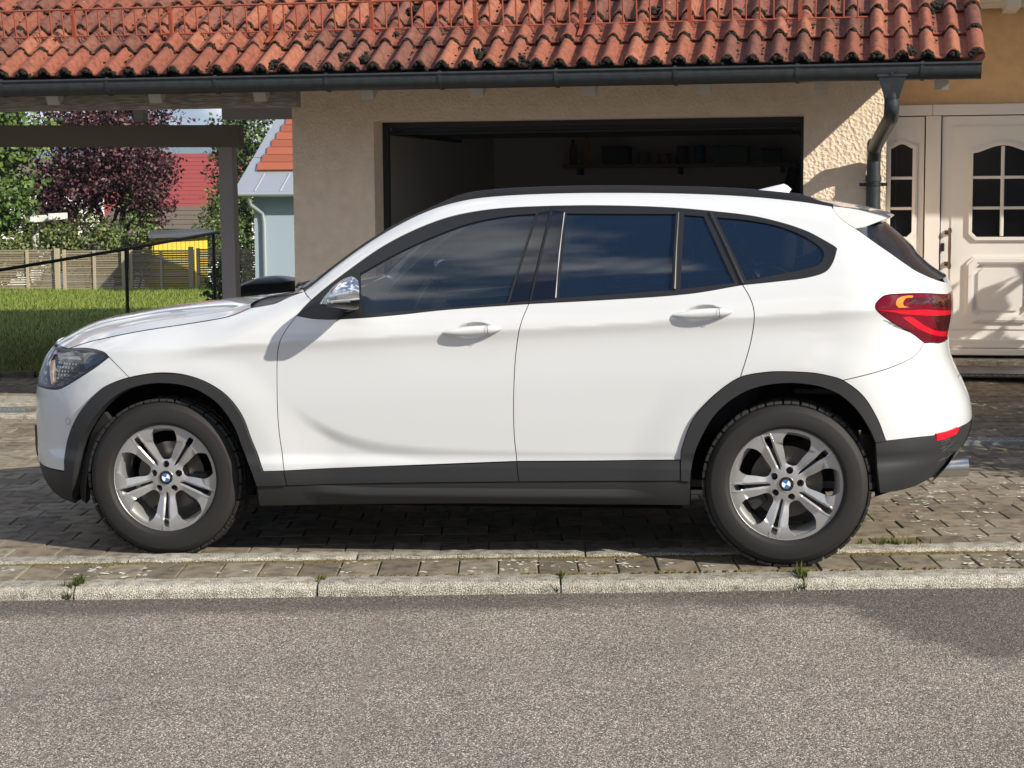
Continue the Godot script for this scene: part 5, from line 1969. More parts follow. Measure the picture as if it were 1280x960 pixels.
func wing_mirror(c: Node3D, s: float, paint: Material) -> void:
	var z0 := skin(0.80, 1.06)
	var mid := Vector3(0.855, 1.142, s * (z0 + 0.135))
	var m := Node3D.new()
	m.name = numbered(c, "wing_mirror")
	c.add_child(m, true)
	# housing: rings from the front tip (low) to the flat rear opening
	var cap := MB.new()
	var low := MB.new()
	var rows := []
	var nr := 15
	var na := 33
	for i in nr:
		var t := i / float(nr - 1)
		var x := lerpf(0.760, 0.925, t)
		var grow := pow(sin(minf(t * 1.08, 1.0) * PI * 0.5), 0.62)
		var top := lerpf(1.098, 1.213, grow)
		var bot := lerpf(1.094, 1.072, pow(t, 0.6))
		if t > 0.9:
			top -= 0.010 * (t - 0.9) / 0.1
			bot += 0.006 * (t - 0.9) / 0.1
		var yc := (top + bot) * 0.5
		var hy := (top - bot) * 0.5
		var k := 0.78
		var hz := 0.115 * pow(sin(minf(t * 1.15 + 0.02, 1.0) * PI * 0.5), 0.7)
		var ring := []
		for j in na:
			var a := TAU * j / (na - 1)
			var ca := cos(a)
			var sa := sin(a)
			ring.append(Vector3(x + 0.02 * ca * (1.0 - t) + 0.32 * t * t * signf(ca) * pow(absf(ca), k) * hz - 0.018 * t * t, yc + signf(sa) * pow(absf(sa), k) * hy, mid.z + s * signf(ca) * pow(absf(ca), k) * hz))
		rows.append(ring)
	var centre := Vector3(0.90, 1.14, mid.z)
	for part in 2:
		var mb := cap if part == 0 else low
		for i in nr - 1:
			for j in na - 1:
				var y: float = (rows[i][j].y + rows[i + 1][j + 1].y) * 0.5
				var split: float = 1.105 + 0.10 * (rows[i][j].x - 0.77)
				if (y > split) != (part == 0):
					continue
				var P := [[i, j], [i + 1, j], [i + 1, j + 1], [i, j + 1]]
				var V := []
				var N := []
				for q in P:
					var a: Vector3 = rows[mini(q[0] + 1, nr - 1)][q[1]] - rows[maxi(q[0] - 1, 0)][q[1]]
					var jj: int = q[1]
					var b: Vector3 = rows[maxi(q[0], 1)][(jj + 1) % (na - 1)] - rows[maxi(q[0], 1)][(jj + na - 2) % (na - 1)]
					var nn := a.cross(b).normalized()
					if nn.dot(rows[q[0]][q[1]] - centre) < 0.0:
						nn = -nn
					V.append(rows[q[0]][q[1]])
					N.append(nn)
				mb.quadn(V[0], V[1], V[2], V[3], N[0], N[1], N[2], N[3])
	put(m, "mirror_cap", cap, M.mirror_silver)
	# dark foot, arm and rear rim
	var last: Array = rows[nr - 1]
	for j in na - 1:
		low.tri(Vector3(0.900, 1.142, mid.z), last[j], last[j + 1], Vector3(1, 0, 0), Vector3(1, 0, 0), Vector3(1, 0, 0))
	low.tube([Vector3(0.84, 1.075, s * (z0 - 0.02)), Vector3(0.845, 1.080, mid.z - s * 0.03)], [0.040, 0.026], 12, true, 0.55)
	put(m, "mirror_base", low, M.satin_black)
	var split := MB.new()
	var ln := []
	for i in range(1, nr):
		ln.append(Vector3(rows[i][0].x, 1.108 + 0.10 * (rows[i][0].x - 0.77), mid.z + s * 0.115 * pow(sin(minf(i / float(nr - 1) * 1.15 + 0.02, 1.0) * PI * 0.5), 0.7) * 0.995))
	split.tube(ln, 0.004, 6)
	put(m, "turn_signal", split, M.lamp_reflector)
	var gl := MB.new()
	var ring := []
	for j in na - 1:
		ring.append(Vector3(0.909 + (last[j].x - 0.907) * 0.86, 1.142 + (last[j].y - 1.142) * 0.86, mid.z + (last[j].z - mid.z) * 0.86))
	for j in ring.size():
		gl.tri(Vector3(0.909, 1.142, mid.z), ring[j], ring[(j + 1) % ring.size()], Vector3(1, 0, 0), Vector3(1, 0, 0), Vector3(1, 0, 0))
	put(m, "mirror_glass", gl, M.chrome)

func front_end(c: Node3D, paint: Material) -> void:
	# bumper skin: both corners and the middle
	var lampb: PackedVector2Array = E["lamp_bottom"]
	var mb := MB.new()
	var foot := 0.352
	var seam := loop(["bumper_seam", arch_part("arch_front", -9.0, -0.136, true), cut_line_front(foot, 0.708), "-lamp_bottom"])
	for s in [1.0, -1.0]:
		sheet(mb, shrink(seam, 0.0018), [], Vector2(0.018, 0.02), side(s), Vector3(-0.3, 0, s), 0.014)
	var w0 := nose_half(0.5)
	var face := PackedVector2Array()
	for k in 13:
		var y := lerpf(foot, 0.708, k / 12.0)
		face.append(Vector2(nose_half(y), y))
	for k in 13:
		var y := lerpf(0.708, foot, k / 12.0)
		face.append(Vector2(-nose_half(y), y))
	var intake := oval(Vector2(0, 0.47), 0.36, 0.075, 0.0, 28, 5.0)
	var kid := [oval(Vector2(0.155, 0.70), 0.13, 0.085, 0.0, 24, 4.0), oval(Vector2(-0.155, 0.70), 0.13, 0.085, 0.0, 24, 4.0)]
	sheet(mb, face, [intake] + kid, Vector2(0.03, 0.02), nose(), Vector3(-1, 0, 0), 0.02)
	# the narrow panel over the grille, between the lamps
	var upper := PackedVector2Array()
	for k in 7:
		var y := lerpf(0.708, 0.895, k / 6.0)
		upper.append(Vector2(minf(nose_half(y), 0.40), y))
	for k in 7:
		var y := lerpf(0.895, 0.708, k / 6.0)
		upper.append(Vector2(-minf(nose_half(y), 0.40), y))
	sheet(mb, upper, kid, Vector2(0.03, 0.02), nose(), Vector3(-1, 0, 0), 0.02)
	var bumper := put(c, "front_bumper", mb, paint)
	var black := MB.new()
	sheet(black, intake, [], Vector2(0.05, 0.05), nose(-0.05), Vector3(-1, 0, 0))
	put(bumper, "intake", black, M.seam_black)
	for k in 2:
		var gr := MB.new()
		sheet(gr, kid[k], [shrink(kid[k], 0.014)], Vector2(0.04, 0.04), nose(0.008), Vector3(-1, 0, 0), 0.02)
		var ring := put(bumper, "grille", gr, M.chrome)
		var bars := MB.new()
		for j in 9:
			var z := (0.155 if k == 0 else -0.155) - 0.10 + 0.025 * j
			bars.box(nose(0.0).call(Vector2(z, 0.70)) + Vector3(0.012, 0, 0), Vector3(0.03, 0.14, 0.007))
		put(ring, "grille_bars", bars, M.gloss_black)
	# black lower apron, wrapping both corners
	var ap := MB.new()
	var low := loop([PackedVector2Array([Vector2(-0.473, foot)]), PackedVector2Array([Vector2(-0.455, 0.26), Vector2(-0.462, 0.196)]), PackedVector2Array([Vector2(-0.56, 0.208), Vector2(-0.66, 0.226)]), cut_line_front(0.240, foot)])
	for s in [1.0, -1.0]:
		sheet(ap, shrink(low, 0.001), [], Vector2(0.02, 0.02), side(s, 0.003), Vector3(-0.3, 0, s), 0.02)
	var lower := PackedVector2Array()
	for k in 5:
		var y := lerpf(0.235, foot, k / 4.0)
		lower.append(Vector2(nose_half(y), y))
	for k in 5:
		var y := lerpf(foot, 0.235, k / 4.0)
		lower.append(Vector2(-nose_half(y), y))
	sheet(ap, lower, [], Vector2(0.04, 0.02), nose(0.003), Vector3(-1, 0, 0), 0.02)
	put(bumper, "apron", ap, M.black_plastic)
	for s in [1.0, -1.0]:
		# air curtain: black blade with a bright hooked trim below it
		var bl := MB.new()
		var rows := []
		for k in 9:
			var y := lerpf(0.36, 0.50, k / 8.0)
			var z: float = nose_half(y) * s * 0.99
			var p: Vector3 = nose(0.012).call(Vector2(z, y))
			rows.append([p + Vector3(0.016, 0, s * 0.020), p + Vector3(-0.006, 0, s * 0.010), p + Vector3(-0.010, 0, -s * 0.02), p + Vector3(0.0, 0, -s * 0.05)])
		bl.grid(rows, Vector3(-1, 0, s))
		put(bumper, "air_curtain", bl, M.black_plastic)
		var hook := MB.new()
		var pth := []
		for k in 13:
			var t := k / 12.0
			var y := 0.45 - 0.16 * t + 0.05 * maxf(0.0, t - 0.75) / 0.25
			var z: float = s * (nose_half(y) * (0.96 + 0.06 * t))
			pth.append(nose(0.010).call(Vector2(clampf(z, -0.6, 0.6), y)) + Vector3(0.05 * maxf(0.0, t - 0.7), 0, 0))
		hook.tube(pth, 0.012, 8)
		put(bumper, "bright_trim", hook, M.satin_silver)
		var sn := MB.new()
		sheet(sn, oval(Vector2(-0.449, 0.577), 0.0125, 0.0125, 0.0), [], Vector2(0.02, 0.02), side(s, 0.0012), Vector3(0, 0, s), 0.002)
		sn.colored = false
		put(bumper, "parking_sensor", sn, paint)
		var sr := MB.new()
		sheet(sr, oval(Vector2(-0.449, 0.577), 0.0145, 0.0145, 0.0), [oval(Vector2(-0.449, 0.577), 0.0125, 0.0125, 0.0)], Vector2(0.02, 0.02), side(s, 0.0006), Vector3(0, 0, s))
		put(bumper, "sensor_ring", sr, M.seam_black)
		headlamp(c, s)

func headlamp(c: Node3D, s: float) -> void:
	var outline := loop(["lamp_top", "lamp_bottom", cut_line_front(0.708, 0.875)])
	var lens := MB.new()
	sheet(lens, shrink(outline, 0.002), [], Vector2(0.016, 0.016), side(s, 0.001), Vector3(-0.3, 0, s))
	var front := PackedVector2Array()
	for k in 6:
		var y := lerpf(0.712, 0.872, k / 5.0)
		front.append(Vector2(s * nose_half(y), y))
	for k in 6:
		var y := lerpf(0.872, 0.735, k / 5.0)
		front.append(Vector2(s * 0.30, y))
	sheet(lens, clean(front), [], Vector2(0.02, 0.02), nose(0.001), Vector3(-1, 0, 0))
	var lamp := put(c, "headlamp", lens, M.lamp_lens)
	var back := MB.new()
	sheet(back, shrink(outline, 0.001), [], Vector2(0.03, 0.03), side(s, -0.055), Vector3(-0.3, 0, s), -0.056)
	sheet(back, clean(front), [], Vector2(0.03, 0.03), nose(-0.055), Vector3(-1, 0, 0))
	put(lamp, "housing", back, M.lamp_housing)
	var rim := MB.new()
	sheet(rim, shrink(outline, 0.0005), [shrink(outline, 0.009)], Vector2(0.03, 0.03), side(s, 0.0015), Vector3(-0.3, 0, s), 0.02)
	put(lamp, "lamp_rim", rim, M.satin_black)
	var dk := MB.new()
	sheet(dk, E["lampF_dark"], [], Vector2(0.03, 0.03), side(s, -0.010), Vector3(0, 0, s), 0.03)
	put(lamp, "shroud", dk, M.gloss_black)
	var sh := MB.new()
	var tray := func(p: Vector2) -> Vector3:
		return Vector3(p.x, p.y, s * (skin(p.x, p.y) - 0.012 - 0.10 * clampf((0.86 - p.y) / 0.10, 0.0, 1.0) * (1.0 if p.y > 0.80 else 0.6)))
	sheet(sh, shrink(E["lampF_inner"], 0.004), [], Vector2(0.016, 0.016), tray, Vector3(0, 0.3, s))
	put(lamp, "reflector", sh, M.lamp_reflector)
	for k in 2:
		var pj := MB.new()
		var at := Vector3(-0.525 + 0.11 * k, 0.792 - 0.004 * k, s * (skin(-0.525 + 0.11 * k, 0.79) - 0.085))
		var b := Basis(Vector3(0, 0, s), Vector3(-0.75, 0, s * 0.66).normalized(), Vector3(0, 1, 0))
		b = Basis(b.y.cross(Vector3.UP).normalized(), b.y, b.y.cross(b.y.cross(Vector3.UP)).normalized())
		pj.lathe([Vector2(0.038, -0.03), Vector2(0.038, 0.012), Vector2(0.031, 0.014), Vector2(0.028, 0.0), Vector2(0.012, -0.006), Vector2(0.0, -0.007)], at, b, 24)
		put(lamp, "projector", pj, M.lamp_reflector)
	var am := MB.new()
	sheet(am, shrink(E["lampF_amber"], 0.002), [], Vector2(0.02, 0.02), side(s, -0.008), Vector3(-0.3, 0, s), 0.012)
	put(lamp, "side_marker", am, M.lamp_side_amber)
	var fine := MB.new()
	for i in 7:
		for j in 5:
			var p := Vector2(-0.545 + 0.020 * i, 0.758 + 0.016 * j)
			if p.y > 0.725 + (p.x + 0.56) * 0.62 and p.y < 0.84:
				fine.box(on(s, p.x, p.y, -0.018), Vector3(0.004, 0.007, 0.004))
	put(lamp, "reflector_optics", fine, M.lamp_housing)

func rear_end(c: Node3D, paint: Material) -> void:
	var mb := MB.new()
	var y_split := 0.545
	var seam := loop(["rear_seam", PackedVector2Array([Vector2(3.262, 0.908), Vector2(3.300, 0.899)]), reversed(cut_line_rear(0.548, 0.897)), PackedVector2Array([Vector2(3.40, 0.546), Vector2(3.33, 0.534)]), "-bumper_low", arch_part("arch_rear", 2.892, 9.0, true)])
	for s in [1.0, -1.0]:
		sheet(mb, shrink(seam, 0.0018), [], Vector2(0.018, 0.02), side(s), Vector3(0.3, 0, s), 0.014)
	var tface := func(y0: float, y1: float) -> PackedVector2Array:
		var o := PackedVector2Array()
		for k in 11:
			var y := lerpf(y0, y1, k / 10.0)
			o.append(Vector2(tail_half(y), y))
		for k in 11:
			var y := lerpf(y1, y0, k / 10.0)
			o.append(Vector2(-tail_half(y), y))
		return clean(o)
	var plate := PackedVector2Array([Vector2(-0.30, 0.80), Vector2(0.30, 0.80), Vector2(0.30, 0.95), Vector2(-0.30, 0.95)])
	sheet(mb, tface.call(0.552, 0.735), [], Vector2(0.03, 0.02), tail(), Vector3(1, 0, 0), 0.014)
	var bumper := put(c, "rear_bumper", mb, paint)
	var hm := MB.new()
	sheet(hm, tface.call(0.739, 1.165), [], Vector2(0.03, 0.02), tail(), Vector3(1, 0, 0), 0.014)
	var hatch := put(c, "tailgate", hm, paint)
	var badge := MB.new()
	badge.lathe([Vector2(0.041, 0.0), Vector2(0.041, 0.008), Vector2(0.038, 0.010), Vector2(0.0, 0.010)], tail().call(Vector2(0, 1.02)), Basis(Vector3(0, 0, 1), Vector3(1, 0, 0), Vector3(0, 1, 0)), 28)
	put(hatch, "badge", badge, M.chrome)
	# black lower part of the bumper
	var bk := MB.new()
	var low := loop(["bumper_low", PackedVector2Array([Vector2(3.33, 0.534), Vector2(3.40, 0.546)]), cut_line_rear(0.548, 0.40).slice(0), PackedVector2Array([Vector2(3.30, 0.345), Vector2(3.20, 0.316), Vector2(3.12, 0.307), Vector2(3.050, 0.306), Vector2(3.037, 0.41), Vector2(3.030, 0.516)]), "clad_bump"])
	for s in [1.0, -1.0]:
		sheet(bk, shrink(low, 0.0012), [], Vector2(0.018, 0.02), side(s, 0.009), Vector3(0.3, 0, s), 0.03)
	sheet(bk, tface.call(0.36, 0.548), [], Vector2(0.03, 0.02), tail(0.006), Vector3(1, 0, 0), 0.03)
	var lower := put(bumper, "lower_bumper", bk, M.black_plastic)
	var skid := MB.new()
	var rows := []
	for k in 13:
		var z := lerpf(-0.62, 0.62, k / 12.0)
		var r := []
		for j in 5:
			var y := lerpf(0.30, 0.435, j / 4.0)
			var p: Vector3 = tail(0.016).call(Vector2(clampf(z, -0.55, 0.55), y))
			r.append(Vector3(p.x - 0.05 * absf(z) * 0.6, y, z))
		rows.append(r)
	skid.grid(rows, Vector3(1, 0, 0))
	put(bumper, "skid_plate", skid, M.satin_silver)
	for s in [1.0, -1.0]:
		var rf := MB.new()
		sheet(rf, clean(PackedVector2Array([Vector2(3.283, 0.508), Vector2(3.282, 0.538), Vector2(3.33, 0.541), Vector2(3.378, 0.549), Vector2(3.386, 0.538), Vector2(3.372, 0.520), Vector2(3.32, 0.510)])), [], Vector2(0.02, 0.02), side(s, 0.013), Vector3(0.3, 0, s), 0.01)
		put(bumper, "reflector", rf, M.lamp_bright_red)
		var ex := MB.new()
		var at := Vector3(3.30, 0.352, s * 0.47)
		ex.lathe([Vector2(0.036, -0.10), Vector2(0.040, -0.02), Vector2(0.042, 0.10), Vector2(0.043, 0.135), Vector2(0.040, 0.137), Vector2(0.036, 0.13), Vector2(0.034, 0.0)], at, Basis(Vector3(0, 0, 1), Vector3(0.985, 0.06, 0).normalized(), Vector3(0, 1, 0)), 28)
		put(c, "exhaust_pipe", ex, M.satin_silver)
		tail_lamp(c, s)
	# scuffs on the street side corner
	var sc := MB.new()
	var r := RandomNumberGenerator.new()
	r.seed = 5
	for k in 46:
		var x := 3.295 + absf(r.randfn(0.0, 0.035))
		var y := r.randf_range(0.375, 0.505)
		var len := r.randf_range(0.006, 0.034)
		var a := on(1.0, x, y, 0.0105)
		var b := on(1.0, minf(x + len, 3.42), y + len * r.randf_range(0.05, 0.45), 0.0105)
		var th := Vector3(0, r.randf_range(0.0006, 0.0022), 0)
		sc.tri(a, b, a + th, Vector3(0, 0, 1), Vector3(0, 0, 1), Vector3(0, 0, 1))
		sc.tri(b, b + th * 0.4, a + th, Vector3(0, 0, 1), Vector3(0, 0, 1), Vector3(0, 0, 1))
	put(lower, "scuff_marks", sc, M.scratch)

func reversed(p: PackedVector2Array) -> PackedVector2Array:
	var q := p.duplicate()
	q.reverse()
	return q

func tail_lamp(c: Node3D, s: float) -> void:
	var outline := loop([before_cut(E["lamp_rear"]), cut_line_rear(1.104, 0.897), PackedVector2Array([Vector2(3.300, 0.899), Vector2(3.262, 0.908)])])
	var mb := MB.new()
	sheet(mb, shrink(outline, 0.0022), [], Vector2(0.014, 0.014), side(s, 0.001), Vector3(0.3, 0, s), 0.012)
	var inner := PackedVector2Array()
	for k in 7:
		var y := lerpf(0.90, 1.10, k / 6.0)
		inner.append(Vector2(s * tail_half(y), y))
	for k in 7:
		var y := lerpf(1.10, 0.95, k / 6.0)
		inner.append(Vector2(s * 0.16, y))
	sheet(mb, clean(inner), [], Vector2(0.02, 0.02), tail(0.0015), Vector3(1, 0, 0))
	var lamp := put(c, "tail_lamp", mb, M.lamp_red)
	for k in [["dark_up", "smoked_lens", M.lamp_dark_red, 0.002], ["amber", "indicator", M.lamp_amber, 0.0032], ["bar", "light_bar", M.lamp_bright_red, 0.0036], ["ell", "light_guide", M.lamp_bright_red, 0.0036], ["deep", "brake_light", M.lamp_dark_red, 0.002]]:
		var p := MB.new()
		sheet(p, inside(E[k[0]]), [], Vector2(0.012, 0.012), side(s, k[3]), Vector3(0.3, 0, s), 0.003)
		put(lamp, k[1], p, k[2])
	# clear outer skin over the whole lamp
	var cover := MB.new()
	sheet(cover, shrink(outline, 0.004), [], Vector2(0.014, 0.014), side(s, 0.0075), Vector3(0.3, 0, s), 0.006)
	put(lamp, "lens", cover, M.lamp_cover)
	var fine := MB.new()
	for k in 26:
		var t := k / 25.0
		fine.box(on(s, lerpf(3.16, 3.26, t), lerpf(1.0695, 1.074, t), 0.0034), Vector3(0.0012, 0.005, 0.001))
	for k in 5:
		var t := k / 4.0
		var ln := []
		for j in 9:
			var x := lerpf(3.06 + 0.02 * k, 3.27, j / 8.0)
			ln.append(on(s, x, lerpf(1.022 - 0.012 * k, 0.945 - 0.010 * k, j / 8.0) - 0.008, 0.0025))
		if k < 3:
			fine.tube(ln, 0.0009, 4)
	put(lamp, "lens_lines", fine, M.lamp_dark_red)

func inside(p: PackedVector2Array) -> PackedVector2Array:
	var o := PackedVector2Array()
	for q in p:
		o.append(Vector2(minf(q.x, cut_rear(q.y) - 0.002), q.y))
	return clean(o)

func before_cut(p: PackedVector2Array) -> PackedVector2Array:
	var o := PackedVector2Array()
	for q in p:
		if q.x < cut_rear(q.y) - 0.001:
			o.append(q)
	return o

# ---------------------------------------------------------------- hood, screen, roof, tailgate
func along(p: PackedVector2Array, t: float) -> Vector2:
	var total := 0.0
	for i in p.size() - 1:
		total += p[i].distance_to(p[i + 1])
	var want := total * clampf(t, 0.0, 1.0)
	for i in p.size() - 1:
		var d := p[i].distance_to(p[i + 1])
		if want <= d or i == p.size() - 2:
			return p[i].lerp(p[i + 1], clampf(want / maxf(d, 1e-9), 0.0, 1.0))
		want -= d
	return p[p.size() - 1]

func upper_body(c: Node3D, paint: Material) -> void:
	# hood: from the nose back to the scuttle, edges on the traced shut line
	var hood := MB.new()
	var rows := []
	var hl: PackedVector2Array = E["hood_line"]
	for i in 41:
		var t := i / 40.0
		var e := along(hl, t)
		var ze := skin(e.x, e.y) - 0.0015
		var yc := lut([0.0, 0.15, 0.4, 0.7, 1.0], [0.885, 0.960, 1.017, 1.054, 1.080], t)
		var xc := lerpf(-0.745, 0.27, t)
		var line := []
		for j in 49:
			var u := lerpf(-1.0, 1.0, j / 48.0)
			var a := absf(u)
			var k := 1.0 - pow(a, 2.2)
			var y := e.y + (yc - e.y) * (1.0 - pow(a, 2.8))
			y += 0.009 * exp(-pow((a - 0.89) / 0.06, 2.0)) * ss((t - 0.15) / 0.4) * ss((1.0 - a) / 0.06)
			line.append(Vector3(e.x + (xc - e.x) * k, y + 0.002, u * ze))
		rows.append(line)
	hood.grid(rows, Vector3.UP)
	var hd := put(c, "hood", hood, paint)
	# scuttle and wiper trough under the screen
	var scut := MB.new()
	var r2 := []
	for i in 4:
		var t := i / 3.0
		var line := []
		for j in 33:
			var u := lerpf(-1.0, 1.0, j / 32.0)
			var a := Vector3(rows[40][0].x + (0.27 - rows[40][0].x) * (1.0 - pow(absf(u), 2.2)), lerpf(1.085, 1.066, pow(absf(u), 2.8)) - 0.012, u * absf(rows[40][0].z) * 0.985)
			var b := screen_point(0.0, u) + Vector3(0, -0.006, 0)
			var p := a.lerp(b, t)
			p.y -= 0.016 * sin(t * PI)
			line.append(p)
		r2.append(line)
	scut.grid(r2, Vector3.UP)
	put(c, "scuttle", scut, M.satin_black)
	for s in [0.25, -0.35]:
		var wp := MB.new()
		wp.tube([screen_point(0.03, s) + Vector3(-0.012, 0.012, 0), screen_point(0.06, s + 0.35) + Vector3(-0.014, 0.014, 0), screen_point(0.05, s + 0.60) + Vector3(-0.012, 0.012, 0)], 0.007, 6)
		put(c, "wiper", wp, M.satin_black)
	var scr := MB.new()
	var r3 := []
	for i in 17:
		var line := []
		for j in 33:
			line.append(screen_point(i / 16.0, lerpf(-1.0, 1.0, j / 32.0)))
		r3.append(line)
	scr.grid(r3, Vector3(-1, 0.6, 0))
	put(c, "windscreen", scr, M.clear_glass)
	for s in [-1.0, 1.0]:
		var seal := MB.new()
		var pth := []
		for i in 17:
			pth.append(screen_point(i / 16.0, s) + Vector3(-0.004, 0.002, 0))
		seal.tube(pth, 0.0065, 6)
		put(c, "screen_seal", seal, M.rubber_seal)
	# roof skin
	var roof := MB.new()
	var r4 := []
	for i in 41:
		var t := i / 40.0
		var x := lerpf(1.30, 2.853, t)
		var line := []
		for j in 25:
			var u := lerpf(-1.0, 1.0, j / 24.0)
			var k := 1.0 - u * u
			var xx := x - 0.11 * k * (1.0 - t) + 0.03 * k * t
			var y := roof_line(x) + 0.016 * (1.0 - pow(absf(u), 3.0))
			line.append(Vector3(xx, y, u * (skin(x, roof_line(x)) - 0.001)))
		r4.append(line)
	roof.grid(r4, Vector3.UP)
	var rf := put(c, "roof", roof, paint)
	# shark fin aerial
	var fin := MB.new()
	var r5 := []
	for i in 13:
		var t := i / 12.0
		var x := lerpf(2.47, 2.675, t)
		var h := 0.052 * pow(t, 0.75) if t < 0.86 else 0.052 * pow(0.86, 0.75) * (1.0 - 0.55 * (t - 0.86) / 0.14)
		var w := 0.030 * pow(sin(PI * clampf(t * 0.9 + 0.06, 0.0, 1.0)), 0.6)
		var line := []
		for j in 11:
			var a := PI * j / 10.0
			line.append(Vector3(x + 0.012 * sin(a), 1.527 + h * pow(maxf(sin(a), 0.0), 0.75), cos(a) * w * (1.0 - 0.45 * sin(a))))
		r5.append(line)
	fin.grid(r5, Vector3.UP)
	var lastf: Array = r5[12]
	for j in 10:
		fin.tri(Vector3(2.672, 1.527, 0), lastf[j], lastf[j + 1], Vector3(1, 0, 0), Vector3(1, 0, 0), Vector3(1, 0, 0))
	put(rf, "aerial", fin, paint)
	# spoiler over the rear window
	var sp := MB.new()
	var r6 := []
	for j in 33:
		var u := lerpf(-1.0, 1.0, j / 32.0)
		var a := absf(u)
		var tip := 0.04 * (1.0 - a * a)
		var z := u * 0.585
		var end := pow(maxf(1.0 - pow(a, 8.0), 0.0), 0.5)
		var x0 := 2.853 + 0.03 * (1.0 - a * a)
		var y0 := 1.478 + 0.016 * (1.0 - a * a)
		var line := []
		var top := [Vector2(x0, y0), Vector2(lerpf(x0, 3.09 + tip, 0.5), lerpf(y0, 1.444, 0.45)), Vector2(3.075 + tip, 1.440), Vector2(3.098 + tip, 1.430), Vector2(3.090 + tip, 1.422), Vector2(3.04 + tip * 0.8, 1.405), Vector2(2.965, 1.376)]
		for p in top:
			line.append(Vector3(p.x, p.y, z))
		r6.append(line)
	sp.grid(r6, Vector3(0.2, 1, 0), false)
	for s in [0, 32]:
		var side_p := PackedVector2Array(E["hatch_line"].slice(0, 16))
		var poly := PackedVector2Array()
		for p in E["hatch_line"]:
			if p.x < 2.963:
				poly.append(p)
		poly.append(Vector2(2.965, 1.376))
		poly.append(Vector2(3.04, 1.405))
		poly.append(Vector2(3.090, 1.422))
		poly.append(Vector2(3.098, 1.430))
		poly.append(Vector2(3.075, 1.440))
		poly.append(Vector2(2.965, 1.4605))
		var sg := -1.0 if s == 0 else 1.0
		sheet(sp, clean(poly), [], Vector2(0.03, 0.03), func(p: Vector2) -> Vector3: return Vector3(p.x, p.y, sg * (0.587 - 0.10 * (p.x - 2.853) + 0.25 * (1.478 - p.y))), Vector3(0, 0, sg), 0.01)
	put(c, "spoiler", sp, paint)
	# tailgate window, wrapping forward at its sides
	var gw := MB.new()
	var r7 := []
	for i in 15:
		var t := i / 14.0
		var e := along(hatch_lower(), t)
		var ze := skin(e.x, e.y) - 0.004
		var line := []
		for j in 33:
			var u := lerpf(-1.0, 1.0, j / 32.0)
			var bulge := lerpf(0.155, 0.075, pow(t, 1.4))
			var k := 1.0 - pow(absf(u), 2.0)
			line.append(Vector3(e.x + bulge * k, e.y + (0.012 if t < 0.5 else 0.0) * k, u * ze))
		r7.append(line)
	gw.grid(r7, Vector3(1, 0.5, 0))
	put(c, "rear_window", gw, M.rear_glass)

func hatch_lower() -> PackedVector2Array:
	var o := PackedVector2Array([Vector2(2.95, 1.384)])
	for p in E["hatch_line"]:
		if p.x > 2.955:
			o.append(p)
	return o

func screen_point(t: float, u: float) -> Vector3:
	var part := PackedVector2Array()
	for p in E["roof_edge"]:
		if p.x <= 1.31:
			part.append(p)
	var e := along(part, t)
	var k := 1.0 - u * u
	var xc := lerpf(0.40, 1.19, t)
	var yc := lerpf(1.098, 1.537, pow(t, 0.94))
	var ze := skin(e.x, e.y) - 0.003
	return Vector3(e.x + (xc - e.x) * k, e.y + (yc - e.y) * k, u * ze)

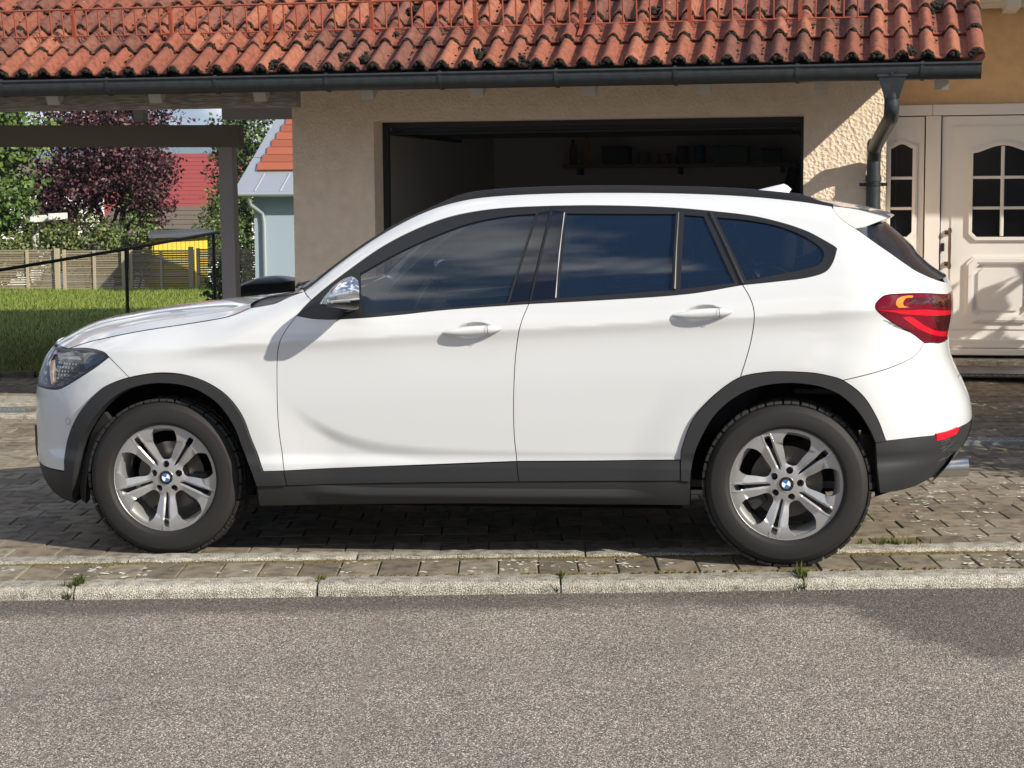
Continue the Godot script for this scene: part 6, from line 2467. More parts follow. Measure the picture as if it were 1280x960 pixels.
func cabin(c: Node3D) -> void:
	var fl := MB.new()
	fl.box(Vector3(1.85, 0.32, 0), Vector3(2.6, 0.03, 1.5))
	fl.box(Vector3(2.95, 0.70, 0), Vector3(0.5, 0.02, 1.3))
	put(c, "cabin_floor", fl, M.cabin_trim)
	var dash := MB.new()
	dash.rbox(Vector3(0.78, 0.95, 0), Vector3(0.42, 0.16, 1.46), 0.06, Basis(Vector3.BACK, -0.10), 3)
	put(c, "dashboard", dash, M.cabin_trim)
	var sw := MB.new()
	var ring := []
	var b := Basis(Vector3.BACK, -0.42)
	for k in 25:
		var a := TAU * k / 24.0
		ring.append(Vector3(1.03, 1.01, 0.36) + b * Vector3(0, cos(a) * 0.175, sin(a) * 0.175))
	sw.tube(ring, 0.017, 8, false)
	sw.rbox(Vector3(1.03, 1.01, 0.36), Vector3(0.05, 0.10, 0.30), 0.02, b)
	put(c, "steering_wheel", sw, M.cabin_trim)
	for k in 5:
		var x := 1.42 if k < 2 else 2.28
		var z: float = [0.37, -0.37, 0.42, 0.0, -0.42][k]
		var w := 0.50 if k < 2 else 0.40
		var st := MB.new()
		st.rbox(Vector3(x - 0.05, 0.58, z), Vector3(0.50, 0.16, w), 0.06, Basis(Vector3.BACK, 0.06), 3)
		var seat := put(c, "seat", st, M.cabin_fabric)
		var bk := MB.new()
		bk.rbox(Vector3(x + 0.26, 0.90, z), Vector3(0.14, 0.66, w), 0.06, Basis(Vector3.BACK, -0.30), 3)
		put(seat, "backrest", bk, M.cabin_fabric)
		var hr := MB.new()
		hr.rbox(Vector3(x + 0.385, 1.285, z), Vector3(0.09, 0.17, 0.25 if k < 2 else 0.20), 0.04, Basis(Vector3.BACK, -0.2), 3)
		put(seat, "headrest", hr, M.cabin_fabric)
		var rods := MB.new()
		for dz in [-0.06, 0.06]:
			rods.tube([Vector3(x + 0.355, 1.15, z + dz), Vector3(x + 0.378, 1.24, z + dz)], 0.006, 6)
		put(seat, "headrest_rod", rods, M.chrome)
	var im := MB.new()
	im.rbox(Vector3(1.03, 1.375, 0.0), Vector3(0.04, 0.075, 0.24), 0.018, Basis.IDENTITY, 2)
	im.tube([Vector3(1.03, 1.41, 0), Vector3(1.00, 1.47, 0)], 0.01, 6)
	put(c, "rear_view_mirror", im, M.cabin_trim)
	var hl := MB.new()
	var rows := []
	for i in 9:
		var x := lerpf(1.22, 2.82, i / 8.0)
		var line := []
		for j in 9:
			var u := lerpf(-1.0, 1.0, j / 8.0)
			line.append(Vector3(x, roof_line(x) - 0.035, u * 0.56))
		rows.append(line)
	hl.grid(rows, Vector3.DOWN)
	put(c, "headliner", hl, M.cabin_light)
	for s in [1.0, -1.0]:
		var pl := MB.new()
		sheet(pl, clean(PackedVector2Array([Vector2(0.75, 0.45), Vector2(2.18, 0.45), Vector2(2.30, 0.74), Vector2(2.45, 0.86), Vector2(2.95, 0.88), Vector2(2.95, 1.13), Vector2(2.45, 1.11), Vector2(1.6, 1.05), Vector2(0.75, 0.99)])), [], Vector2(0.2, 0.2), side(s, -0.07), Vector3(0, 0, -s))
		put(c, "door_lining", pl, M.cabin_trim)

# ---------------------------------------------------------------- wheels
func dish(r: float) -> float:
	# face of the rim: proud at the outer third, sunk towards the hub
	return lut([0.0, 0.04, 0.075, 0.12, 0.17, 0.205, 0.23], [-0.020, -0.018, -0.022, -0.012, -0.002, 0.002, 0.000], r)

func road_wheel(c: Node3D, at: Vector3, s: float, turn: float, idx: int) -> void:
	var w := Node3D.new()
	w.name = numbered(c, "wheel")
	c.add_child(w, true)
	# local frame: y of the lathe points outwards
	var b := Basis(Vector3(1, 0, 0), Vector3(0, 0, s), Vector3(0, -s, 0))
	w.transform = Transform3D(b, at)
	var I := Basis.IDENTITY
	var face := 0.086                      # rim face, outwards from the wheel centre plane
	var ty := MB.new()
	var R := 0.3385
	ty.lathe([Vector2(0.212, -0.10), Vector2(0.232, -0.108), Vector2(0.27, -0.117), Vector2(0.31, -0.108), Vector2(0.328, -0.095), Vector2(R - 0.003, -0.080), Vector2(R, -0.05), Vector2(R + 0.001, 0.0), Vector2(R, 0.05), Vector2(R - 0.003, 0.080), Vector2(R - 0.0085, 0.091), Vector2(0.322, 0.101), Vector2(0.312, 0.1065), Vector2(0.3105, 0.1085), Vector2(0.304, 0.1095), Vector2(0.29, 0.1125), Vector2(0.270, 0.114), Vector2(0.252, 0.112), Vector2(0.245, 0.1105), Vector2(0.2435, 0.1085), Vector2(0.2385, 0.106), Vector2(0.2355, 0.098), Vector2(0.2342, 0.086), Vector2(0.2342, 0.070)], Vector3.ZERO, I, 72)
	var tyre := put(w, "tyre", ty, M.tyre_rubber)
	# tread: shoulder blocks and three rows of ribs
	var tr := MB.new()
	var nb := 60
	for k in nb:
		var a := TAU * (k + 0.5 * (k % 2) * 0.2) / nb
		var rad := Vector3(cos(a), 0, sin(a))
		var tan_ := Vector3(-sin(a), 0, cos(a))
		for q in [[0.0735, 0.036, 0.0265, 0.10], [-0.0735, 0.036, 0.0265, -0.10], [0.026, 0.030, 0.027, 0.22], [-0.026, 0.030, 0.027, -0.22]]:
			var bs := Basis(rad, Vector3(0, 1, 0), tan_) * Basis(Vector3.RIGHT, q[3]) * Basis(Vector3.BACK, -0.16 if q[0] > 0.05 else (0.16 if q[0] < -0.05 else 0.0))
			tr.rbox(rad * (R + (0.0 if absf(q[0]) > 0.05 else 0.0025)) + Vector3(0, q[0], 0), Vector3(0.013, q[1], q[2] * 1.16), 0.002, bs, 1)
	put(tyre, "tread", tr, M.tyre_rubber)
	# rim barrel and lip
	var ba := MB.new()
	ba.lathe([Vector2(0.2338, face - 0.016), Vector2(0.2338, face - 0.0015), Vector2(0.2316, face - 0.0005), Vector2(0.2265, face - 0.006), Vector2(0.2235, face - 0.012), Vector2(0.214, face - 0.02), Vector2(0.203, face - 0.045), Vector2(0.198, face - 0.10), Vector2(0.206, face - 0.17), Vector2(0.228, face - 0.185), Vector2(0.2335, face - 0.18)], Vector3.ZERO, I, 64)
	var rim := put(w, "rim", ba, M.rim_barrel)
	# spoke face: a disc with five wide windows and five slots, split spokes with bevelled flanks
	var holes := []
	for k in 5:
		var a := TAU * k / 5.0 + -PI * 0.5 + turn
		var win := PackedVector2Array()
		var half := [[0.0785, 0.0], [0.0800, 0.0125], [0.088, 0.0225], [0.103, 0.0300], [0.122, 0.0375], [0.142, 0.0475], [0.160, 0.0555], [0.178, 0.0580], [0.198, 0.0530], [0.2145, 0.0440]]
		var up := []
		for h in half:
			up.append(Vector2(h[0], h[1]))
		var line := sm(up, 3)
		for p in line:
			win.append(p.rotated(a))
		for j in 5:
			var q := 0.0440 - 0.0880 * (j + 1) / 6.0
			win.append(Vector2(sqrt(0.2190 * 0.2190 - q * q), q).rotated(a))
		for j in range(line.size() - 1, 0, -1):
			win.append(Vector2(line[j].x, -line[j].y).rotated(a))
		holes.append(clean(win))
		var e := a + PI / 5.0
		var slot := PackedVector2Array()
		for p in [Vector2(0.066, -0.0030), Vector2(0.075, -0.0045), Vector2(0.12, -0.0066), Vector2(0.165, -0.0082), Vector2(0.200, -0.0130), Vector2(0.2160, -0.0105), Vector2(0.2160, 0.0105), Vector2(0.200, 0.0130), Vector2(0.165, 0.0082), Vector2(0.12, 0.0066), Vector2(0.075, 0.0045), Vector2(0.066, 0.0030), Vector2(0.0635, 0.0)]:
			slot.append(p.rotated(e))
		holes.append(clean(slot))
		holes.append(oval(Vector2(0.0585, 0).rotated(a), 0.0150, 0.0150, 0.0, 16))
	var disc := oval(Vector2.ZERO, 0.2315, 0.2315, 0.0, 100)
	var relief := func(p: Vector2) -> Vector3:
		var r := p.length()
		var a := fposmod(p.angle() + PI * 0.5 - turn + PI / 5.0, TAU / 5.0) - PI / 5.0
		var off := absf(absf(a) - PI / 5.0) * r     # distance from the slot's middle line
		# each arm: a bright bevel beside the slot, then a plane falling away to the window; the outer pads stay flat
		var edge := lut([0.06, 0.12, 0.165, 0.20, 0.216], [0.0038, 0.0066, 0.0082, 0.0130, 0.0115], r)
		var d := off - edge
		var pad := clampf((r - 0.178 + 0.35 * maxf(d, 0.0)) / 0.010, 0.0, 1.0)
		var hub := clampf((r - 0.066) / 0.02, 0.0, 1.0)
		var cut := 0.0
		if d < 0.0075:
			cut = -0.0065 * (1.0 - maxf(d, 0.0) / 0.0075) * hub * (1.0 - 0.75 * pad)
		else:
			cut = -0.30 * (d - 0.0075) * hub * (1.0 - pad) - 0.002 * pad
		return Vector3(p.x, face + dish(r) + cut, p.y)
	var sp := MB.new()
	sheet(sp, disc, holes, Vector2(0.0034, 0.0034), relief, Vector3(0, 1, 0), 0.030)
	put(rim, "spokes", sp, M.rim_silver)
	for k in 5:
		var a := TAU * k / 5.0 + -PI * 0.5 + turn
		var bolt := MB.new()
		bolt.lathe([Vector2(0.0150, face - 0.024), Vector2(0.0150, face - 0.052), Vector2(0.0, face - 0.052)], Vector3(cos(a), 0, sin(a)) * 0.0585, I, 14)
		bolt.lathe([Vector2(0.0100, face - 0.052), Vector2(0.0095, face - 0.034), Vector2(0.006, face - 0.033), Vector2(0.0055, face - 0.040), Vector2(0.0, face - 0.040)], Vector3(cos(a), 0, sin(a)) * 0.0585, I, 6)
		put(rim, "wheel_bolt", bolt, M.dark_cast)
	# hub cap: black ring with a quartered blue and white disc
	var cap := MB.new()
	var cy := face + dish(0.03) + 0.002
	cap.lathe([Vector2(0.0315, cy - 0.006), Vector2(0.0315, cy + 0.001), Vector2(0.0300, cy + 0.002), Vector2(0.0185, cy + 0.002), Vector2(0.0, cy + 0.001)], Vector3.ZERO, I, 32)
	var hub := put(w, "hub_cap", cap, M.gloss_black)
	var rg := MB.new()
	rg.lathe([Vector2(0.0320, cy - 0.004), Vector2(0.0325, cy + 0.0015), Vector2(0.0315, cy + 0.0025), Vector2(0.0302, cy + 0.0022)], Vector3.ZERO, I, 32)
	rg.lathe([Vector2(0.0195, cy + 0.002), Vector2(0.0190, cy + 0.0032), Vector2(0.0178, cy + 0.0032), Vector2(0.0174, cy + 0.002)], Vector3.ZERO, I, 32)
	put(hub, "badge_ring", rg, M.chrome)
	for k in 4:
		var qd := MB.new()
		for j in 6:
			var a0 := PI * 0.5 * (k + j / 6.0) + (0.35 if idx == 0 else 0.55)
			var a1 := PI * 0.5 * (k + (j + 1) / 6.0) + (0.35 if idx == 0 else 0.55)
			qd.tri(Vector3(0, cy + 0.0028, 0), Vector3(cos(a0) * 0.0176, cy + 0.0028, sin(a0) * 0.0176), Vector3(cos(a1) * 0.0176, cy + 0.0028, sin(a1) * 0.0176), Vector3.UP, Vector3.UP, Vector3.UP)
		put(hub, "badge_quarter", qd, M.badge_blue if k % 2 == 0 else M.badge_white)
	var vs := MB.new()
	var va := turn - 1.05
	vs.tube([Vector3(cos(va) * 0.205, face - 0.03, sin(va) * 0.205), Vector3(cos(va) * 0.185, face - 0.012, sin(va) * 0.185)], 0.0055, 8)
	put(rim, "valve", vs, M.dark_cast)
	# brake disc and caliper
	var bd := MB.new()
	bd.lathe([Vector2(0.0, face - 0.075), Vector2(0.078, face - 0.075), Vector2(0.080, face - 0.088), Vector2(0.150, face - 0.088), Vector2(0.150, face - 0.110), Vector2(0.0, face - 0.110)], Vector3.ZERO, I, 40)
	put(w, "brake_disc", bd, M.brake_steel)
	var cl := MB.new()
	var ca := 0.35 if idx < 2 else PI - 0.3
	for j in 5:
		var a := ca + (j - 2) * 0.17
		var rad := Vector3(cos(a), 0, sin(a))
		cl.rbox(rad * 0.140 + Vector3(0, face - 0.085, 0), Vector3(0.075, 0.07, 0.034), 0.010, Basis(rad, Vector3(0, 1, 0), Vector3(-rad.z, 0, rad.x)), 2)
	put(w, "brake_caliper", cl, M.dark_cast)

# ---------------------------------------------------------------- stores at the back of the garage
func in_house(o: Node3D, at: Vector3) -> Node3D:
	o.transform = Transform3D(Basis(Vector3.UP, -HOUSE_YAW), HOUSE_AT + Basis(Vector3.UP, -HOUSE_YAW) * at)
	return o

func inside_garage() -> void:
	var z := -6.72
	var boards := [[0.72, 0.60], [1.265, 0.42], [1.79, 0.38]]
	var labels := ["work bench along the back wall of the garage", "middle storage shelf on the back wall of the garage", "top storage shelf under the garage ceiling"]
	var y_of := [0.0, 0.0, 0.0]
	for k in 3:
		var b: Array = boards[k]
		var o := in_house(thing("work_bench" if k == 0 else "wall_shelf", labels[k], "bench" if k == 0 else "shelf"), Vector3(0.42, b[0], z))
		var mb := MB.new()
		mb.box(Vector3.ZERO, Vector3(2.3, 0.035, b[1]), Basis.IDENTITY, 0.004)
		put(o, "board", mb, M.store_brown)
		for x in [-1.0, 0.0, 1.0]:
			var br := MB.new()
			if k == 0:
				br.box(Vector3(x, -0.29, 0.12), Vector3(0.06, 0.52, 0.06))
				put(o, "leg", br, M.store_dark)
			else:
				br.box(Vector3(x, -0.05, -0.02), Vector3(0.03, 0.07, b[1] * 0.8))
				put(o, "bracket", br, M.store_dark)
		y_of[k] = b[0] + 0.018
	var cols := ["store_brown", "store_blue", "store_green", "store_grey", "store_ochre", "store_dark", "store_white"]
	var names := {"store_brown": "brown", "store_blue": "blue", "store_green": "green", "store_grey": "grey", "store_ochre": "ochre", "store_dark": "black", "store_white": "pale"}
	var shelf := ["on the bench", "on the middle shelf", "on the top shelf"]
	var nth := {}
	var order := ["first", "second", "third", "fourth", "fifth", "sixth", "seventh", "eighth", "ninth"]
	for k in range(1, 3):
		var x := -0.66
		var i := 0
		while x < 1.45:
			var r := rng.randf()
			var m: String = cols[rng.randi() % 7]
			var where := Vector3(x, y_of[k], z + rng.randf_range(-0.05, 0.06))
			var kind := "bottle" if r < 0.5 else ("tin" if r < 0.8 else "box")
			var key: String = names[m] + kind + str(k)
			nth[key] = nth.get(key, 0) + 1
			var lab: String = "%s %s %s from the left %s in the dark garage" % [order[nth[key] - 1], names[m], "%s", shelf[k]]
			if r < 0.5:
				var h := rng.randf_range(0.16, 0.30)
				var o := in_house(thing("bottle", lab % "bottle", "bottle", Vector3.ZERO, "%s bottles %s" % [names[m], shelf[k]]), where)
				var mb := MB.new()
				mb.lathe([Vector2(0.0, 0.001), Vector2(0.036, 0.0), Vector2(0.038, h * 0.62), Vector2(0.030, h * 0.74), Vector2(0.013, h * 0.86), Vector2(0.013, h * 0.95)], Vector3.ZERO, Basis.IDENTITY, 12)
				put(o, "body", mb, M[m])
				var cap := MB.new()
				cap.lathe([Vector2(0.016, h * 0.93), Vector2(0.016, h), Vector2(0.0, h)], Vector3.ZERO, Basis.IDENTITY, 10)
				put(o, "cap", cap, M.store_dark)
				x += 0.10
			elif r < 0.8:
				var h := rng.randf_range(0.10, 0.20)
				var o := in_house(thing("paint_tin", lab % "tin", "tin", Vector3.ZERO, "%s tins %s" % [names[m], shelf[k]]), where)
				var mb := MB.new()
				mb.lathe([Vector2(0.0, 0.001), Vector2(0.062, 0.0), Vector2(0.064, 0.006), Vector2(0.061, 0.010), Vector2(0.061, h - 0.01), Vector2(0.064, h - 0.004), Vector2(0.062, h)], Vector3.ZERO, Basis.IDENTITY, 16)
				put(o, "body", mb, M[m])
				var cap := MB.new()
				cap.lathe([Vector2(0.056, h), Vector2(0.054, h - 0.005), Vector2(0.0, h - 0.005)], Vector3.ZERO, Basis.IDENTITY, 14)
				put(o, "lid", cap, M.store_grey)
				x += 0.15
			else:
				var w := rng.randf_range(0.18, 0.34)
				var h := rng.randf_range(0.14, 0.26)
				var o := in_house(thing("storage_box", lab % "box", "box", Vector3.ZERO, "%s boxes %s" % [names[m], shelf[k]]), where + Vector3(w * 0.4, 0, 0))
				var mb := MB.new()
				mb.box(Vector3(0, h * 0.45, 0), Vector3(w, h * 0.9, 0.26), Basis.IDENTITY, 0.008)
				put(o, "body", mb, M[m])
				var cap := MB.new()
				cap.box(Vector3(0, h * 0.94, 0), Vector3(w + 0.016, h * 0.12, 0.275), Basis.IDENTITY, 0.008)
				put(o, "lid", cap, M[m])
				x += w + 0.06
			x += rng.randf_range(0.0, 0.10)
			i += 1
	# coat on a hook by the right wall
	var coat := in_house(thing("work_coat", "dark work coat hanging on a hook at the back right of the garage", "coat"), Vector3(1.72, 0, z + 0.10))
	var cm := MB.new()
	var rows := []
	for i in 13:
		var t := i / 12.0
		var y := lerpf(1.86, 0.95, t)
		var w := 0.06 + 0.16 * pow(sin(minf(t * 3.0, 1.0) * PI * 0.5), 0.8) + 0.05 * t
		var line := []
		for j in 19:
			var a := TAU * j / 18.0
			line.append(Vector3(cos(a) * w * (1.0 + 0.06 * sin(a * 5.0 + t * 4.0)), y, sin(a) * (0.09 + 0.02 * cos(a * 6.0))))
		rows.append(line)
	cm.grid(rows, Vector3(0, 0, 1), false)
	put(coat, "body", cm, M.store_dark)
	for s in [-1.0, 1.0]:
		var sl := MB.new()
		sl.tube([Vector3(s * 0.17, 1.74, 0), Vector3(s * 0.23, 1.5, 0.03), Vector3(s * 0.24, 1.16, 0.05)], [0.075, 0.066, 0.052], 10)
		put(coat, "sleeve", sl, M.store_dark)

# ---------------------------------------------------------------- garden: railing, fence, bin
func garden() -> void:
	var rl := thing("handrail", "dark iron handrail on slim posts rising beside the lawn", "handrail", Vector3.ZERO)
	var pts := [Vector3(-4.86, 0.0, -17.2), Vector3(-3.80, 0.0, -18.2), Vector3(-3.16, 0.0, -19.6)]
	var tops := []
	for p in pts:
		p.y = 0.0
	var rise := [0.84, 1.01, 1.13]
	for i in 3:
		var p: Vector3 = pts[i]
		var m := MB.new()
		m.tube([Vector3(p.x, -0.12, p.z), Vector3(p.x, rise[i] - 0.012, p.z)], 0.018, 8)
		put(rl, "post", m, M.rail_iron)
		tops.append(Vector3(p.x, rise[i], p.z))
	var bar := MB.new()
	var d0: Vector3 = tops[0] - (tops[1] - tops[0]) * 0.6
	bar.tube([d0, tops[0], tops[1], tops[2], tops[2] + (tops[2] - tops[1]) * 0.06], 0.020, 8, true, 0.8)
	put(rl, "rail", bar, M.rail_iron)
	var p2 := thing("gate_post", "thin black iron post standing against the grey carport post", "post", Vector3(-3.06, 0.0, -19.8))
	var gm := MB.new()
	gm.tube([Vector3(0, -0.1, 0), Vector3(0, 0.78, 0)], 0.024, 8)
	put(p2, "shaft", gm, M.rail_iron)
	var gc := MB.new()
	gc.rbox(Vector3(0, 0.79, 0), Vector3(0.056, 0.02, 0.056), 0.006)
	put(p2, "cap", gc, M.rail_iron)
	var gl := MB.new()
	gl.box(Vector3(-0.03, 0.26, 0), Vector3(0.03, 0.07, 0.03))
	put(p2, "latch", gl, M.rail_iron)

	# slatted garden fence: bays 1.44 m wide, each with a middle batten
	var f := thing("garden_fence", "weathered fence of narrow horizontal slats between timber posts", "fence", Vector3(0, 0, -40))
	var slat := MB.new()
	slat.box(Vector3.ZERO, Vector3(1.37, 0.038, 0.022), Basis.IDENTITY, 0.003)
	var slat_mesh := slat.mesh()
	var x := -5.43
	for bay in range(-1, 6):
		var x0 := -11.20 + 1.444 * bay - 1.0
		x0 = -9.77 + 1.452 * (bay - 1)
		var yb := lawn_height(x0, 40.0)
		for off in [-0.075, 0.075]:
			var pm := MB.new()
			pm.box(Vector3(x0 + off, yb + 0.44, 0.03 if off < 0.0 else 0.0), Vector3(0.105 if off < 0.0 else 0.07, 0.96 if off < 0.0 else 0.90, 0.09), Basis.IDENTITY, 0.006)
			put(f, "post", pm, M.fence_post)
		var mid := MB.new()
		mid.box(Vector3(x0 + 0.726, yb + 0.43, 0.028), Vector3(0.060, 0.87, 0.035), Basis.IDENTITY, 0.004)
		put(f, "batten", mid, M.fence_post)
		for k in 17:
			var o := put(f, "slat", slat_mesh, M["fence_slat_%d" % ((k * 7 + bay * 3 + 20) % 3)])
			o.position = Vector3(x0 + 0.76, yb + 0.045 + k * 0.0505, 0)
			o.rotation.z = rng.randf_range(-0.003, 0.003)

	# waste bin by the garage side, only its lid shows over the hood
	var b := thing("waste_bin", "black plastic waste bin with domed lid beside the garage wall", "bin", Vector3(-2.15, 0.10, -16.3))
	var bm := MB.new()
	var rows := []
	for i in 2:
		var w := 0.21 if i == 0 else 0.27
		var d := 0.25 if i == 0 else 0.31
		var line := []
		for j in 25:
			var a := TAU * j / 24.0
			line.append(Vector3(signf(cos(a)) * pow(absf(cos(a)), 0.35) * w, 0.0 if i == 0 else 0.60, signf(sin(a)) * pow(absf(sin(a)), 0.35) * d))
		rows.append(line)
	bm.grid(rows, Vector3.ZERO, false)
	put(b, "tub", bm, M.bin_plastic)
	var lid := MB.new()
	var r2 := []
	for i in 9:
		var t := i / 8.0
		var line := []
		for j in 33:
			var a := TAU * j / 32.0
			var k := lerpf(1.0, 0.02, pow(t, 1.2))
			line.append(Vector3(signf(cos(a)) * pow(absf(cos(a)), 0.4) * 0.30 * k, 0.595 + 0.05 * minf(t * 8.0, 1.0) + 0.075 * (1.0 - pow(k, 2.0)) + 0.03 * cos(a) * k, signf(sin(a)) * pow(absf(sin(a)), 0.4) * 0.34 * k))
		r2.append(line)
	lid.grid(r2, Vector3.UP)
	put(b, "lid", lid, M.bin_plastic)
	var hb := MB.new()
	hb.tube([Vector3(-0.26, 0.60, -0.30), Vector3(-0.26, 0.62, -0.37), Vector3(0.26, 0.62, -0.37), Vector3(0.26, 0.60, -0.30)], 0.014, 8)
	put(b, "handle", hb, M.bin_plastic)

# a point from where it stands to the side (x), how far (d) and how high over the street (y)
func quad_wall(mb: MB, a: Vector3, b: Vector3, y0: float, y1: float) -> void:
	var n := (b - a).cross(Vector3.UP).normalized()
	mb.quad(Vector3(a.x, y0, a.z), Vector3(b.x, y0, b.z), Vector3(b.x, y1, b.z), Vector3(a.x, y1, a.z), n)

func gable_house(called: String, label: String, cx: float, cz: float, w: float, d: float, y0: float, eave: float, ridge: float, turn: float, wall_m: Material, roof_m: Material, course := 0.34) -> Node3D:
	var h := thing(called, label, "house", Vector3(cx, y0, cz))
	h.rotation.y = turn
	var wm := MB.new()
	var e := eave - y0
	var r := ridge - y0
	wm.box(Vector3(0, e * 0.5, 0), Vector3(w, e, d))
	for s in [-1.0, 1.0]:
		wm.tri(Vector3(s * w * 0.5, e, -d * 0.5), Vector3(s * w * 0.5, e, d * 0.5), Vector3(s * w * 0.5, r - 0.05, 0), Vector3(s, 0, 0), Vector3(s, 0, 0), Vector3(s, 0, 0))
	put(h, "wall", wm, wall_m)
	var rm := MB.new()
	var run := d * 0.5 + 0.45
	var slope := atan2(r - e, d * 0.5)
	var len := run / cos(slope)
	var n := int(len / course)
	for s in [-1.0, 1.0]:
		for k in n:
			# courses overlap like tiles: each one a thin slab lifted at its lower edge
			var t := (k + 0.5) * course
			var y := r - t * sin(slope)
			var z: float = s * t * cos(slope)
			rm.box(Vector3(0, y + 0.04, z), Vector3(w + 0.7, 0.03, course * 1.04), Basis(Vector3.RIGHT, s * (slope - 0.05)))
	put(h, "roof", rm, roof_m)
	return h

func neighbours() -> void:
	# --- pale house at the right with a sheet metal and tile roof
	var a := thing("pale_house", "pale blue-grey house with an orange tile roof edged in sheet metal", "house", Vector3(-5.25, -0.7, -36.5))
	var w := MB.new()
	w.box(Vector3(2.28, 1.2, -1.3), Vector3(4.2, 2.4, 2.6))
	put(a, "wall", w, M.pale_wall)
	# roof plane faces the viewer; its left edge runs up as a hip
	var e0 := Vector3(-0.18, 2.27, 0.30)
	var slope := Vector3(0, 0.70, -0.70).normalized()
	var hip := Vector3(0.33, 0, 0)
	var rm := MB.new()
	var nn := Vector3(0, 0.7, 0.7)
	var up := 3.2
	rm.quad(e0, e0 + Vector3(5.0, 0, 0), e0 + Vector3(5.0, 0, 0) + slope * up, e0 + hip * up + slope * up, nn)
	rm.quad(e0, e0 + hip * up + slope * up, e0 + hip * up + slope * up + Vector3(0, -2.6, -0.6), e0 + Vector3(0, -0.1, -3.0), Vector3(-0.8, 0.5, 0))
	rm.box(e0 + Vector3(2.4, -0.03, -0.02), Vector3(4.9, 0.05, 0.06))
	put(a, "roof", rm, M.sheet_metal)
	var sm2 := MB.new()
	for k in 5:
		var x := 0.42 + 0.50 * k
		var p := e0 + Vector3(x, 0, 0) + nn * 0.012
		sm2.tube([p, p + slope * 0.50 + Vector3(0.16, 0, 0)], 0.012, 4)
	var hs := e0 + slope * 0.95 + nn * 0.012
	sm2.tube([hs + hip * 0.95, hs + hip * 0.95 + Vector3(0.42, 0, 0)], 0.010, 4)
	put(a, "standing_seam", sm2, M.sheet_metal)
	var j := 0
	var up_k := 0.56
	while up_k < 3.1:
		var cm := MB.new()
		var x0 := 0.22 + hip.x * 1.12 * up_k
		var c := e0 + Vector3((x0 + 5.0) * 0.5, 0, 0) + slope * (up_k + 0.11) + nn * 0.035
		cm.box(c, Vector3(5.0 - x0, 0.035, 0.235), Basis(Vector3.RIGHT, Vector3(0, 0.74, 0.67).normalized(), Vector3(0, -0.67, 0.74).normalized()))
		put(a, "tile_course", cm, M.red_tile_a if j % 2 == 0 else M.red_tile_b)
		up_k += 0.215
		j += 1
	var gt := MB.new()
	gt.tube([e0 + Vector3(-0.05, -0.05, 0.06), e0 + Vector3(5.0, -0.05, 0.06)], 0.055, 8)
	put(a, "gutter", gt, M.sheet_metal)
	var dp := MB.new()
	dp.tube([e0 + Vector3(0.30, -0.08, 0.03), e0 + Vector3(0.32, -0.25, -0.05), e0 + Vector3(0.52, -0.42, -0.26), e0 + Vector3(0.56, -0.60, -0.26), e0 + Vector3(0.56, -2.3, -0.26)], 0.045, 8)
	put(a, "downpipe", dp, M.sheet_metal)

	# --- houses further down the slope
	var b := gable_house("red_roofed_house", "white house with a raspberry red tile roof behind the plum tree", -12.6, -76.0, 7.0, 8.0, -3.4, 0.4, 3.1, 0.12, M.white_wall, M.raspberry_tile, 0.3)
	var dm := MB.new()
	dm.box(Vector3(2.25, 4.55, 3.1), Vector3(1.1, 0.7, 1.2))
	put(b, "dormer", dm, M.white_wall)
	var c := gable_house("brown_roofed_house", "low house with a weathered brown tile roof among shrubs", -10.0, -57.0, 4.4, 5.6, -2.6, -0.45, 1.1, -0.35, M.white_wall, M.brown_tile, 0.28)
	var win := MB.new()
	win.box(Vector3(0.2, 2.98, 1.35), Vector3(0.55, 0.06, 0.75), Basis(Vector3.RIGHT, 0.48))
	put(c, "roof_window", win, M.door_glass)
	var cw := MB.new()
	cw.box(Vector3(-2.83, 1.2, 0.6), Vector3(0.05, 1.0, 0.8))
	put(c, "window", cw, M.door_glass)
	var d := gable_house("white_house", "white rendered house half hidden behind the big green tree", -17.2, -61.0, 7.0, 5.0, -2.2, 1.9, 2.7, 0.3, M.white_wall, M.brown_tile)
	var dw := MB.new()
	dw.box(Vector3(2.2, 2.6, 2.52), Vector3(0.9, 1.1, 0.06))
	put(d, "window", dw, M.door_glass)
	var v := gable_house("far_white_house", "small white house far away below the wooded ridge", -32.0, -210.0, 9.0, 8.0, -9.0, -4.0, -1.4, 0.4, M.white_wall, M.brown_tile)
	var vw := MB.new()
	vw.box(Vector3(0.0, 2.6, 4.02), Vector3(1.2, 1.2, 0.06))
	put(v, "window", vw, M.door_glass)

	# --- yellow boarded shed with a felted roof
	var s := thing("garden_shed", "yellow boarded garden shed with a flat grey roof behind the fence", "shed", Vector3(-7.82, -1.06, -43.0))
	s.rotation.y = 0.45
	for k in 12:
		var bm := MB.new()
		bm.box(Vector3(-0.58 + 0.1055 * k, 0.80, 0.45), Vector3(0.098, 1.58, 0.025), Basis.IDENTITY, 0.004)
		put(s, "board", bm, M.yellow_boards)
	for k in 8:
		var bm := MB.new()
		bm.box(Vector3(-0.65, 0.80, -0.36 + 0.1055 * k), Vector3(0.025, 1.58, 0.098), Basis.IDENTITY, 0.004)
		put(s, "board", bm, M.yellow_boards)
	var sc := MB.new()
	sc.box(Vector3(0, 0.78, 0.02), Vector3(1.24, 1.5, 0.80))
	put(s, "frame", sc, M.yellow_boards)
	var sr := MB.new()
	sr.box(Vector3(0, 1.68, 0.05), Vector3(1.62, 0.09, 1.2), Basis(Vector3.BACK, 0.035) * Basis(Vector3.RIGHT, 0.05), 0.01)
	put(s, "roof", sr, M.roof_felt)

	# --- white garden pergola at the far left
	var p := thing("pergola", "white painted timber pergola behind the left end of the fence", "pergola", Vector3(-11.45, -0.65, -43.5))
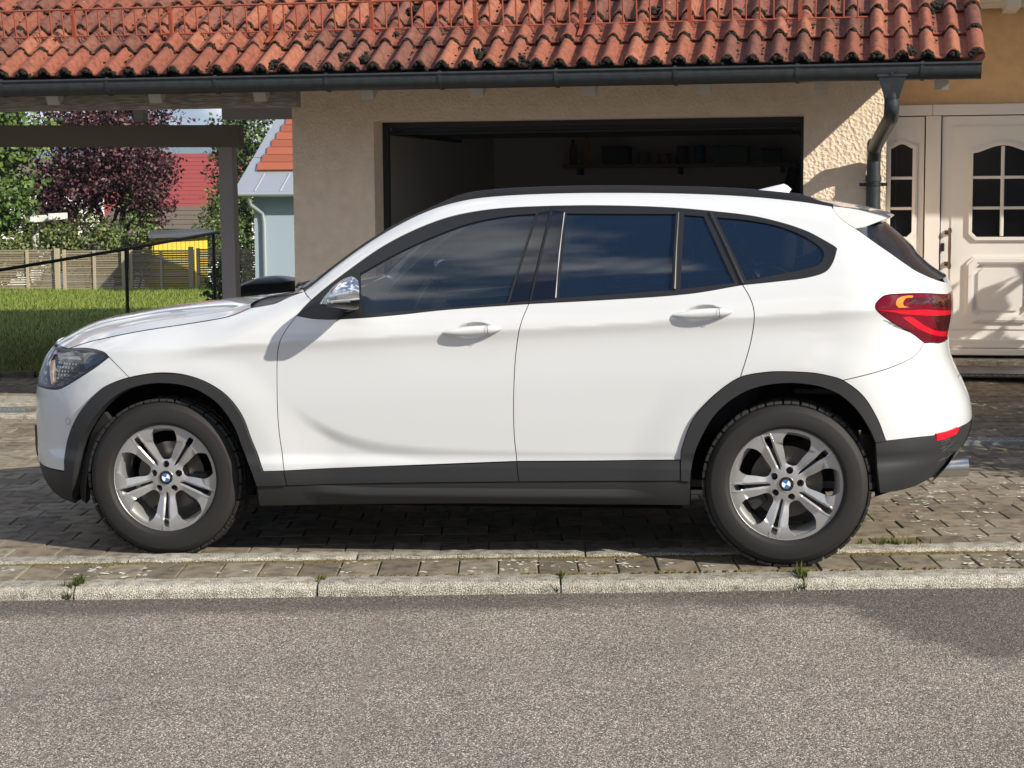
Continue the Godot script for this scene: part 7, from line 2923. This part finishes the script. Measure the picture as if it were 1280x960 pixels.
	for k in 2:
		var pm := MB.new()
		pm.box(Vector3(0.25 - 1.5 * k, 0.75, 0), Vector3(0.12, 1.5, 0.12), Basis.IDENTITY, 0.006)
		put(p, "post", pm, M.white_wood)
	var pb := MB.new()
	pb.box(Vector3(-0.5, 1.52, 0.0), Vector3(2.9, 0.11, 0.09), Basis(Vector3.BACK, 0.10), 0.006)
	put(p, "beam", pb, M.white_wood)
	for k in 5:
		var pr := MB.new()
		pr.box(Vector3(0.72 - 0.5 * k, 1.68 - 0.05 * k, -0.3), Vector3(0.07, 0.14, 1.6), Basis.IDENTITY, 0.005)
		put(p, "rafter", pr, M.white_wood)

# ---------------------------------------------------------------- trees and shrubs
# leaves gathered in clumps through the crown: lobes = [centre, radii, share]
func foliage(mb: MB, lobes: Array, count: int, leaf: float, tones: Array, clump := 0.22, r: RandomNumberGenerator = rng) -> void:
	mb.colored = true
	var total := 0.0
	for l in lobes:
		total += l[2]
	for l in lobes:
		var n := int(count * l[2] / total)
		var made := 0
		while made < n:
			# a clump near the outside of the lobe, with a few inside
			var d := Vector3(r.randfn(), r.randfn(), r.randfn()).normalized()
			var depth := pow(r.randf(), 0.45)
			var c: Vector3 = l[0] + d * l[1] * depth * r.randf_range(0.82, 1.12)
			var k := r.randi_range(9, 22)
			var tone: Color = tones[r.randi() % tones.size()]
			var size: float = clump * r.randf_range(0.6, 1.3)
			for j in k:
				var o := Vector3(r.randfn(), r.randfn() * 0.8, r.randfn()) * size * 0.55
				var p := c + o
				var f := (Vector3(r.randfn(), r.randfn() + 0.5, r.randfn()) + d * 0.6).normalized()
				var t := f.cross(Vector3(r.randfn(), r.randfn(), r.randfn())).normalized()
				var b := f.cross(t)
				var s := leaf * r.randf_range(0.6, 1.25)
				var v := r.randf_range(0.72, 1.22)
				mb.col = Color(tone.r * v, tone.g * v, tone.b * v)
				var tip := p + t * s
				var w := b * s * 0.36
				var m := p + t * s * 0.45 + f * s * 0.10
				mb.tri(p, m + w, tip, f, (f + b * 0.4).normalized(), f)
				mb.tri(p, tip, m - w, f, f, (f - b * 0.4).normalized())
			made += k

func limb(mb: MB, a: Vector3, b: Vector3, r0: float, r1: float, sway: float) -> void:
	var pts := []
	var rs := []
	var off := Vector3(rng.randfn(), rng.randfn() * 0.3, rng.randfn()) * sway
	for k in 7:
		var t := k / 6.0
		pts.append(a.lerp(b, t) + off * sin(t * PI) + off.rotated(Vector3.UP, 1.7) * 0.5 * sin(t * TAU))
		rs.append(lerpf(r0, r1, t))
	mb.tube(pts, rs, 9)

func tree(called: String, label: String, at: Vector3, trunk: Array, lobes: Array, n: int, leaf: float, tones: Array, clump := 0.24, cat := "tree", group := "") -> Node3D:
	var t := thing(called, label, cat, at, group)
	var bm := MB.new()
	for l in trunk:
		limb(bm, l[0], l[1], l[2], l[3], l[4])
	put(t, "trunk" if cat == "tree" else "stems", bm, M.bark)
	var lm := MB.new()
	foliage(lm, lobes, n, leaf, tones, clump)
	put(t, "crown" if cat == "tree" else "foliage", lm, M.leaves, "stuff")
	return t

func trees() -> void:
	var plum := [Color(0.060, 0.020, 0.028), Color(0.085, 0.028, 0.036), Color(0.040, 0.016, 0.022), Color(0.11, 0.04, 0.045)]
	var fresh := [Color(0.115, 0.175, 0.030), Color(0.075, 0.135, 0.028), Color(0.16, 0.215, 0.045), Color(0.05, 0.095, 0.022)]
	var olive := [Color(0.155, 0.185, 0.050), Color(0.115, 0.150, 0.038), Color(0.205, 0.235, 0.075), Color(0.07, 0.10, 0.03)]
	var deep := [Color(0.050, 0.085, 0.025), Color(0.075, 0.115, 0.030), Color(0.035, 0.060, 0.020), Color(0.11, 0.15, 0.045)]
	var conifer := [Color(0.022, 0.038, 0.018), Color(0.014, 0.026, 0.014), Color(0.032, 0.052, 0.022)]
	var V := func(x: float, y: float, z: float) -> Vector3: return Vector3(x, y, z)
	# purple plum with several bare stems
	tree("plum_tree", "purple leaved plum tree with forked grey trunk behind the fence", V.call(-9.9, -0.75, -46.0),
		[[V.call(0.15, 0, 0), V.call(-0.35, 1.9, 0), 0.13, 0.07, 0.05], [V.call(0.30, 0, 0.1), V.call(0.35, 2.2, 0.2), 0.12, 0.06, 0.06], [V.call(-0.35, 1.9, 0), V.call(-1.3, 3.1, 0.3), 0.07, 0.03, 0.1], [V.call(0.35, 1.4, 0.2), V.call(1.0, 3.0, 0.4), 0.07, 0.03, 0.1], [V.call(-0.1, 1.2, 0), V.call(0.25, 3.3, -0.3), 0.07, 0.03, 0.1], [V.call(0.0, 0.9, 0.1), V.call(-0.9, 2.0, 0.6), 0.05, 0.02, 0.1]],
		[[V.call(-0.2, 3.0, 0), V.call(1.9, 1.15, 1.5), 1.0], [V.call(-1.25, 2.1, 0.3), V.call(1.05, 0.95, 1.0), 0.55], [V.call(0.75, 2.65, 0.2), V.call(0.9, 0.85, 1.0), 0.4], [V.call(-0.1, 4.15, 0), V.call(2.0, 1.0, 1.3), 0.9], [V.call(-1.75, 1.45, 0.4), V.call(0.7, 0.55, 0.7), 0.25], [V.call(1.05, 1.85, 0.3), V.call(0.5, 0.35, 0.5), 0.08]],
		26000, 0.105, plum, 0.24)
	tree("broadleaf_tree", "big fresh green tree drooping over the left end of the fence", V.call(-12.9, -0.8, -43.5),
		[[V.call(0, 0, 0), V.call(0.1, 2.6, 0), 0.16, 0.08, 0.06], [V.call(0.1, 2.0, 0), V.call(1.2, 3.2, 0.3), 0.06, 0.02, 0.1]],
		[[V.call(0.3, 2.9, 0), V.call(1.55, 1.1, 1.3), 1.0], [V.call(1.0, 2.0, 0.4), V.call(0.85, 0.7, 0.8), 0.45], [V.call(0.3, 1.35, 0.5), V.call(1.0, 0.65, 0.8), 0.4], [V.call(1.25, 3.7, 0), V.call(1.0, 0.7, 0.8), 0.35], [V.call(0.2, 4.1, 0), V.call(1.4, 0.8, 1.0), 0.5]],
		8500, 0.155, fresh, 0.26)
	var spots := [[-10.75, -41.6, 0.95, 0.72, "rounded yellow green shrub behind the fence, left of the plum trunk"], [-9.65, -41.8, 1.0, 0.86, "tall yellow green shrub behind the fence in front of the plum trunk"], [-11.6, -41.9, 0.7, 0.55, "low dull green shrub beside the white pergola"]]
	for s in spots:
		tree("garden_shrub", s[4], V.call(s[0], -0.62, s[1]), [[V.call(0, 0, 0), V.call(-0.2, 0.8, 0), 0.03, 0.01, 0.05], [V.call(0.05, 0, 0), V.call(0.3, 0.9, 0.1), 0.03, 0.01, 0.05]],
			[[V.call(0, s[3] * 1.15, 0), V.call(s[2], s[3] * 0.85, 0.6), 1.0], [V.call(s[2] * 0.5, s[3] * 1.55, 0), V.call(s[2] * 0.5, s[3] * 0.4, 0.4), 0.25], [V.call(-s[2] * 0.45, s[3] * 1.3, 0.1), V.call(s[2] * 0.5, s[3] * 0.5, 0.4), 0.25]],
			2600, 0.085, olive, 0.15, "shrub", "")
	var low := [[-7.05, -44.6, "leafy shrub at the right of the yellow shed"], [-8.95, -41.5, "leafy shrub in front of the left side of the yellow shed"], [-7.2, -45.5, "tall loose shrub behind the yellow shed roof"], [-9.15, -45.4, "tall loose shrub between the plum tree and the yellow shed"], [-8.55, -42.2, "leafy shrub hiding the left corner of the yellow shed"]]
	for s in low:
		var big: float = 1.35 if s[1] < -44.0 else 0.8
		tree("loose_shrub", s[2], V.call(s[0], -0.65, s[1]), [[V.call(0, 0, 0), V.call(0.1, 1.0 * big, 0), 0.025, 0.008, 0.08]],
			[[V.call(0, 0.95 * big, 0), V.call(0.45 * big, 0.62 * big, 0.4), 1.0], [V.call(0.1, 1.45 * big, 0), V.call(0.3 * big, 0.35 * big, 0.3), 0.3]], 1300, 0.08, olive if big < 1.0 else fresh, 0.14, "shrub", "")
	tree("conifer", "dark conifer beside the red roofed house", V.call(-9.75, -2.6, -64.0), [[V.call(0, 0, 0), V.call(0, 5.6, 0), 0.16, 0.03, 0.02]],
		[[V.call(0, 1.6, 0), V.call(1.15, 0.9, 1.0), 1.0], [V.call(0, 2.7, 0), V.call(0.95, 0.9, 0.9), 0.8], [V.call(0, 3.8, 0), V.call(0.65, 0.9, 0.6), 0.5], [V.call(0, 4.8, 0), V.call(0.32, 0.8, 0.3), 0.25]], 5200, 0.12, conifer, 0.2)
	tree("garden_tree", "dark green tree between the carport post and the pale house", V.call(-7.35, -1.1, -51.0), [[V.call(0, 0, 0), V.call(0.1, 3.6, 0), 0.14, 0.05, 0.08]],
		[[V.call(0, 3.9, 0), V.call(1.2, 1.3, 1.0), 1.0], [V.call(0.2, 2.3, 0), V.call(1.0, 1.0, 0.9), 0.7], [V.call(-0.1, 1.0, 0), V.call(0.8, 0.8, 0.7), 0.45]], 7000, 0.13, deep, 0.24)
	tree("low_bush", "dark bush in the gap under the pale house downpipe", V.call(-3.75, -0.15, -24.0), [[V.call(0, 0, 0), V.call(0.05, 0.6, 0), 0.02, 0.008, 0.05]],
		[[V.call(0, 0.50, 0), V.call(0.26, 0.42, 0.3), 1.0], [V.call(0.15, 0.3, 0.1), V.call(0.28, 0.25, 0.3), 0.5]], 900, 0.07, deep, 0.11, "shrub", "")
	# wooded slope and fields further off
	var far_tones := [Color(0.055, 0.085, 0.030), Color(0.085, 0.125, 0.040), Color(0.12, 0.15, 0.055)]
	var wood := MB.new()
	var lobes := []
	for i in 46:
		var d := rng.randf_range(95.0, 190.0)
		var x := -d * rng.randf_range(0.10, 0.34)
		var y := lerpf(-0.53, -9.0, clampf((d - 40.0) / 200.0, 0.0, 1.0))
		lobes.append([Vector3(x, y + 2.4, -d), Vector3(3.4, 3.0, 3.0), 1.0])
	foliage(wood, lobes, 26000, 0.75, far_tones, 1.1)
	var o := put(self, "distant_wood", wood, M.leaves, "stuff")
	tag(o, "band of distant woodland down in the valley behind the houses", "woodland")
	# hedge beside the path, just right of the view
	tree("hedge", "clipped green hedge beside the entrance path at the right", V.call(4.0, 0.05, -10.6), [[V.call(0, 0, 0.9), V.call(0.05, 1.0, 0.9), 0.04, 0.02, 0.03], [V.call(0, 0, -0.9), V.call(-0.05, 1.0, -0.9), 0.04, 0.02, 0.03], [V.call(0, 0, 0), V.call(0.05, 1.0, 0), 0.04, 0.02, 0.03]],
		[[V.call(0, 0.55, 1.3), V.call(0.30, 0.60, 0.7), 1.0], [V.call(0, 0.6, 0.1), V.call(0.32, 0.62, 0.9), 1.0], [V.call(0.05, 0.55, -1.2), V.call(0.30, 0.60, 0.7), 1.0]], 16000, 0.06, deep, 0.12, "hedge", "")
	tree("entrance_plant", "leafy pot plant standing right of the front door", V.call(5.15, 0.2, -12.2), [[V.call(0, 0, 0), V.call(0, 1.0, 0), 0.02, 0.008, 0.05], [V.call(0, 0, 0), V.call(-0.2, 1.2, 0.1), 0.015, 0.006, 0.05]],
		[[V.call(0, 1.25, 0), V.call(0.28, 0.45, 0.28), 1.0]], 160, 0.20, deep, 0.22, "plant", "")

# the other side of the street, behind the viewer: garden hedge, trees and two houses
func across() -> void:
	var deep := [Color(0.050, 0.085, 0.025), Color(0.075, 0.115, 0.030), Color(0.035, 0.060, 0.020)]
	var h := thing("street_hedge", "long green hedge on the far side of the street", "hedge", Vector3(0, 0, 8.5))
	var stems := MB.new()
	for i in 12:
		limb(stems, Vector3(-16.0 + 3.0 * i, -0.1, 0), Vector3(-16.0 + 3.0 * i, 1.2, 0), 0.05, 0.02, 0.03)
	put(h, "stems", stems, M.bark)
	var hm := MB.new()
	var lobes := []
	for i in 18:
		lobes.append([Vector3(-18.0 + 2.1 * i, 0.95, 0), Vector3(1.3, 1.0, 0.5), 1.0])
	foliage(hm, lobes, 9000, 0.16, deep, 0.3)
	put(h, "foliage", hm, M.leaves, "stuff")
	gable_house("opposite_house", "cream rendered house standing across the street", -7.0, 19.0, 11.0, 9.0, -0.2, 4.6, 7.6, 0.0, M.beige_plaster, M.brown_tile, 0.5)
	gable_house("opposite_house", "white rendered house further right across the street", 9.5, 22.0, 9.0, 9.0, -0.2, 4.4, 7.2, 0.1, M.white_wall, M.brown_tile, 0.5)
	var k := 0
	for p in [[-15.5, 12.0, "round street tree behind the viewer on the left"], [1.6, 13.0, "round street tree behind the viewer between the houses"]]:
		tree("street_tree", p[2], Vector3(p[0], -0.1, p[1]), [[Vector3.ZERO, Vector3(0, 2.6, 0), 0.16, 0.10, 0.05]], [[Vector3(0, 3.9, 0), Vector3(1.7, 1.7, 1.7), 1.0]], 3500, 0.26, deep, 0.4)
		k += 1

# ---------------------------------------------------------------- details on the ground
func small_things() -> void:
	# weeds and moss in the kerb joints
	var blade := MB.new()
	blade.colored = true
	for k in 5:
		var a := TAU * k / 5.0
		var side := Vector3(-sin(a), 0, cos(a)) * 0.003
		var tip := Vector3(cos(a) * 0.016, 0.022 + 0.006 * (k % 3), sin(a) * 0.016)
		blade.tri(-side, side, tip, Vector3.UP, Vector3.UP, Vector3.UP)
	var weeds := []
	var wt := []
	var joints := [[-1.77, 44], [-0.79, 4], [0.19, 6], [1.17, 36], [2.15, 3]]
	for j in joints:
		for i in j[1]:
			var z := -7.26 - rng.randf() * 0.16
			var x: float = j[0] + rng.randfn(0.0, 0.012) - (0.04 * rng.randf() if z > -7.30 else 0.0)
			var y := GRADE * x + (-0.05 if z > -7.285 else (-0.012))
			weeds.append(Transform3D(Basis(Vector3.UP, rng.randf() * 6.0).scaled(Vector3.ONE * rng.randf_range(0.5, 1.5)), Vector3(x, y, z)))
			var v := rng.randf_range(0.7, 1.2)
			wt.append(Color(0.13 * v, 0.155 * v, 0.035 * v))
	for i in 620:
		var x := rng.randf_range(-2.4, 2.6)
		var thick := 0.5 + 0.5 * sin(x * 3.1 + 1.0)
		if rng.randf() > 0.35 + 0.65 * thick:
			continue
		var z := -7.732 - rng.randf() * 0.022
		weeds.append(Transform3D(Basis(Vector3.UP, rng.randf() * 6.0).scaled(Vector3(1, 0.55, 1) * rng.randf_range(0.4, 1.2)), Vector3(x, GRADE * x - 0.012, z)))
		var v := rng.randf_range(0.7, 1.2)
		var dry := rng.randf()
		wt.append(Color((0.10 + 0.08 * dry) * v, (0.125 + 0.0 * dry) * v, 0.03 * v))
	for i in 240:
		var x := rng.randf_range(1.3, 2.6) if i % 3 else rng.randf_range(-2.4, -1.5)
		var row := rng.randi() % 6
		var z := -7.88 - 0.203 * row + rng.randfn(0, 0.006)
		weeds.append(Transform3D(Basis(Vector3.UP, rng.randf() * 6.0).scaled(Vector3.ONE * rng.randf_range(0.2, 0.65)), Vector3(x, yard(x, -z) - 0.008, z)))
		var v := rng.randf_range(0.7, 1.2)
		wt.append(Color(0.12 * v, 0.135 * v, 0.035 * v))
	for i in 70:
		var x := 1.66 + rng.randfn(0, 0.07)
		var z := -7.88 + rng.randfn(0, 0.02)
		weeds.append(Transform3D(Basis(Vector3.UP, rng.randf() * 6.0).scaled(Vector3.ONE * rng.randf_range(0.5, 1.6)), Vector3(x, GRADE * x + 0.0, z)))
		var v := rng.randf_range(0.8, 1.3)
		wt.append(Color(0.15 * v, 0.17 * v, 0.04 * v))
	var o := many(self, "weeds", blade.mesh(), M.leaves, weeds, wt)
	tag(o, "small weeds and moss growing in the kerb and paving joints", "weeds")
	var lump := MB.new()
	lump.rbox(Vector3.ZERO, Vector3(0.018, 0.008, 0.014), 0.0035, Basis.IDENTITY, 1)
	var ms := []
	for i in 3600:
		var x := rng.randf_range(-2.5, 2.7)
		var z := -7.722 - rng.randf() * 0.026 if i % 4 else -7.428 - rng.randfn(0, 0.004)
		if i % 4 == 0 and rng.randf() > 0.4:
			continue
		ms.append(Transform3D(Basis(Vector3.UP, rng.randf() * 6.0).scaled(Vector3(1.1, 1.5, 1.1) * rng.randf_range(0.5, 1.3)), Vector3(x, GRADE * x - 0.009, z)))
	var mo := many(self, "moss", lump.mesh(), M.moss_dry, ms)
	tag(mo, "dry moss line along the foot of the back kerb", "moss")

	# pale lichen flecks on the older pavers
	var fleck := MB.new()
	for k in 7:
		var a := TAU * k / 7.0
		var b := TAU * (k + 1) / 7.0
		var ra := 0.010 * (1.0 + 0.35 * sin(k * 2.1))
		var rb := 0.010 * (1.0 + 0.35 * sin(((k + 1) % 7) * 2.1))
		fleck.tri(Vector3(0, 0.0016, 0), Vector3(cos(a) * ra, 0, sin(a) * ra), Vector3(cos(b) * rb, 0, sin(b) * rb), Vector3.UP, Vector3.UP, Vector3.UP)
	var fl := []
	for i in 420:
		var cx := rng.randf_range(-2.2, 2.7)
		var cz := -7.578 + rng.randf_range(-0.13, 0.13)
		if i % 2 == 1:
			cx = rng.randf_range(1.6, 3.0)
			cz = -8.0 - rng.randf() * 1.6
		if sin(cx * 2.7 + 1.0) + sin(cx * 7.1) < 0.2 and i % 5:
			continue
		for j in rng.randi_range(1, 4):
			var x := cx + rng.randfn(0, 0.014)
			var z := cz + rng.randfn(0, 0.014)
			var y := (GRADE * x - 0.0030) if z > -7.8 else yard(x, -z) + 0.0025
			fl.append(Transform3D(Basis(Vector3.UP, rng.randf() * 6.0).scaled(Vector3.ONE * rng.randf_range(0.3, 1.15)), Vector3(x, y, z)))
	var fo := many(self, "lichen", fleck.mesh(), M.roof_lichen, fl)
	tag(fo, "pale lichen flecks on the pavers of the strip and the drive", "lichen")

	# doormat in a rubber border before the entrance
	var mt := in_house(thing("doormat", "black rubber doormat with patterned border before the front door", "doormat"), Vector3(3.22, 0.245, -1.80))
	var mb := MB.new()
	mb.box(Vector3(0, 0.006, 0), Vector3(1.10, 0.014, 0.66), Basis.IDENTITY, 0.005)
	put(mt, "base", mb, M.mat_rubber)
	var inner := MB.new()
	inner.box(Vector3(0.0, 0.012, -0.01), Vector3(0.90, 0.014, 0.46), Basis.IDENTITY, 0.004)
	put(mt, "pile", inner, M.mat_black)
	var knob := MB.new()
	for i in 27:
		for k in 2:
			var e := -0.27 + 0.012 if k == 0 else 0.27
			knob.box(Vector3(-0.52 + 0.04 * i, 0.0145, e + 0.02 * (1 if i % 2 == 0 else -1)), Vector3(0.022, 0.005, 0.012), Basis(Vector3.UP, 0.6 * (1 if i % 2 == 0 else -1)))
			knob.box(Vector3(-0.52 + 0.04 * i, 0.0145, e - 0.012 * (1 if i % 2 == 0 else -1)), Vector3(0.012, 0.005, 0.022), Basis(Vector3.UP, 0.5))
	for i in 14:
		for k in 2:
			var e := -0.50 if k == 0 else 0.50
			knob.box(Vector3(e + 0.014 * (1 if i % 2 == 0 else -1), 0.0145, -0.27 + 0.04 * i), Vector3(0.022, 0.005, 0.014), Basis(Vector3.UP, 0.6))
			knob.box(Vector3(e - 0.018 * (1 if i % 2 == 0 else -1), 0.0145, -0.25 + 0.04 * i), Vector3(0.012, 0.005, 0.022), Basis(Vector3.UP, -0.5))
	put(mt, "border_knobs", knob, M.mat_rubber)
	# worn stone step under the front door
	var st := MB.new()
	st.box(Vector3(3.3, 0.235, -2.40), Vector3(2.3, 0.11, 0.22), Basis.IDENTITY, 0.012)
	var so := in_house(thing("door_step", "pale stone step under the white front door", "step"), Vector3.ZERO)
	put(so, "slab", st, M["kerb_granite_2"])
	# slot drains
	slot_drain("galvanised slot drain across the path to the front door", Vector3(3.25, 0.0, -10.72), 1.9, -0.04)
	slot_drain("slot drain in a pale concrete strip before the carport", Vector3(-4.55, 0.0, -13.05), 2.2, -0.03)
	var cs := MB.new()
	for k in 2:
		var z0: float = -13.05 + (0.40 if k == 1 else -0.42)
		for i in 3:
			var x := -5.4 + 1.0 * i
			cs.box(Vector3(x, yard(x, -z0) + 0.0, z0), Vector3(0.985, 0.05, 0.46 if k == 0 else 0.16), Basis(Vector3.UP, -0.03), 0.008)
	struct("pavement", cs, M["kerb_granite_2"])

func slot_drain(label: String, at: Vector3, len: float, turn: float) -> void:
	var y := yard(at.x, -at.z)
	var d := thing("slot_drain", label, "drain", Vector3(at.x, y, at.z))
	d.rotation.y = turn
	var fr := MB.new()
	for s in [-1.0, 1.0]:
		fr.box(Vector3(0, 0.004, s * 0.062), Vector3(len, 0.03, 0.012), Basis.IDENTITY, 0.003)
	put(d, "frame", fr, M.galvanised)
	var bed := MB.new()
	bed.box(Vector3(0, -0.004, 0), Vector3(len, 0.012, 0.112))
	put(d, "channel", bed, M.seam_black)
	var bars := MB.new()
	var n := int(len / 0.032)
	for i in n:
		bars.box(Vector3(-len * 0.5 + 0.016 + 0.032 * i, 0.008, 0), Vector3(0.017, 0.012, 0.112), Basis(Vector3.UP, 0.25))
	put(d, "grating", bars, M.galvanised)
